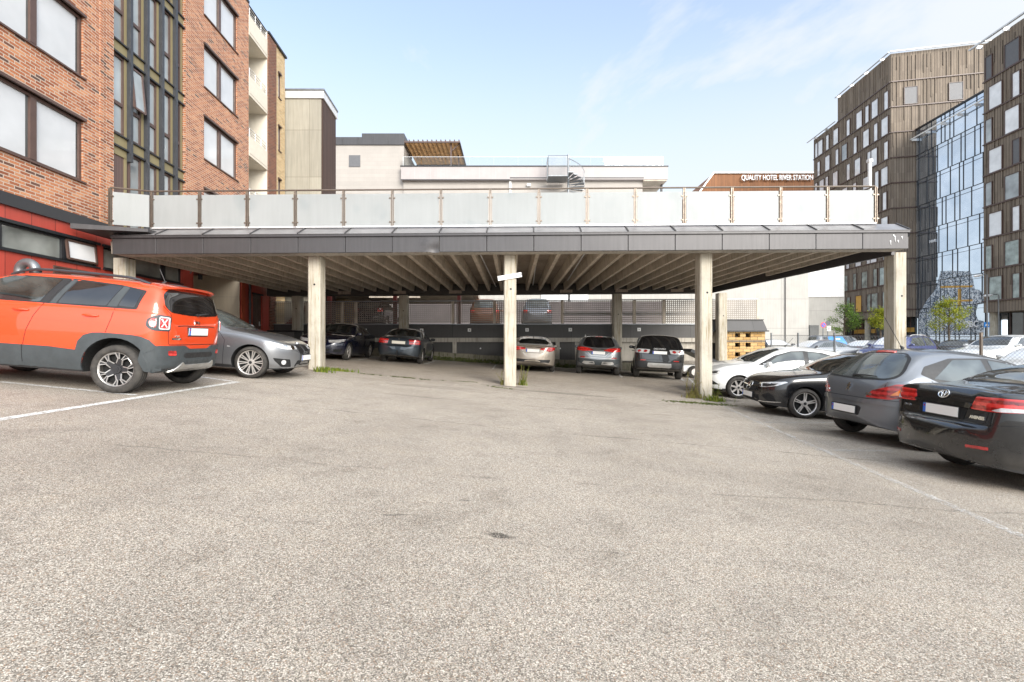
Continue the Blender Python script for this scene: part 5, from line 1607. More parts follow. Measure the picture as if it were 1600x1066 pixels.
    def place(s, X_, Y_, ang, z=None):
        r = s.root
        k = s.sp.get('lift', 1)
        if k != 1:       # the cabin stands a little taller than the drawn outline
            for me in {o.data.name: o.data for o in s.root.children_recursive if o.type == 'MESH'}.values():
                for v in me.vertices:
                    if v.co.z > .9: v.co.z = .9 + (v.co.z - .9) * k
        hx, hy = cos(ang), sin(ang)
        fr = Vector((X_ + hx * s.sp['wb'] / 2, Y_ + hy * s.sp['wb'] / 2)); bk = Vector((X_ - hx * s.sp['wb'] / 2, Y_ - hy * s.sp['wb'] / 2))
        lf = Vector((X_ - hy * .75, Y_ + hx * .75)); rt = Vector((X_ + hy * .75, Y_ - hx * .75))
        if z is None:
            zf, zb, zl, zr = (gz(p.x, p.y) for p in (fr, bk, lf, rt))
        else: zf = zb = zl = zr = z
        ex = Vector((hx * s.sp['wb'], hy * s.sp['wb'], zf - zb)).normalized()
        ey = Vector((-hy * 1.5, hx * 1.5, zl - zr)).normalized()
        ez = ex.cross(ey).normalized(); ey = ez.cross(ex)
        mt = Matrix((ex, ey, ez)).transposed().to_4x4()
        # wheel midpoint is not the body midpoint
        mid = (s.xr() + s.xf()) / 2 - s.L / 2
        zc = (zf + zb) / 2 if z is None else z
        mt.translation = Vector((X_, Y_, zc)) - ex * mid
        r.matrix_world = mt
        return s
def disc(c, r, sg, n):
    vs = [c + Vector((r * cos(2 * pi * k / n), 0, r * sin(2 * pi * k / n))) for k in range(n)]
    f = tuple(range(n))
    return vs, [f[::-1] if sg > 0 else f]
def sidewin(c, trim, panes, mat='car_glass', trimmat='black_plastic', r=.03):
    c.patch('window_surround', 'S', trim, trimmat, .0025, r)
    for p in panes: c.patch('side_window', 'S', p, mat, .0055, r * .8)
def antenna(c, x, z=None, fin=False, lean=-.5, ln=.35):
    h, n = c.ray('T', x, 0); mb = MB(); p = Vector((h.x - c.L / 2, 0, h.z))
    if fin: mb.prism([p + Vector((.1, -.0, 0)), p + Vector((-.06, 0, 0)), p + Vector((-.08, 0, .06))], (0, .03, 0))
    else:
        mb.tube([p, p + Vector((-.02, 0, .025)), p + Vector((-.05, 0, .04))], [.03, .02, .008], 8); mb.tube([p + Vector((-.03, 0, .03)), p + Vector((-.03 + ln * lean, 0, .03 + ln))], .005, 6)
    mb.build('antenna', M['black_plastic'], c.root, smooth=True, local=True)
def wiper(c, y0, z0, y1, z1):
    a, n = c.ray('B', y0, z0); b, m = c.ray('B', y1, z1); mb = MB()
    a = a + n * .02; b = b + m * .02; a.x -= c.L / 2; b.x -= c.L / 2
    mb.tube([a, (a + b) / 2 + n * .012, b], [.016, .012, .007], 6); mb.tube([a - n * .03, a + n * .008], .022, 8)
    mb.build('rear_wiper', M['black_plastic'], c.root, smooth=True, local=True)
def rails(c, x0, x1, y, mat='black_plastic', h=.05):
    for sg in (1, -1):
        pts = []
        for k in range(13):
            x = x0 + (x1 - x0) * k / 12; hh, n = c.ray('T', x, sg * y); pts.append((x - c.L / 2, sg * y, hh.z + (h * min(1, min(k, 12 - k) / 1.5) + .005)))
        mb = MB(); mb.tube(pts, .02, 8); mb.build('roof_rail', M[mat], c.root, smooth=True, local=True)
def exhaust(c, y, z, r=.04, x=.05):
    mb = MB(); mb.tube([(x - c.L / 2, y, z), (x + .2 - c.L / 2, y, z)], r, 12, caps=False); mb.tube([(x + .03 - c.L / 2, y, z), (x + .2 - c.L / 2, y, z)], r * .85, 12, 1)
    mb.build('exhaust', [M['chrome'], M['arch_liner']], c.root, smooth=True, local=True)
def arch_ring(xa, R, r0, r1, z0, n=18, flat=False):
    "half-annulus over a wheel in side view"
    a0 = math.asin(max(-1, (z0 - R) / r1)); o = []
    b0 = math.asin(max(-1, (z0 - R) / r0))
    def rad(a, r):
        if not flat: return (xa + r * cos(a), R + r * sin(a))
        q = (abs(cos(a)) ** 4.4 + abs(sin(a)) ** 4.4) ** (-1 / 4.4)
        return (xa + r * q * cos(a) * .97, R + r * q * sin(a) * .95)
    for k in range(n + 1): a = a0 + (pi - 2 * a0) * k / n; o.append(rad(a, r1))
    for k in range(n + 1): a = pi - b0 - (pi - 2 * b0) * k / n; o.append((xa + r0 * cos(a), R + r0 * sin(a)))
    return o

# ---- 1. orange off-roader
L = 4.036
c = Car('orange_off_roader', 'orange boxy off-roader with dark plastic wheel arches and black roof rails', dict(low=.42, L=L, W=1.805, R=.345, wb=2.57, fo=.84, paint='paint_orange', tw=.225, rr=.34, rf=.4, ne=3.0, tumble=15, gap=.10,
    T=[(0, .62), (.015, .78), (.03, .95), (.06, 1.12), (.12, 1.38), (.19, 1.575), (.25, 1.625), (.36, 1.645), (.6, 1.66), (1.3, 1.667), (2.0, 1.65), (2.3, 1.60), (2.5, 1.50), (2.9, 1.16), (3.05, 1.11), (3.4, 1.085), (3.75, 1.03), (3.92, .95), (4.0, .82), (4.036, .62)],
    S=[(0, 1.16), (.6, 1.17), (2.3, 1.12), (3.0, 1.03), (3.7, .97), (4.036, .9)],
    B=[(0, .47), (.08, .37), (.35, .31), (.6, .27), (3.2, .27), (3.7, .31), (4.036, .45)]))
JEEP = c; RA, FA = c.xr(), c.xf()
q = RA
sidewin(c, [(q - .20, 1.215), (q - .255, 1.50), (q + .1, 1.55), (q + .7, 1.575), (q + 1.6, 1.555), (q + 1.9, 1.44), (q + 2.2, 1.17), (q + 1.2, 1.19), (q + .3, 1.205)],
        [[(q - .165, 1.24), (q - .215, 1.475), (q - .03, 1.515), (q + .045, 1.245)]], 'privacy_glass', 'black_plastic')
c.patch('side_window', 'S', [(q + .20, 1.23), (q + .07, 1.525), (q + .67, 1.555), (q + .83, 1.21)], 'privacy_glass', .0055, .03)
c.patch('side_window', 'S', [(q + 1.06, 1.205), (q + .88, 1.56), (q + 1.55, 1.54), (q + 1.85, 1.42), (q + 2.1, 1.185)], 'car_glass', .0055, .03)
c.patch('pillar_trim', 'S', [(q + .06, 1.235), (q - .02, 1.52), (q + .06, 1.535), (q + .19, 1.225)], 'cladding_plastic', .0045, .01)
c.patch('pillar_trim', 'S', [(q + .85, 1.205), (q + .69, 1.558), (q + .75, 1.562), (q + .93, 1.20)], 'cladding_plastic', .0045, .005)
c.patch('pillar_trim', 'S', [(q + .955, 1.20), (q + .78, 1.562), (q + .86, 1.562), (q + 1.045, 1.20)], 'black_plastic', .0045, .005)
for xa in (RA, FA): c.patch('arch_flare', 'S', arch_ring(xa, .345, .448, .535, .30, flat=True), 'cladding_plastic', .018, 0, .05)
c.patch('sill_cladding', 'S', [(RA + .44, .30), (RA + .52, .58), (1.5, .60), (FA - .52, .58), (FA - .44, .30)], 'cladding_plastic', .015, .01)
c.line('sill_gap', 'S', [(q + 1.2, .60), (q + 1.2, .36)], .008, 'gap_line', .017)
c.patch('rear_bumper', 'B', sym([(0, .68), (.26, .68), (.36, .73), (.80, .725), (.86, .60), (.80, .34), (.3, .34), (0, .34)]), 'cladding_plastic', .02, .03)
c.patch('rear_bumper_corner', 'BQ', [(-.20, .72), (.10, .72), (.18, .66), (.20, .50), (.12, .34), (-.20, .34)], 'cladding_plastic', .019, .02)
c.patch('skid_plate', 'B', sym([(0, .45), (.34, .45), (.40, .48), (.56, .35), (.45, .33), (0, .33)]), 'skid_silver', .034, .01)
c.patch('bumper_recess', 'B', sym([(0, .62), (.36, .62), (.40, .58), (.36, .54), (0, .54)]), 'black_plastic', .0215, .03, skirt=0)
c.patch('fog_reflector', 'B', [(.54, .585), (.55, .655), (.67, .655), (.66, .585)], 'lens_bright_red', .03, .02, mirror=True)
hs = c.patch('lamp_housing', 'BQ', [(-.13, .94), (-.13, 1.16), (.04, 1.17), (.15, 1.10), (.16, .99), (.09, .94)], 'cladding_plastic', .012, .04, .04)
c.patch('tail_light', 'BQ', [(-.115, .96), (-.115, 1.14), (.02, 1.145), (.02, .96)], 'lens_clear', .022, .025, .04, parent=hs)
c.patch('tail_light', 'BQ', [(-.085, .98), (-.085, 1.125), (.012, 1.125), (.012, .98)], 'lens_bright_red', .027, .02, .04, parent=hs)
c.patch('turn_light', 'BQ', [(.05, .985), (.05, 1.12), (.11, 1.11), (.13, 1.06), (.115, .995)], 'lens_bright_red', .018, .02, .04, parent=hs)
for (a, b) in (((-.07, .995), (-.005, 1.11)), ((-.07, 1.11), (-.005, .995))): c.line('lamp_cross', 'BQ', [a, b], .018, 'lens_clear', .030)
c.patch('rear_window', 'B', sym([(0, 1.555), (.55, 1.55), (.68, 1.48), (.70, 1.30), (.62, 1.215), (.2, 1.19), (0, 1.19)]), 'privacy_glass', .006, .05)
c.line('tailgate_gap', 'B', [(-.66, .75), (-.68, .92), (-.62, 1.17), (-.72, 1.3)], .008); c.line('tailgate_gap', 'B', [(.66, .75), (.68, .92), (.62, 1.17), (.72, 1.3)], .008)
c.line('tailgate_gap', 'B', [(-.66, .742), (.66, .742)], .010)
c.line('tailgate_crease', 'B', [(-.5, 1.02), (-.36, 1.03), (.36, 1.03), (.5, 1.02)], .012, 'gap_line', .001)
sp = MB()
pts = []
for k in range(13):
    y = -.66 + 1.32 * k / 12; hh, n = c.ray('B', y, 1.57); pts.append((hh.x - L / 2, y, 1.63 - .045 * (abs(y) / .66) ** 3))
vs = []
for p in pts: vs += [(p[0] + .24, p[1], p[2] + .025), (p[0] - .11, p[1] * .98, p[2] - .005), (p[0] - .10, p[1] * .98, p[2] - .035), (p[0] + .03, p[1], p[2] - .04)]
sp.add(vs, [(4 * i + a, 4 * i + b, 4 * i + 4 + b, 4 * i + 4 + a) for i in range(12) for a, b in ((0, 1), (1, 2), (2, 3))] + [(0, 1, 2, 3), (51, 50, 49, 48)])
sp.build('roof_spoiler', M['paint_orange'], c.root, smooth=True, local=True, angle=45)
c.plate('B', .945, off=.012)
c.text('B', 'Jeep', 0, 1.095, .085); c.text('B', '4x4', .53, .87, .055); c.line('model_badge', 'B', [(.44, .83), (.62, .83)], .028, 'chrome', .004)
wiper(c, -.02, 1.205, -.33, 1.24)
c.handles((q + .37, q + 1.27), 1.075); rails(c, .42, 2.3, .60, 'fin_metal', .055); antenna(c, .62, lean=.5, ln=.20)
c.line('door_gap', 'S', [(q + 1.0, 1.20), (q + 1.1, 1.0), (q + 1.17, .8), (q + 1.2, .60)]); c.line('door_gap', 'S', [(q + .08, 1.23), (q + .10, 1.05), (q + .15, .86)])
c.line('door_gap', 'S', [(2.88, 1.14), (2.88, .5)]); c.line('side_crease', 'S', [(.4, .965), (1.4, .97), (2.8, .95)], .004, 'paint_orange', .003)
c.patch('windscreen', 'F', sym([(0, 1.57), (.52, 1.55), (.66, 1.20), (.5, 1.17), (0, 1.16)]), 'car_glass', .005, .04)
c.patch('grille', 'F', sym([(0, .97), (.52, .97), (.50, .80), (0, .80)]), 'black_plastic', .006, .02)
c.patch('headlight', 'FQ', [(-.16, .80), (-.16, .97), (.02, .97), (.02, .80)], 'lens_clear', .008, .06)
c.patch('front_bumper', 'F', sym([(0, .72), (.8, .72), (.8, .40), (0, .40)]), 'cladding_plastic', .015, .03)
c.mirrors(2.62, 1.22)
c.wheel('jeep', rim='rim_satin', rimr=.735)

# ---- 2. grey saloon nose at the left pillar
L = 4.624
c = Car('grey_saloon', 'dark grey metallic saloon with multi-spoke silver wheels between the orange off-roader and the pillar', dict(L=L, W=1.811, R=.328, wb=2.81, fo=.80, paint='paint_grey', rr=.45, rf=.62, ne=2.3, tumble=27,
    T=[(0, .62), (.03, .85), (.1, 1.02), (.3, 1.07), (.75, 1.12), (1.3, 1.34), (1.75, 1.425), (2.2, 1.43), (2.55, 1.37), (2.85, 1.24), (3.2, 1.045), (3.35, 1.0), (3.8, .945), (4.2, .86), (4.42, .77), (4.55, .66), (4.6, .58), (4.624, .5)],
    S=[(0, .96), (1.2, .955), (2.6, .93), (3.4, .90), (3.9, .84), (4.3, .75), (4.624, .6)]))
BMW = c
sidewin(c, [(.85, 1.02), (1.25, 1.26), (1.7, 1.355), (2.2, 1.365), (2.55, 1.30), (3.05, .985), (1.6, .985)], [[(1.0, 1.02), (1.3, 1.25), (1.70, 1.33), (1.9, 1.34), (1.9, 1.0)], [(2.0, 1.0), (2.0, 1.34), (2.2, 1.34), (2.52, 1.28), (2.92, 1.0)]])
c.patch('windscreen', 'T', [(2.52, -.50), (2.44, 0), (2.52, .50), (3.16, .70), (3.27, .35), (3.30, 0), (3.27, -.35), (3.16, -.70)], 'light_glass', .005, .03)
c.patch('rear_window', 'T', [(1.62, -.48), (1.62, .48), (.95, .62), (.88, 0), (.95, -.62)], 'car_glass', .005, .03)
hl = c.patch('headlight', 'FQ', [(-.36, .655), (-.34, .715), (-.05, .735), (.20, .78), (.28, .78), (.10, .675), (-.1, .645)], 'lens_clear', .006, .02, .04)
for e in (-.22, -.03): c.patch('lamp_ring', 'FQ', [(e + .055 * cos(a), .69 + (e + .22) * .1 + .042 * sin(a)) for a in [2 * pi * k / 14 for k in range(14)]], 'chrome', .009, 0, .03, parent=hl)
gl = c.patch('kidney_grille', 'F', [(.025, .54), (.02, .75), (.29, .735), (.31, .62), (.25, .54)], 'black_plastic', .008, .03, mirror=True)
for k in range(7): c.line('grille_bar', 'F', [(.05 + k * .036, .565), (.045 + k * .036, .725)], .006, 'chrome', .012, mirror=True)
c.patch('lower_intake', 'F', sym([(0, .42), (.36, .42), (.44, .30), (.36, .25), (0, .25)]), 'arch_liner', .004, .03)
c.patch('side_intake', 'FQ', [(-.16, .44), (.20, .46), (.16, .40), (.02, .28), (-.20, .28)], 'arch_liner', .004, .02)
c.patch('fog_light', 'FQ', [(-.02 + .05 * cos(a), .375 + .05 * sin(a)) for a in [2 * pi * k / 14 for k in range(14)]], 'lens_clear', .012, 0, .03)
c.line('bumper_lip', 'FQ', [(-.2, .27), (.05, .27), (.24, .33)], .022, 'paint_grey', .012)
c.badge('F', 0, .775, .04, 'roundel'); c.plate('F', .475, off=.02)
c.line('bonnet_gap', 'T', [(3.2, .72), (3.8, .70), (4.25, .60), (4.47, .42)], .008, mirror=True); c.line('bonnet_crease', 'T', [(3.35, .42), (4.35, .27)], .012, 'paint_grey', .004, mirror=True)
c.line('door_gap', 'S', [(3.12, .97), (3.30, .75), (3.28, .25)]); c.line('door_gap', 'S', [(1.95, 1.0), (1.98, .25)])
c.line('side_crease', 'S', [(.6, .80), (2.2, .79), (3.3, .76)], .006, 'paint_grey', .004); c.line('side_repeater', 'S', [(3.36, .63), (3.42, .63)], .016, 'lens_clear', .004)
c.handles((1.35, 2.4), .85); c.mirrors(2.93, 1.03); c.wheel('ten', rimr=.80)

# ---- 3. white hatchback
L = 4.36
c = Car('white_hatchback', 'white hatchback nosing out behind the right front pillar', dict(L=L, W=1.823, R=.318, wb=2.648, fo=.90, lift=1.13, paint='paint_white', rr=.42, rf=.62, ne=2.4, tumble=25,
    T=[(0, .58), (.05, .85), (.14, 1.05), (.35, 1.27), (.55, 1.39), (.85, 1.45), (1.5, 1.484), (2.0, 1.468), (2.4, 1.38), (2.8, 1.21), (3.2, 1.035), (3.4, 1.0), (3.8, .92), (4.1, .80), (4.25, .69), (4.33, .58), (4.36, .5)],
    S=[(0, 1.03), (1, 1.02), (2.4, .965), (3.2, .91), (3.8, .82), (4.36, .62)]))
FOC = c
sidewin(c, [(.62, 1.15), (.75, 1.27), (1.2, 1.375), (1.7, 1.395), (2.05, 1.37), (2.5, 1.24), (2.98, .985), (1.6, 1.02), (.9, 1.07)], [[(1.02, 1.085), (1.0, 1.29), (1.3, 1.355), (1.6, 1.37), (1.62, 1.04)], [(1.74, 1.03), (1.72, 1.37), (2.05, 1.345), (2.42, 1.225), (2.78, 1.0)], [(.70, 1.15), (.80, 1.25), (.93, 1.28), (.95, 1.11)]], 'light_glass')
c.patch('windscreen', 'T', [(2.30, -.52), (2.20, 0), (2.30, .52), (3.05, .72), (3.2, .35), (3.23, 0), (3.2, -.35), (3.05, -.72)], 'light_glass', .005, .03)
c.patch('rear_window', 'B', sym([(0, 1.38), (.5, 1.35), (.6, 1.1), (0, 1.06)]), 'car_glass', .005, .03)
c.patch('headlight', 'FQ', [(-.28, .63), (-.22, .72), (.1, .77), (.40, .80), (.28, .70), (.05, .63)], 'lens_clear', .006, .02, .04)
c.patch('headlight_bezel', 'FQ', [(-.2, .655), (-.15, .70), (.02, .73), (.15, .75), (.12, .69), (-.05, .655)], 'black_plastic', .008, .02, .04)
c.patch('turn_light', 'FQ', [(-.26, .64), (-.22, .69), (-.13, .69), (-.15, .645)], 'lens_amber', .0095, .01, .03)
c.patch('fog_recess', 'FQ', [(-.22, .38), (-.15, .46), (.02, .47), (.20, .37), (-.1, .34)], 'black_plastic', .005, .02)
c.patch('grille', 'F', sym([(0, .48), (.42, .48), (.34, .30), (0, .30)]), 'black_plastic', .005, .03)
c.badge('F', 0, .68, .07, 'oval', 'chrome'); c.plate('F', .42)
c.line('bonnet_gap', 'T', [(3.1, .74), (3.6, .73), (4.0, .60), (4.2, .35)], .008, mirror=True); c.line('bonnet_crease', 'T', [(3.3, .5), (4.1, .36)], .01, 'paint_white', .003, mirror=True)
c.line('door_gap', 'S', [(2.95, .97), (3.05, .7), (3.0, .25)], .006); c.line('door_gap', 'S', [(1.68, 1.03), (1.72, .25)], .006)
c.line('side_crease', 'S', [(.8, .86), (2, .84), (3.2, .80)], .006, 'paint_white', .004); c.handles((1.35, 2.3), .90); c.mirrors(2.72, 1.02); c.wheel('seven', rimr=.72); antenna(c, 1.9, lean=-.9, ln=.2)

# ---- 4. black compact with star badge
L = 4.419
c = Car('black_compact_car', 'shiny black compact car facing out with a star badge on its grille', dict(L=L, W=1.796, R=.327, wb=2.729, fo=.87, lift=1.16, paint='paint_black', rr=.42, rf=.60, ne=2.35, tumble=25,
    T=[(0, .58), (.05, .85), (.15, 1.05), (.35, 1.25), (.6, 1.37), (1.1, 1.43), (1.7, 1.44), (2.2, 1.40), (2.55, 1.29), (2.95, 1.10), (3.15, 1.02), (3.4, .985), (3.9, .90), (4.15, .81), (4.3, .71), (4.39, .59), (4.419, .48)],
    S=[(0, 1.0), (1, .985), (2.4, .945), (3.2, .90), (3.8, .83), (4.419, .62)]))
MER = c
sidewin(c, [(.68, 1.10), (.80, 1.20), (1.2, 1.32), (1.7, 1.355), (2.15, 1.325), (2.5, 1.21), (2.92, .975), (1.6, .99)], [[(.88, 1.09), (1.25, 1.30), (1.62, 1.335), (1.64, 1.01)], [(1.73, 1.005), (1.72, 1.335), (2.12, 1.305), (2.45, 1.2), (2.8, .99)]])
c.patch('windscreen', 'T', [(2.42, -.50), (2.34, 0), (2.42, .50), (2.98, .70), (3.11, .35), (3.14, 0), (3.11, -.35), (2.98, -.70)], 'car_glass', .005, .03)
gl = c.patch('grille', 'F', sym([(0, .715), (.36, .70), (.42, .62), (.38, .50), (0, .485)]), 'arch_liner', .005, .03)
for sgn in (1, -1): c.line('grille_bar', 'F', [(sgn * .1, .605), (sgn * .38, .62)], .02, 'chrome', .012)
c.line('grille_frame', 'F', [(-.36, .50), (-.41, .62), (-.36, .70), (0, .715), (.36, .70), (.41, .62), (.36, .50)], .014, 'chrome', .008)
c.badge('F', 0, .60, .105, 'star'); c.plate('F', .40, off=.02)
hl = c.patch('headlight', 'FQ', [(-.27, .60), (-.30, .70), (-.1, .725), (.26, .775), (.30, .76), (.12, .67), (-.1, .62)], 'lens_clear', .006, .015, .04)
c.patch('headlight_bezel', 'FQ', [(-.2, .625), (-.21, .685), (-.02, .70), (.14, .725), (.06, .67), (-.08, .635)], 'black_plastic', .008, .01, .04, parent=hl)
c.patch('turn_light', 'FQ', [(-.265, .61), (-.29, .695), (-.25, .70), (-.225, .615)], 'chrome', .011, .005, .04, parent=hl)
c.patch('side_intake', 'FQ', [(-.22, .42), (-.05, .50), (.06, .44), (.12, .31), (-.06, .31)], 'arch_liner', .004, .02)
c.patch('lower_intake', 'F', sym([(0, .40), (.42, .42), (.46, .29), (0, .27)]), 'arch_liner', .004, .02)
c.line('front_lip', 'FQ', [(-.28, .285), (0, .30), (.2, .32)], .02, 'chrome', .012)
c.line('bonnet_gap', 'T', [(3.0, .72), (3.6, .71), (4.0, .60), (4.2, .46)], .008, mirror=True); c.line('bonnet_crease', 'T', [(3.2, .36), (4.15, .26)], .012, 'paint_black', .005, mirror=True)
c.line('door_gap', 'S', [(2.95, .96), (3.02, .7), (2.98, .25)]); c.line('door_gap', 'S', [(1.68, 1.0), (1.7, .25)]); c.line('side_crease', 'S', [(.6, .82), (2, .80), (3.2, .80)], .008, 'paint_black', .005)
c.line('window_chrome', 'S', [(.86, 1.05), (1.6, .985), (2.9, .972)], .012, 'chrome', .006)
c.handles((1.3, 2.3), .86); c.mirrors(2.68, 1.0); c.wheel('five', rim='rim_silver', rimr=.775)

# ---- 5. grey hatchback seen from behind
L = 4.276
c = Car('grey_hatchback', 'grey hatchback with large red tail lights and a lion badge', dict(L=L, W=1.815, R=.315, wb=2.608, fo=.93, lift=1.12, paint='paint_graphite', rr=.50, rf=.6, ne=2.25, tumble=24,
    T=[(0, .55), (.02, .68), (.05, .80), (.10, .93), (.17, 1.02), (.33, 1.17), (.52, 1.34), (.64, 1.42), (.85, 1.485), (1.3, 1.515), (1.8, 1.495), (2.3, 1.40), (2.8, 1.2), (3.25, 1.04), (3.8, .9), (4.1, .74), (4.276, .52)],
    S=[(0, 1.0), (1, .99), (2.4, .94), (3.2, .89), (4.276, .62)]))
PEU = c
c.patch('rear_window', 'B', sym([(0, 1.405), (.40, 1.395), (.56, 1.33), (.67, 1.17), (.68, 1.08), (.60, 1.035), (0, 1.015)]), 'light_glass', .006, .06)
c.patch('window_surround', 'B', sym([(0, 1.425), (.42, 1.415), (.60, 1.34), (.71, 1.17), (.72, 1.06), (.62, 1.015), (0, .995)]), 'black_plastic', .003, .06)
c.patch('brake_light', 'B', sym([(0, 1.445), (.19, 1.44), (.19, 1.415), (0, 1.42)]), 'lens_bright_red', .012, .01, .03)
sidewin(c, [(.56, 1.13), (.66, 1.24), (1.1, 1.375), (1.7, 1.41), (2.1, 1.37), (2.5, 1.21), (2.95, .965), (1.6, 1.0), (.8, 1.04)], [[(.74, 1.08), (1.15, 1.355), (1.62, 1.385), (1.64, 1.02)], [(1.74, 1.01), (1.73, 1.385), (2.08, 1.345), (2.45, 1.2), (2.8, .985)]], 'light_glass')
tl = c.patch('tail_light', 'BQ', [(-.33, .74), (-.24, .86), (.05, .97), (.40, 1.00), (.42, .985), (.25, .82), (-.02, .735)], 'lens_red', .008, .03, .04)
c.patch('reversing_light', 'BQ', [(-.02, .80), (.10, .90), (.26, .93), (.18, .83)], 'lens_amber', .012, .03, .04, parent=tl)
c.patch('rear_bumper', 'B', sym([(0, .715), (.60, .715), (.66, .655), (.60, .64), (0, .655)]), 'paint_graphite', .018, .015)
c.line('bumper_strip', 'BQ', [(-.34, .675), (-.1, .665), (.28, .66)], .05, 'paint_graphite', .016)
c.line('tailgate_gap', 'B', [(-.66, .99), (-.60, .74), (-.5, .72), (.5, .72), (.60, .74), (.66, .99)], .010)
c.line('bumper_gap', 'BQ', [(-.1, .72), (.25, .725), (.42, .73)], .008)
c.patch('number_recess', 'B', sym([(0, .585), (.30, .585), (.34, .56), (.30, .43), (0, .43)]), 'black_plastic', .003, .02)
c.plate('B', .51, off=.012); c.badge('B', 0, .865, .075, 'lion'); c.text('B', '308', -.44, .79, .065); c.text('B', 'HDi', .46, .79, .04)
wiper(c, .05, 1.04, -.42, 1.045); antenna(c, .95, lean=-.75, ln=.42)
c.line('door_gap', 'S', [(.70, 1.05), (.86, .85), (1.1, .6)]); c.line('door_gap', 'S', [(1.68, 1.0), (1.7, .25)]); c.line('door_gap', 'S', [(2.95, .96), (3.0, .3)])
c.handles((1.3, 2.3), .90); c.mirrors(2.7, 1.0); c.wheel('seven')
c.patch('windscreen', 'T', [(2.32, -.52), (2.22, 0), (2.32, .52), (3.05, .72), (3.2, 0), (3.05, -.72)], 'car_glass', .005, .03)

# ---- 6. black saloon in the right foreground
L = 4.695
c = Car('black_saloon', 'black saloon in the right foreground seen from behind with a wide boot', dict(L=L, W=1.81, R=.32, wb=2.70, fo=.98, paint='paint_soft_black', rr=.46, rf=.6, ne=2.3, tumble=25,
    T=[(0, .50), (.012, .57), (.03, .615), (.06, .64), (.15, .665), (.165, .80), (.185, .96), (.21, 1.035), (.25, 1.06), (.55, 1.095), (.78, 1.14), (1.15, 1.31), (1.45, 1.41), (1.8, 1.465), (2.25, 1.48), (2.65, 1.43), (3.1, 1.23), (3.5, 1.05), (4.0, .95), (4.4, .82), (4.6, .68), (4.695, .52)],
    S=[(0, .99), (1.2, .985), (2.6, .95), (3.5, .90), (4.2, .8), (4.695, .6)],
    B=[(0, .36), (.06, .28), (.3, .23), (1.0, .19), (3.7, .19), (4.3, .21), (4.695, .36)]))
AVE = c
c.patch('rear_window', 'T', [(1.58, -.46), (1.62, 0), (1.58, .46), (.92, .64), (.80, .3), (.79, 0), (.80, -.3), (.92, -.64)], 'light_glass', .006, .04)
c.patch('window_surround', 'T', [(1.64, -.48), (1.68, 0), (1.64, .48), (.89, .67), (.77, .3), (.76, 0), (.77, -.3), (.89, -.67)], 'black_plastic', .003, .04)
sidewin(c, [(.85, 1.05), (1.2, 1.23), (1.65, 1.375), (2.2, 1.40), (2.6, 1.34), (3.25, .99), (1.7, 1.01)], [[(1.02, 1.05), (1.3, 1.245), (1.7, 1.365), (1.85, 1.375), (1.86, 1.03)], [(1.96, 1.025), (1.95, 1.375), (2.2, 1.375), (2.55, 1.32), (3.1, 1.005)]])
tl = c.patch('tail_light', 'BQ', [(-.235, .835), (-.19, .975), (.02, .985), (.50, .995), (.60, .98), (.54, .90), (.3, .86), (-.06, .83)], 'lens_bright_red', .010, .02, .04)
c.patch('lens_red_band', 'BQ', [(-.02, .935), (.0, .97), (.50, .98), (.55, .945), (.3, .925)], 'lens_red', .013, .01, .04, parent=tl)
c.patch('lens_band', 'BQ', [(-.05, .845), (.02, .885), (.28, .895), (.46, .905), (.42, .88), (.28, .865), (0, .84)], 'lens_clear', .014, .01, .04, parent=tl)
c.patch('boot_garnish', 'B', sym([(0, .90), (.38, .895), (.42, .87), (.40, .835), (0, .855)]), 'paint_soft_black', .022, .01)
c.patch('number_recess', 'B', sym([(0, .85), (.36, .84), (.33, .705), (0, .70)]), 'arch_liner', .003, .02)
c.plate('B', .77, off=.014); c.badge('B', 0, .965, .075, 'ovals'); c.text('B', 'AVENSIS', -.50, .745, .05); c.text('B', 'D-4D', .55, .77, .045)
c.line('boot_gap', 'B', [(-.66, 1.03), (-.62, .80), (-.60, .70), (-.5, .675), (.5, .675), (.60, .70), (.62, .80), (.66, 1.03)], .010)
c.line('boot_gap', 'T', [(.14, .66), (.5, .70), (.9, .70)], .008, mirror=True)
c.line('bumper_gap', 'BQ', [(-.16, .675), (.2, .72), (.55, .74)], .009)
c.patch('bumper_reflector', 'B', [(.50, .41), (.50, .445), (.68, .455), (.68, .42)], 'lens_red', .008, .01, .03, mirror=True)
exhaust(c, -.5, .30, .05, .10)
c.handles((1.5, 2.55), .90); c.mirrors(3.0, 1.02); c.wheel('five')
c.line('door_gap', 'S', [(1.9, 1.0), (1.93, .25)]); c.line('door_gap', 'S', [(3.2, .97), (3.25, .3)])
c.patch('windscreen', 'T', [(2.6, -.5), (2.52, 0), (2.6, .5), (3.3, .72), (3.45, 0), (3.3, -.72)], 'car_glass', .005, .03)

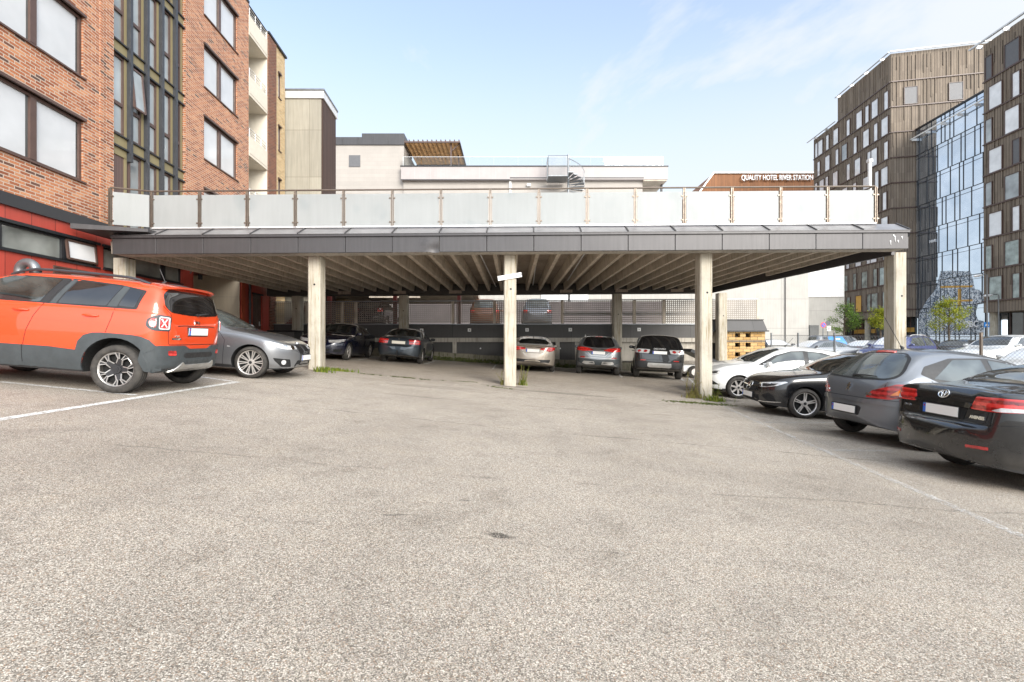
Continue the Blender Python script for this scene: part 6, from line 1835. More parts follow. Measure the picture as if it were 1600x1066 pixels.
# ---- 7..12 under the deck
def saloon_front(name, label, paint, lamps=True):
    L = 4.9
    c = Car(name, label, dict(L=L, W=1.86, R=.335, wb=2.968, fo=.84, paint=paint, rr=.5, rf=.62, ne=2.3, tumble=26,
        T=[(0, .62), (.05, .9), (.14, 1.05), (.5, 1.1), (.85, 1.15), (1.4, 1.37), (1.9, 1.455), (2.3, 1.464), (2.7, 1.39), (3.05, 1.23), (3.45, 1.04), (4.0, .97), (4.45, .87), (4.7, .76), (4.83, .64), (4.9, .5)],
        S=[(0, 1.0), (1.3, .99), (2.7, .96), (3.6, .92), (4.3, .83), (4.9, .6)]))
    sidewin(c, [(1.0, 1.05), (1.4, 1.27), (1.85, 1.385), (2.3, 1.395), (2.7, 1.32), (3.3, 1.0), (1.8, 1.01)], [[(1.15, 1.05), (1.45, 1.255), (1.85, 1.36), (2.05, 1.37), (2.05, 1.03)], [(2.15, 1.03), (2.15, 1.37), (2.3, 1.37), (2.66, 1.30), (3.15, 1.02)]])
    c.patch('windscreen', 'T', [(2.68, -.52), (2.58, 0), (2.68, .52), (3.35, .72), (3.46, 0), (3.35, -.72)], 'car_glass', .005, .03)
    c.patch('headlight', 'FQ', [(-.34, .66), (-.32, .75), (0, .78), (.28, .82), (.22, .74), (-.05, .67)], 'lens_clear', .006, .02, .04)
    c.patch('kidney_grille', 'F', [(.03, .56), (.02, .76), (.25, .75), (.27, .64), (.22, .55)], 'arch_liner', .008, .03, mirror=True)
    c.line('grille_frame', 'F', [(.03, .56), (.02, .76), (.25, .75), (.27, .64), (.22, .55)], .014, 'chrome', .012, close=True, mirror=True)
    c.patch('side_intake', 'FQ', [(-.2, .42), (.12, .44), (.06, .32), (-.22, .32)], 'arch_liner', .004, .02)
    c.patch('lower_intake', 'F', sym([(0, .43), (.42, .43), (.36, .28), (0, .28)]), 'arch_liner', .004, .02)
    c.plate('F', .48, off=.02); c.badge('F', 0, .80, .04, 'roundel')
    c.line('door_gap', 'S', [(3.3, .98), (3.4, .7), (3.36, .25)]); c.line('door_gap', 'S', [(2.1, 1.0), (2.12, .25)])
    c.line('bonnet_gap', 'T', [(3.4, .74), (4.0, .72), (4.5, .6), (4.72, .4)], .008, mirror=True)
    c.handles((1.5, 2.6), .88); c.mirrors(3.1, 1.04); c.wheel('five', rimr=.74)
    return c
NAVY = saloon_front('navy_saloon', 'dark navy saloon parked nose out behind the left front pillar', 'paint_navy')

L = 4.547
c = Car('blue_grey_saloon', 'blue grey older saloon with square red tail lights and a tow bar', dict(L=L, W=1.766, R=.31, wb=2.65, fo=.93, paint='paint_steel_blue', rr=.40, rf=.55, ne=2.6, tumble=26, inset=.03,
    T=[(0, .56), (.015, .68), (.05, .73), (.08, .9), (.11, 1.0), (.18, 1.03), (.5, 1.06), (.75, 1.12), (1.15, 1.32), (1.5, 1.41), (2.0, 1.428), (2.5, 1.38), (3.0, 1.15), (3.3, 1.02), (4, .9), (4.4, .7), (4.547, .52)],
    S=[(0, .96), (1.2, .95), (2.6, .92), (3.4, .87), (4.547, .6)], B=[(0, .42), (.05, .34), (.3, .28), (1.0, .2), (3.7, .2), (4.547, .36)]))
AUD = c
c.patch('rear_window', 'B', sym([(0, 1.36), (.46, 1.345), (.58, 1.14), (.56, 1.09), (0, 1.085)]), 'car_glass', .006, .03)
c.patch('tail_light', 'BQ', [(-.28, .77), (-.28, .955), (.02, .965), (.12, .95), (.12, .78)], 'lens_bright_red', .008, .02, .04)
c.patch('lens_band', 'BQ', [(-.28, .855), (-.28, .885), (.12, .885), (.12, .855)], 'lens_red', .0105, .005, .04)
c.patch('number_recess', 'B', sym([(0, .90), (.33, .90), (.31, .76), (0, .76)]), 'black_plastic', .003, .02); c.plate('B', .83, blue=False, mat='plate_cream')
c.badge('B', 0, .955, .03, 'ring'); c.line('boot_gap', 'B', [(-.6, 1.0), (-.58, .74), (.58, .74), (.6, 1.0)], .01); c.line('bumper_gap', 'B', [(-.8, .70), (.8, .70)], .014)
tb_ = MB(); tb_.tube([(.25 - L / 2, 0, .33), (-.05 - L / 2, 0, .33), (-.09 - L / 2, 0, .40), (-.09 - L / 2, 0, .47)], .022, 8); tb_.tube([(-.09 - L / 2, 0, .46), (-.09 - L / 2, 0, .52)], .03, 10); tb_.build('tow_bar', M['black_metal'], c.root, smooth=True, local=True)
sidewin(c, [(.85, 1.03), (1.2, 1.24), (1.6, 1.335), (2.05, 1.345), (2.5, 1.26), (3.0, .975), (1.7, .98)], [[(1.0, 1.03), (1.3, 1.23), (1.6, 1.315), (1.8, 1.32), (1.8, 1.0)], [(1.9, 1.0), (1.9, 1.32), (2.05, 1.32), (2.45, 1.24), (2.85, .99)]])
c.mirrors(2.85, 1.0, 'black_plastic'); c.handles((1.4, 2.4), .86); c.wheel('five'); exhaust(c, .5, .3, .03, .08)

L = 4.96
c = Car('beige_saloon', 'light beige saloon half hidden behind the middle front pillar', dict(L=L, W=1.877, R=.335, wb=2.909, fo=.90, paint='paint_beige', rr=.55, rf=.6, ne=2.3, tumble=28,
    T=[(0, .6), (.02, .72), (.06, .9), (.1, 1.03), (.2, 1.08), (.6, 1.12), (1.1, 1.27), (1.7, 1.42), (2.2, 1.46), (2.7, 1.40), (3.2, 1.18), (3.5, 1.04), (4.3, .9), (4.8, .7), (4.96, .52)],
    S=[(0, 1.0), (1.3, .985), (2.7, .95), (3.6, .9), (4.96, .6)], B=[(0, .46), (.05, .38), (.3, .30), (1.0, .2), (3.9, .2), (4.96, .36)]))
XF = c
c.patch('rear_window', 'B', sym([(0, 1.405), (.44, 1.38), (.62, 1.17), (.58, 1.12), (0, 1.115)]), 'car_glass', .006, .03)
c.patch('tail_light', 'BQ', [(-.42, .90), (-.4, .955), (-.1, 1.0), (.25, 1.02), (.2, .93), (0, .85), (-.12, .83)], 'lens_bright_red', .008, .03, .04)
c.line('boot_bar', 'B', [(-.36, .97), (0, .985), (.36, .97)], .03, 'chrome', .012)
c.line('boot_gap', 'B', [(-.62, 1.05), (-.42, .80), (-.3, .77), (.3, .77), (.42, .80), (.62, 1.05)], .012)
c.plate('B', .855); c.patch('rear_valance', 'B', sym([(0, .50), (.7, .52), (.66, .40), (0, .40)]), 'black_plastic', .006, .03); exhaust(c, -.58, .42, .05, .10); exhaust(c, .58, .42, .05, .10)
sidewin(c, [(.9, 1.06), (1.4, 1.26), (1.8, 1.36), (2.3, 1.385), (2.7, 1.3), (3.25, 1.0), (1.8, 1.01)], [[(1.1, 1.06), (1.45, 1.25), (1.8, 1.345), (2.05, 1.36), (2.05, 1.03)], [(2.15, 1.03), (2.15, 1.36), (2.3, 1.36), (2.66, 1.28), (3.1, 1.02)]])
c.mirrors(3.1, 1.05); c.handles((1.5, 2.6), .88); c.wheel('five', rimr=.74); antenna(c, 1.5, fin=True)

def suv_rear(name, label, spec, kind):
    c = Car(name, label, spec); return c
L = 4.377
c = Car('grey_crossover', 'silver grey crossover with roof rails next to the beige saloon', dict(L=L, W=1.806, R=.345, wb=2.646, fo=.88, paint='paint_silver_grey', rr=.42, rf=.55, ne=2.6, tumble=22, tw=.225,
    T=[(0, .66), (.02, .8), (.06, .95), (.12, 1.08), (.3, 1.32), (.45, 1.48), (.6, 1.545), (1.0, 1.58), (1.6, 1.595), (2.2, 1.56), (2.6, 1.45), (3.15, 1.14), (3.4, 1.06), (3.9, .96), (4.2, .8), (4.377, .58)],
    S=[(0, 1.1), (1, 1.08), (2.5, 1.03), (3.3, .96), (4.377, .7)], B=[(0, .5), (.05, .42), (.3, .34), (1.0, .24), (3.4, .24), (4.377, .4)]))
QAS = c
c.patch('rear_window', 'B', sym([(0, 1.51), (.48, 1.50), (.62, 1.24), (.60, 1.14), (.35, 1.10), (0, 1.09)]), 'privacy_glass', .006, .05)
c.patch('brake_light', 'B', sym([(0, 1.555), (.14, 1.55), (.14, 1.53), (0, 1.535)]), 'lens_bright_red', .012, .01, .03)
tl = c.patch('tail_light', 'BQ', [(-.44, .98), (-.42, 1.03), (-.12, 1.10), (.22, 1.12), (.28, 1.09), (.16, .98), (-.2, .93)], 'lens_bright_red', .010, .02, .04)
c.line('boot_bar', 'B', [(-.34, 1.02), (0, 1.03), (.34, 1.02)], .025, 'chrome', .012)
c.line('tailgate_crease', 'B', [(-.42, .90), (-.28, .77), (.28, .77), (.42, .90)], .02, 'skid_silver', .008)
c.plate('B', .89); c.patch('rear_bumper', 'B', sym([(0, .62), (.80, .66), (.80, .52), (.6, .42), (0, .42)]), 'cladding_plastic', .012, .03)
c.patch('skid_plate', 'B', [(.12, .44), (.16, .55), (.56, .55), (.62, .47), (.5, .43)], 'skid_silver', .02, .02, mirror=True)
c.line('bumper_chrome', 'B', [(-.66, .685), (.66, .685)], .02, 'skid_silver', .010)
c.patch('bumper_reflector', 'B', [(.52, .68), (.52, .73), (.70, .73), (.70, .69)], 'lens_bright_red', .012, .01, .03, mirror=True)
for xa in (c.xr(), c.xf()): c.patch('arch_flare', 'S', arch_ring(xa, .345, .39, .45, .32), 'cladding_plastic', .012, 0, .05)
sidewin(c, [(.5, 1.19), (.62, 1.38), (1.1, 1.47), (1.7, 1.495), (2.2, 1.45), (2.6, 1.32), (3.05, 1.06), (1.5, 1.1)], [[(.62, 1.2), (.70, 1.36), (1.1, 1.45), (1.6, 1.47), (1.62, 1.12)], [(1.72, 1.11), (1.72, 1.47), (2.18, 1.43), (2.55, 1.3), (2.9, 1.09)]], 'privacy_glass')
rails(c, .6, 2.2, .56, 'rim_silver', .04); c.mirrors(2.85, 1.1); c.handles((1.3, 2.3), .98); c.wheel('five', rimr=.7); antenna(c, .7, fin=True)

L = 4.6
c = Car('black_suv', 'black square-backed SUV with a silver skid plate and lettering on its tailgate', dict(L=L, W=1.894, R=.365, wb=2.741, fo=.89, paint='paint_soft_black', rr=.27, rf=.5, ne=3.0, tumble=18, tw=.235,
    T=[(0, .70), (.02, .85), (.05, 1.0), (.09, 1.12), (.22, 1.42), (.34, 1.62), (.45, 1.68), (.8, 1.715), (1.6, 1.724), (2.3, 1.67), (2.7, 1.54), (3.15, 1.22), (3.4, 1.14), (4.0, 1.05), (4.35, .9), (4.6, .6)],
    S=[(0, 1.15), (1, 1.14), (2.6, 1.09), (3.4, 1.04), (4.6, .8)], B=[(0, .52), (.05, .42), (.3, .34), (1.0, .25), (3.6, .25), (4.6, .42)]))
DIS = c
c.patch('rear_window', 'B', sym([(0, 1.64), (.56, 1.63), (.68, 1.36), (.70, 1.22), (0, 1.205)]), 'privacy_glass', .006, .04)
c.text('B', 'DISCOVERY', 0, 1.155, .085, 'lens_clear', name='tailgate_lettering')
tl = c.patch('tail_light', 'BQ', [(-.36, .98), (-.36, 1.13), (-.05, 1.14), (.12, 1.12), (.10, 1.0)], 'lens_clear', .010, .03, .04)
for e in (-.25, -.08): c.patch('lamp_ring', 'BQ', [(e + .05 * cos(a), 1.06 + .05 * sin(a)) for a in [2 * pi * k / 14 for k in range(14)]], 'lens_red', .015, 0, .03, parent=tl)
c.patch('number_recess', 'B', sym([(0, 1.09), (.44, 1.09), (.44, .96), (0, .96)]), 'arch_liner', .004, .02); c.plate('B', 1.02, y=.0)
c.line('tailgate_gap', 'B', [(-.68, 1.2), (-.66, .74), (.66, .74), (.68, 1.2)], .012); c.line('tailgate_crease', 'B', [(0, .93), (0, .75)], .01)
c.patch('rear_bumper', 'B', sym([(0, .66), (.84, .68), (.84, .52), (.7, .44), (0, .44)]), 'black_plastic', .012, .03)
c.patch('skid_plate', 'B', sym([(0, .62), (.42, .62), (.44, .49), (.36, .46), (0, .46)]), 'skid_silver', .022, .02)
c.patch('bumper_reflector', 'B', [(.50, .70), (.50, .735), (.70, .735), (.70, .70)], 'lens_bright_red', .012, .01, .03, mirror=True)
exhaust(c, .60, .52, .05, .03); exhaust(c, -.60, .52, .05, .03)
sidewin(c, [(.42, 1.25), (.55, 1.54), (1.1, 1.6), (1.8, 1.615), (2.35, 1.56), (2.7, 1.42), (3.1, 1.15), (1.5, 1.18)], [[(.5, 1.27), (.6, 1.52), (1.1, 1.58), (1.62, 1.595), (1.64, 1.2)], [(1.74, 1.2), (1.74, 1.595), (2.3, 1.54), (2.65, 1.4), (2.98, 1.17)]], 'privacy_glass')
c.mirrors(2.95, 1.2); c.handles((1.3, 2.3), 1.05); c.wheel('five', rimr=.7)

# ---- simpler cars far off
def far_car(name, label, paint, kind='suv', L=4.5, W=1.82, H=1.6, glass='car_glass', group=None, rail=False, text=None, tail=True):
    k = H
    if kind == 'suv':
        T = [(0, .62), (.03, .85), (.1, 1.05), (.28, k - .25), (.45, k - .08), (.8, k - .02), (1.6, k), (2.3, k - .05), (2.7, k - .2), (3.2, 1.12), (3.5, 1.06), (L - .4, .95), (L - .1, .75), (L, .55)]; S = [(0, 1.05), (2.6, 1.02), (3.3, .98), (L, .7)]
    elif kind == 'van':
        T = [(0, .62), (.03, 1.0), (.1, k - .2), (.3, k - .04), (.8, k), (2.6, k), (3.2, k - .15), (3.7, 1.2), (4.0, 1.08), (L - .3, .9), (L, .55)]; S = [(0, 1.1), (3.2, 1.05), (L, .7)]
    elif kind == 'pickup':
        T = [(0, .62), (.03, .95), (.1, 1.05), (1.3, 1.07), (1.55, 1.12), (1.75, k - .2), (1.95, k - .05), (2.6, k), (3.1, k - .08), (3.7, 1.18), (4.0, 1.1), (L - .35, 1.0), (L - .1, .8), (L, .55)]; S = [(0, 1.0), (3.5, 1.02), (L, .7)]
    else:
        T = [(0, .6), (.04, .85), (.14, 1.02), (.6, 1.08), (1.3, k - .1), (1.8, k), (2.3, k - .02), (2.7, k - .12), (3.3, 1.02), (3.5, .98), (L - .4, .85), (L - .1, .66), (L, .5)]; S = [(0, .96), (2.6, .93), (3.4, .9), (L, .6)]
    c = Car(name, label, dict(L=L, W=W, R=.33, wb=L * .595, fo=L * .195, paint=paint, T=T, S=S, rr=.4, rf=.55, ne=2.5, tumble=20), group)
    z0 = S[0][1] + .06; z1 = k - .12
    if kind == 'van' or kind == 'suv':
        x0, x1, x2 = .45, 2.3, 3.0
        if kind == 'van': x2 = 3.5; x1 = 2.9
    elif kind == 'pickup': x0, x1, x2 = 1.85, 3.0, 3.5
    else: x0, x1, x2 = 1.15, 2.3, 3.0
    c.patch('side_window', 'S', [(x0 + .02, z0), (x0 + .2, z1 - .03), ((x0 + x1) / 2 - .04, z1), ((x0 + x1) / 2 - .04, z0)], glass, .005, .03)
    c.patch('side_window', 'S', [((x0 + x1) / 2 + .04, z0), ((x0 + x1) / 2 + .04, z1), (x1, z1 - .03), (x2 - .1, z0 - .02)], glass, .005, .03)
    xw0 = {'suv': 2.45, 'van': 3.05, 'pickup': 3.0, 'sedan': 2.5}[kind]; xw1 = {'suv': 3.18, 'van': 3.7, 'pickup': 3.68, 'sedan': 3.28}[kind]
    c.patch('windscreen', 'T', [(xw0, -.52), (xw0 - .08, 0), (xw0, .52), (xw1 - .12, .68), (xw1, 0), (xw1 - .12, -.68)], 'bright_pane' if glass == 'light_glass' else glass, .005, .03)  # pale base colour stands in for bright sky reflected in these windscreens
    if kind in ('suv', 'van'): c.patch('rear_window', 'B', sym([(0, k - .13), (.52, k - .14), (.62, z0 + .1), (.6, z0 + .02), (0, z0)]), glass if glass != 'car_glass' else 'light_glass', .006, .04)
    c.patch('headlight', 'FQ', [(-.25, .68), (-.22, .8), (.15, .84), (.1, .72)], 'lens_clear', .006, .03, .05)
    c.patch('tail_light', 'BQ', [(-.2, .85), (-.2, 1.02), (.1, 1.04), (.1, .88)], 'lens_bright_red', .008, .02, .05)
    c.patch('grille', 'F', sym([(0, .75), (.4, .75), (.36, .6), (0, .6)]), 'black_plastic', .006, .03)
    if rail: rails(c, .6, 2.3, .56, 'rim_silver', .05)
    c.mirrors(x2 - .12, z0 + .04); c.wheel('five')
    if text:
        c.patch('blue_panel', 'S', text[1], 'sky_blue_panel', .009, .02)
        h, n = c.ray('R', text[2], text[3])
        text_mesh('van_lettering', text[0], .21, M['lettering_white'], c.root, (h.x - L / 2, h.y - .014, h.z), (1, 0, 0), (0, 0, 1), .003, local=True, bold=.012)
    return c
JEEP.place(-7.0, 7.45, pi + .085)
BMW.place(-6.9, 10.55, .0676)
FOC.place(7.77, 14.13, pi - .08)
MER.place(7.78, 11.03, pi - .08)
PEU.place(7.6, 8.05, .03)
AVE.place(7.32, 5.5, -.10)
DIS.place(6.05, 20.18, pi / 2 - .22)
QAS.place(3.72, 20.74, pi / 2 - .17)
XF.place(.92, 21.02, pi / 2 - .06)
AUD.place(-4.55, 20.8, pi / 2 + .02)
NAVY.place(-7.3, 19.95, -pi / 2 + .02)

def put(c, px, D, ang, z=-.05, dy=0):
    c.place((px - 800) * D / F, D, ang, z); return c
put(far_car('blue_suv', 'bright blue estate behind the chain link fence with a pale windscreen', 'paint_blue', 'suv', 4.6, 1.85, 1.66, 'light_glass', rail=True), 1400, 24.5, pi + .45)
put(far_car('white_estate', 'white estate with dark side windows behind the fence at the right edge', 'paint_white', 'suv', 4.8, 1.85, 1.62, 'car_glass'), 1560, 21, pi + .25)
put(far_car('white_sedan', 'low white saloon close behind the fence at the right edge of the view', 'paint_white', 'sedan', 4.6, 1.82, 1.18 + .22, 'light_glass'), 1640, 14.6, pi + .35, z=-.28)
put(far_car('dark_sedan', 'dark saloon between the blue estate and the white estate', 'paint_black', 'sedan', 4.6, 1.82, 1.47, 'car_glass'), 1497, 30, pi + .5)
put(far_car('silver_van', 'silver van with a blue lettered panel parked beyond the fence', 'paint_silver_grey', 'van', 4.9, 1.9, 1.86, 'car_glass', text=('HYRE', [(1.1, .95), (1.0, 1.72), (2.2, 1.72), (2.5, .95)], 1.68, 1.5)), 1312, 38, 0.05)
put(far_car('silver_sedan', 'silver saloon in front of the silver van beyond the fence', 'paint_silver_grey', 'sedan', 4.5, 1.8, 1.45, 'light_glass'), 1352, 31, pi + .2)
put(far_car('grey_sedan', 'dark grey car roof showing just above the white hatchback', 'paint_graphite', 'sedan', 4.6, 1.8, 1.42, 'light_glass'), 1272, 25.5, pi + .1)
put(far_car('small_dark_car', 'small black car beside the ochre brick hut', 'paint_black', 'suv', 4.0, 1.75, 1.5, 'light_glass'), 1204, 29, -pi / 2)
put(far_car('black_estate', 'black estate far back under the young trees', 'paint_black', 'suv', 4.6, 1.8, 1.55, 'car_glass'), 1420, 36, pi + .2)
put(far_car('rust_suv', 'rust orange SUV behind the punched screen on the upper level', 'paint_rust', 'suv', 4.5, 1.84, 1.76, 'light_glass'), 760, 29.8, pi / 2, 2.1)
put(far_car('graphite_suv', 'dark grey SUV with roof rails behind the punched screen', 'paint_graphite', 'suv', 4.5, 1.84, 1.78, 'light_glass', rail=True), 837, 29.8, pi / 2, 2.1)
put(far_car('canopy_sedan', 'dark car parked under the rear canopy behind the punched screen', 'paint_black', 'suv', 4.5, 1.8, 1.55, 'car_glass'), 592, 29, pi / 2, 2.1)

tr = thing('tipped_trailer', 'small white trailer with a dark tipped bed beside the black SUV', 'trailer', at(1085, 575, 20.6))
s = MB(); a = at(1071, 547, 20.8); b = at(1136, 577, 20.8)
s.beam(a, b, 1.3, .14, up=(0, 0, 1)); s.build('tipped_bed', M['dark_metal'], tr, bevel=.01)
s = MB(); g = gz(8, 20.8); s.box(7.3, 8.6, 20.2, 21.4, g + .28, g + .55); s.beam((8.6, 20.8, g + .35), (9.6, 20.8, g + .35), .08, .08); s.build('chassis', M['white_paint'], tr, bevel=.03)
for y in (20.15, 21.45):
    s = MB(); s.tube([(7.75, y - .09, g + .27), (7.75, y - .07, g + .27), (7.75, y + .07, g + .27), (7.75, y + .09, g + .27)], [.24, .27, .27, .24], 24); s.tube([(7.75, y - .1, g + .27), (7.75, y + .1, g + .27)], .15, 16, 1)
    s.build('wheel', [M['tyre_rubber'], M['rim_silver']], tr, smooth=True)

# ------------------------------------------------------------ fence, signs, lamps
fn = thing('chain_link_fence', 'chain link fence on steel posts behind the right hand row of parked cars', 'fence', (11.2, 13, -.3))
fp = []
for (px, D) in ((1205, 20.8), (1247, 18.5), (1304, 16.0), (1395, 13.4), (1533, 11.1)): fp.append(((px - 800) * D / F, D, 521))
fp += [(11.35, 8.6, 520), (11.5, 6.0, 518)]
def ftop(x, y): return CAMZ + 14 * y / F + .0
for (x, y, _) in fp:
    s = MB(); s.tube([(x, y, gz(x, y) - .2), (x, y, ftop(x, y))], .032, 8); s.tube([(x, y, ftop(x, y)), (x, y, ftop(x, y) + .02)], .036, 8); s.build('post', M['grey_metal'] if y > 12 else M['steel'], fn, smooth=True)
for (a, b) in zip(fp, fp[1:]):
    s = MB(); za = ftop(a[0], a[1]) - .08; zb = ftop(b[0], b[1]) - .08; ga = gz(a[0], a[1]); gb_ = gz(b[0], b[1])
    A = Vector((a[0], a[1], 0)); B = Vector((b[0], b[1], 0)); n = int((B - A).length / .10)
    # diagonal wires
    H = 1.9; Lf = (B - A).length; st = .085 if a[1] < 14 else .13
    k = -H
    while k < Lf:
        for dr in (1, -1):
            u0, u1 = (k, k + H) if dr > 0 else (k + H, k)
            t0 = 0.0; t1 = 1.0
            pts = []
            for t in (0, 1):
                pts.append((u0 + (u1 - u0) * t, t))
            (ua, ta), (ub, tb2) = pts
            def clip(ua, ta, ub, tb2):
                lo, hi = 0.0, 1.0; du = ub - ua
                for bound, sgn in ((0, 1), (Lf, -1)):
                    q = (bound - ua) / du
                    if du * sgn > 0: lo = max(lo, q)
                    else: hi = min(hi, q)
                return (lo, hi) if hi > lo else None
            r = clip(ua, ta, ub, tb2)
            if r:
                P2 = []
                for q in r:
                    u = ua + (ub - ua) * q; t = ta + (tb2 - ta) * q; pq = A + (B - A) * (u / Lf); zt_ = za + (zb - za) * u / Lf
                    P2.append(Vector((pq.x, pq.y, zt_ - H + H * t)))
                s.beam(P2[0], P2[1], .0035, .0035)
        k += st
    s.tube([(a[0], a[1], za), (b[0], b[1], zb)], .008, 5)
    s.build('mesh_wire', M['grey_metal'], fn)

def round_sign(name, label, px, py, D, r, back=False):
    c = at(px, py, D); t = thing(name, label, 'sign', (c.x, c.y, -.05))
    s = MB(); s.tube([(c.x, c.y + .04, -.05), (c.x, c.y + .04, c.z + r)], .035, 8); s.build('post', M['grey_metal'], t, smooth=True)
    def dsk(rad, y, m):
        s = MB(); s.tube([(c.x, y, c.z), (c.x, y - .012, c.z)], rad, 28); return s
    if back: dsk(r, c.y, 0).build('disc', M['fin_metal'], t); return t
    o = dsk(r, c.y, 0).build('disc', M['sign_red'], t)
    dsk(r * .76, c.y - .013, 0).build('blue_field', M['sign_blue'], o)
    s = MB(); s.beam((c.x - r * .54, c.y - .032, c.z + r * .54), (c.x + r * .54, c.y - .032, c.z - r * .54), r * .2, .006, up=(0, 1, 0)); s.build('red_bar', M['sign_red'], o)
    return t
round_sign('no_parking_sign', 'round blue no parking sign with red rim beyond the fence', 1286.5, 508, 36, .21)
t = round_sign('sign_back', 'round road sign seen from its dark back with a white plate below', 1293.5, 505, 36.6, .2, True)
c = at(1293.8, 513.5, 36.5); s = MB(); s.box(c.x - .13, c.x + .13, 36.4, 36.43, c.z - .19, c.z + .19); s.build('plate', M['white_paint'], t)
s = MB(); s.tube([(c.x, 36.395, c.z - .03), (c.x, 36.39, c.z - .03)], .07, 16); s.build('symbol', M['sign_red'], t)
c = at(1542, 507.5, 44); t = thing('blue_sign', 'square blue sign with a white car symbol beside the brown office wing', 'sign', (c.x, 44, -.05))
s = MB(); s.box(c.x - .24, c.x + .24, 44, 44.04, c.z - .24, c.z + .24); s.build('plate', M['sky_blue_panel'], t)
s = MB(); s.box(c.x - .15, c.x + .15, 43.98, 43.998, c.z - .1, c.z + .0); s.box(c.x - .09, c.x + .09, 43.98, 43.998, c.z + .0, c.z + .07); s.build('symbol', M['white_paint'], t)
s = MB(); s.tube([(c.x, 44.06, -.05), (c.x, 44.06, c.z + .2)], .035, 8); s.build('post', M['grey_metal'], t, smooth=True)
def lamp(label, px, py, D, arm):
    c = at(px, py, D); t = thing('street_lamp', label, 'street lamp', (c.x + arm, c.y, -.05))
    s = MB(); s.tube([(c.x + arm, c.y, -.05), (c.x + arm, c.y, c.z + .1), (c.x + arm * .7, c.y, c.z + .16), (c.x, c.y, c.z + .1)], [.075, .05, .04, .035], 8); s.build('pole', M['grey_metal'], t, smooth=True)
    s = MB(); s.tube([(c.x + .12, c.y, c.z + .1), (c.x - .12, c.y, c.z + .06), (c.x - .55, c.y, c.z), (c.x - .7, c.y, c.z)], [.05, .11, .13, .05], 10); s.build('lamp_head', M['pale_metal'], t, smooth=True)
lamp('tall grey street lamp standing in front of the glass atrium', 1533, 431.5, 44, .55)
lamp('street lamp with a small head in front of the brown office wing', 1549, 462.5, 46, .7)
lamp('distant street lamp beside the corner of the brown office tower', 1289, 466, 60, .8)

# ------------------------------------------------------------ plants
def tree(label, px, D, ytop, ybot, rx, leaf, seed, group='young street trees beyond the fence'):
    R_ = random.Random(seed)
    x = (px - 800) * D / F; zt = CAMZ + (HY - ytop) * D / F; zb = CAMZ + (HY - ybot) * D / F; z0 = -.05
    t = thing('young_tree', label, 'tree', (x, D, z0), group)
    s = MB(); top = Vector((x + .05, D, zt - .4)); s.tube([(x, D, z0), (x + .03, D, (z0 + zb) / 2), (x, D + .05, zb), (x + .04, D, (zb + zt) / 2), tuple(top)], [.10, .085, .07, .045, .012], 8)
    tips = []
    n = 26
    for k in range(n):
        f = (k + R_.random()) / n; z = zb + (zt - zb) * (f * .92)
        a = R_.uniform(0, 6.28); shape = (1 - f) ** .6 * (.55 + .45 * min(1, f * 4))
        r = rx * shape * R_.uniform(.55, 1.1) + .1
        e = Vector((x + r * cos(a), D + r * sin(a), z + R_.uniform(.1, .5)))
        p0 = Vector((x, D, z - .25)); s.tube([p0, (p0 + e) / 2 + Vector((0, 0, .08)), e], [.03, .018, .007], 5)
        tips += [e, (p0 + e * 2) / 3]
    tips.append(top)
    s.build('trunk', M['bark'], t, smooth=True)
    q = MB()
    for e in tips:
        for _ in range(60):
            c = e + Vector((R_.gauss(0, .19), R_.gauss(0, .19), R_.gauss(0, .14))); l = R_.uniform(.08, .14)
            u = Vector((R_.uniform(-1, 1), R_.uniform(-1, 1), R_.uniform(-.9, .3))).normalized(); v = u.cross(Vector((R_.uniform(-1, 1), R_.uniform(-1, 1), 1))).normalized() * l * .38
            q.add([c, c + u * l * .45 + v, c + u * l, c + u * l * .45 - v], [(0, 1, 2, 3)])
    q.build('crown', M[leaf], t)
tree('slender green young tree in front of the brown office tower', 1319, 44, 477, 520, 1.55, 'leaf_green', 3)
tree('yellow green young tree half hidden by the right front pillar', 1376, 42, 484, 514, 1.25, 'leaf_yellow', 5)
tree('broad yellow green young tree in front of the glass atrium', 1483, 40, 468, 516, 2.1, 'leaf_yellow', 8)

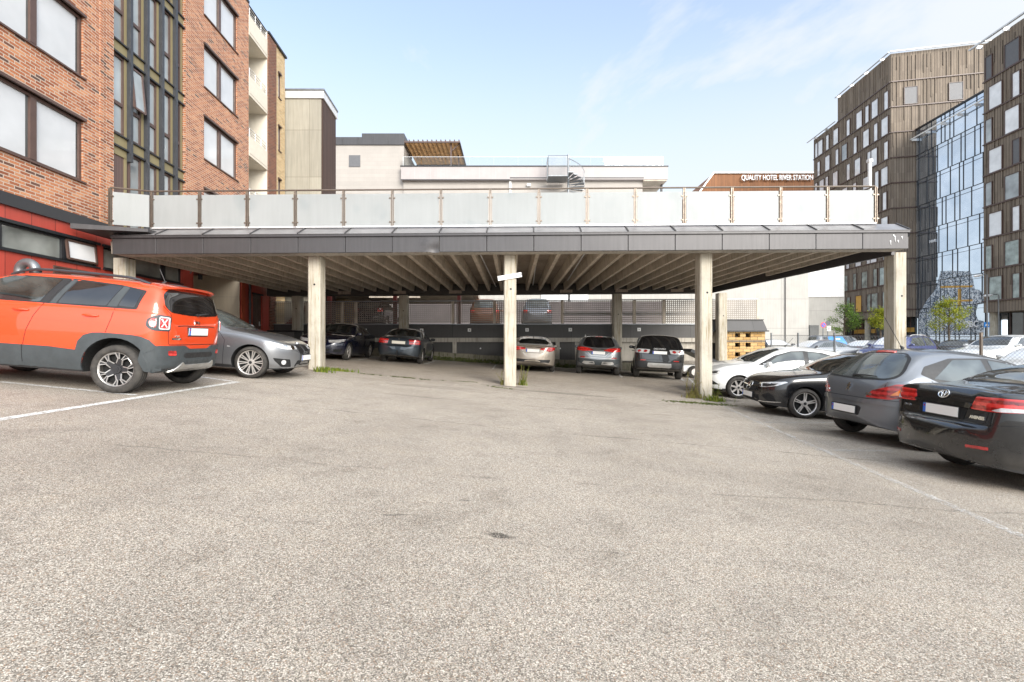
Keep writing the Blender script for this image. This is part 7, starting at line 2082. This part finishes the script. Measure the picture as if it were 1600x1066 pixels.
def weed(name, label, pts, n, h, mat, spread, seed, stems=0, cat='weed', wid=.012, group=None):
    R_ = random.Random(seed); x0, y0 = pts
    t = thing(name, label, cat, (x0, y0, gz(x0, y0)), group)
    q = MB()
    for _ in range(n):
        a = R_.uniform(0, 6.28); r = abs(R_.gauss(0, 1)) * .5
        bx = x0 + spread[0] * r * cos(a); by = y0 + spread[1] * r * sin(a); bz = gz(bx, by)
        hh = h * R_.uniform(.35, 1.0); ln = R_.uniform(.15, .7) * hh; b = R_.uniform(0, 6.28); w = wid * R_.uniform(.6, 1.6)
        pv = []
        for k in range(4):
            f = k / 3; c = Vector((bx + ln * cos(b) * f ** 1.8, by + ln * sin(b) * f ** 1.8, bz + hh * (f - .25 * f * f)))
            sd = Vector((-sin(b), cos(b), 0)) * w * (1 - f) ** .6
            pv += [c - sd, c + sd]
        q.add(pv, [(2 * k, 2 * k + 1, 2 * k + 3, 2 * k + 2) for k in range(3)])
    q.build('leaves', M[mat], t)
    if stems:
        s = MB(); l = MB()
        for _ in range(stems):
            bx = x0 + R_.gauss(0, spread[0] * .35); by = y0 + R_.gauss(0, spread[1] * .3); bz = gz(bx, by); hh = h * R_.uniform(.9, 2.1); dx = R_.uniform(-.15, .15); dy = R_.uniform(-.1, .1)
            top = Vector((bx + dx, by + dy, bz + hh)); s.tube([(bx, by, bz), (bx + dx * .3, by, bz + hh * .5), tuple(top)], [.006, .005, .003], 4)
            for k in range(int(hh * 40)):
                f = R_.uniform(.2, 1); c = Vector((bx + dx * f * f, by + dy * f, bz + hh * f)); a = R_.uniform(0, 6.28); u = Vector((cos(a), sin(a), R_.uniform(0, .8))) * R_.uniform(.025, .07); v = Vector((-sin(a), cos(a), 0)) * .010
                l.add([c, c + u * .5 + v, c + u, c + u * .5 - v], [(0, 1, 2, 3)])
        s.build('stem', M['weed_dry'], t); l.build('stem_leaves', M[mat], t)
    return t
p = gp(503, 581); weed('leafy_weed', 'leafy green weed at the foot of the left front pillar', (p.x + .05, p.y - .12), 110, .24, 'weed_green', (.26, .12), 1, wid=.013)
p = gp(527, 580); weed('leafy_weed', 'low spread of green weeds just right of the left front pillar', (p.x, p.y), 190, .15, 'weed_green', (.55, .15), 2, wid=.014)
p = gp(817, 603); weed('tall_weed', 'tall yellow green weed right of the middle front pillar', (p.x, p.y + .15), 60, .30, 'weed_green', (.16, .12), 3, 12)
p = gp(786, 603); weed('dry_weed', 'thin dry brown weed left of the middle front pillar', (p.x - .02, p.y + .2), 26, .22, 'weed_dry', (.08, .08), 4, 5)
p = gp(1088, 622); weed('dry_weed', 'dry yellow grass tuft left of the right front pillar', (p.x - .05, p.y), 170, .34, 'weed_dry', (.30, .22), 5, 14)
p = gp(1116, 627); weed('leafy_weed', 'green and yellow weed clump right of the right front pillar', (p.x, p.y), 190, .24, 'weed_green', (.34, .18), 6, 7)
p = gp(1335, 545) if 0 else None
q = MB(); R_ = random.Random(9)
def strip(a, b, n, sp, h0):
    A = gp(*a); B = gp(*b)
    for _ in range(n):
        f = R_.random(); c = A + (B - A) * f; x = c.x + R_.gauss(0, sp); y = c.y + R_.gauss(0, sp * .6) + .04 * sin(f * 17); z = gz(x, y)
        k = R_.uniform(0, 6.28); l = R_.uniform(.02, h0)
        q.add([(x, y, z), (x + l * cos(k) + .015, y + l * sin(k), z + l * .7), (x + l * cos(k) - .015, y + l * sin(k) + .015, z + l * .6)], [(0, 1, 2)])
strip((560, 584), (600, 588), 60, .03, .04); strip((612, 589), (648, 592), 90, .03, .045); strip((655, 593), (672, 594.5), 30, .03, .03); strip((690, 595), (745, 598), 60, .03, .03); strip((1050, 628), (1140, 634), 330, .16, .045); strip((765, 604), (800, 609), 60, .06, .04)
tag(q.build('crack_grass', M['moss']), 'thin line of moss and grass growing along the asphalt joint', 'moss', kind='stuff')

# ------------------------------------------------------------ light, sky, camera
SUN_EL = radians(23); SUN_AZ = radians(152)       # azimuth clockwise from +Y
sd = Vector((sin(SUN_AZ) * cos(SUN_EL), cos(SUN_AZ) * cos(SUN_EL), sin(SUN_EL)))
sl = bpy.data.lights.new('sun', 'SUN'); sl.energy = 1.7; sl.angle = radians(32); sl.color = (1, .95, .87)
so = bpy.data.objects.new('sun', sl); COL.objects.link(so); so.rotation_euler = (-sd).to_track_quat('-Z', 'Y').to_euler(); so.location = (0, -10, 30)
w = bpy.data.worlds.new('World'); SC.world = w; w.use_nodes = True
t = w.node_tree; N = t.nodes; N.clear()
out = N.new('ShaderNodeOutputWorld'); bg = N.new('ShaderNodeBackground'); bg.inputs[1].default_value = .128
sky = N.new('ShaderNodeTexSky'); sky.sky_type = 'NISHITA'; sky.sun_disc = False; sky.sun_elevation = SUN_EL; sky.sun_rotation = SUN_AZ; sky.air_density = 1.0; sky.dust_density = .8; sky.ozone_density = 1.5
tc = N.new('ShaderNodeTexCoord'); sep = N.new('ShaderNodeSeparateXYZ'); t.links.new(tc.outputs['Generated'], sep.inputs[0])
def wm(op, a, b=None, clamp=False):
    n = N.new('ShaderNodeMath'); n.operation = op; n.use_clamp = clamp
    for i, v in enumerate((a, b)):
        if v is None: continue
        if isinstance(v, (int, float)): n.inputs[i].default_value = v
        else: t.links.new(v, n.inputs[i])
    return n.outputs[0]
# cloud layer: project the direction on to a flat sheet so clouds shrink towards the horizon
zc = wm('ADD', wm('MAXIMUM', sep.outputs[2], 0.0), .18)
cv = N.new('ShaderNodeCombineXYZ'); t.links.new(wm('DIVIDE', sep.outputs[0], zc), cv.inputs[0]); t.links.new(wm('DIVIDE', sep.outputs[1], zc), cv.inputs[1])
va = N.new('ShaderNodeVectorMath'); va.operation = 'ADD'; t.links.new(cv.outputs[0], va.inputs[0]); va.inputs[1].default_value = (11.54, 3.77, 0)
n1 = N.new('ShaderNodeTexNoise'); t.links.new(va.outputs[0], n1.inputs['Vector']); n1.inputs['Scale'].default_value = .9; n1.inputs['Detail'].default_value = 7; n1.inputs['Roughness'].default_value = .58; n1.inputs['Distortion'].default_value = .35
mp = N.new('ShaderNodeMapRange'); mp.interpolation_type = 'SMOOTHSTEP'; t.links.new(n1.outputs['Fac'], mp.inputs[0]); mp.inputs[1].default_value = .42; mp.inputs[2].default_value = .62; mp.inputs[4].default_value = .95
hz = N.new('ShaderNodeMapRange'); hz.interpolation_type = 'SMOOTHSTEP'; t.links.new(sep.outputs[2], hz.inputs[0]); hz.inputs[1].default_value = .60; hz.inputs[2].default_value = .22; hz.inputs[3].default_value = .33; hz.inputs[4].default_value = .94
# overhead and behind the viewer the cover is closed
ov = N.new('ShaderNodeMapRange'); ov.interpolation_type = 'SMOOTHSTEP'; t.links.new(sep.outputs[2], ov.inputs[0]); ov.inputs[1].default_value = .66; ov.inputs[2].default_value = .86; ov.inputs[4].default_value = .8
cov = wm('MAXIMUM', wm('MAXIMUM', mp.outputs[0], hz.outputs[0]), ov.outputs[0])
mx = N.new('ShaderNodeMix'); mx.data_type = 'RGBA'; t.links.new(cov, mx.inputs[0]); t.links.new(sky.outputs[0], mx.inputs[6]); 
# cover brightened around the unseen veiled sun, added to light under the deck
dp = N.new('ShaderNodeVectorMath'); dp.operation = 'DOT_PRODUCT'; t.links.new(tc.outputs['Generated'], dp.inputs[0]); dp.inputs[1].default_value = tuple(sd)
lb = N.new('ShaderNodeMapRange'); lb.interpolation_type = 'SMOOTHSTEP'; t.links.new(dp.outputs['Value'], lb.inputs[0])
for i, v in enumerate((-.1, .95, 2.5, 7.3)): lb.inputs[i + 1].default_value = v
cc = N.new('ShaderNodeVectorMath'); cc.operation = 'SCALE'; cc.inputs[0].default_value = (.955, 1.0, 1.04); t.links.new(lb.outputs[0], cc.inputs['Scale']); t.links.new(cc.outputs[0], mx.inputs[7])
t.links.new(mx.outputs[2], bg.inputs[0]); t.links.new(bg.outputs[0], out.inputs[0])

cam = bpy.data.cameras.new('camera'); co = bpy.data.objects.new('camera', cam); COL.objects.link(co)
co.location = (0, 0, CAMZ); co.rotation_euler = (pi / 2, 0, 0)
cam.sensor_width = 36; cam.lens = F / 1600 * 36; cam.shift_y = (HY - 533) / 1600; cam.clip_start = .05; cam.clip_end = 1500
SC.camera = co
vs = SC.view_settings; vs.view_transform = 'Standard'; vs.look = 'None'; vs.exposure = 1.6; vs.gamma = 1
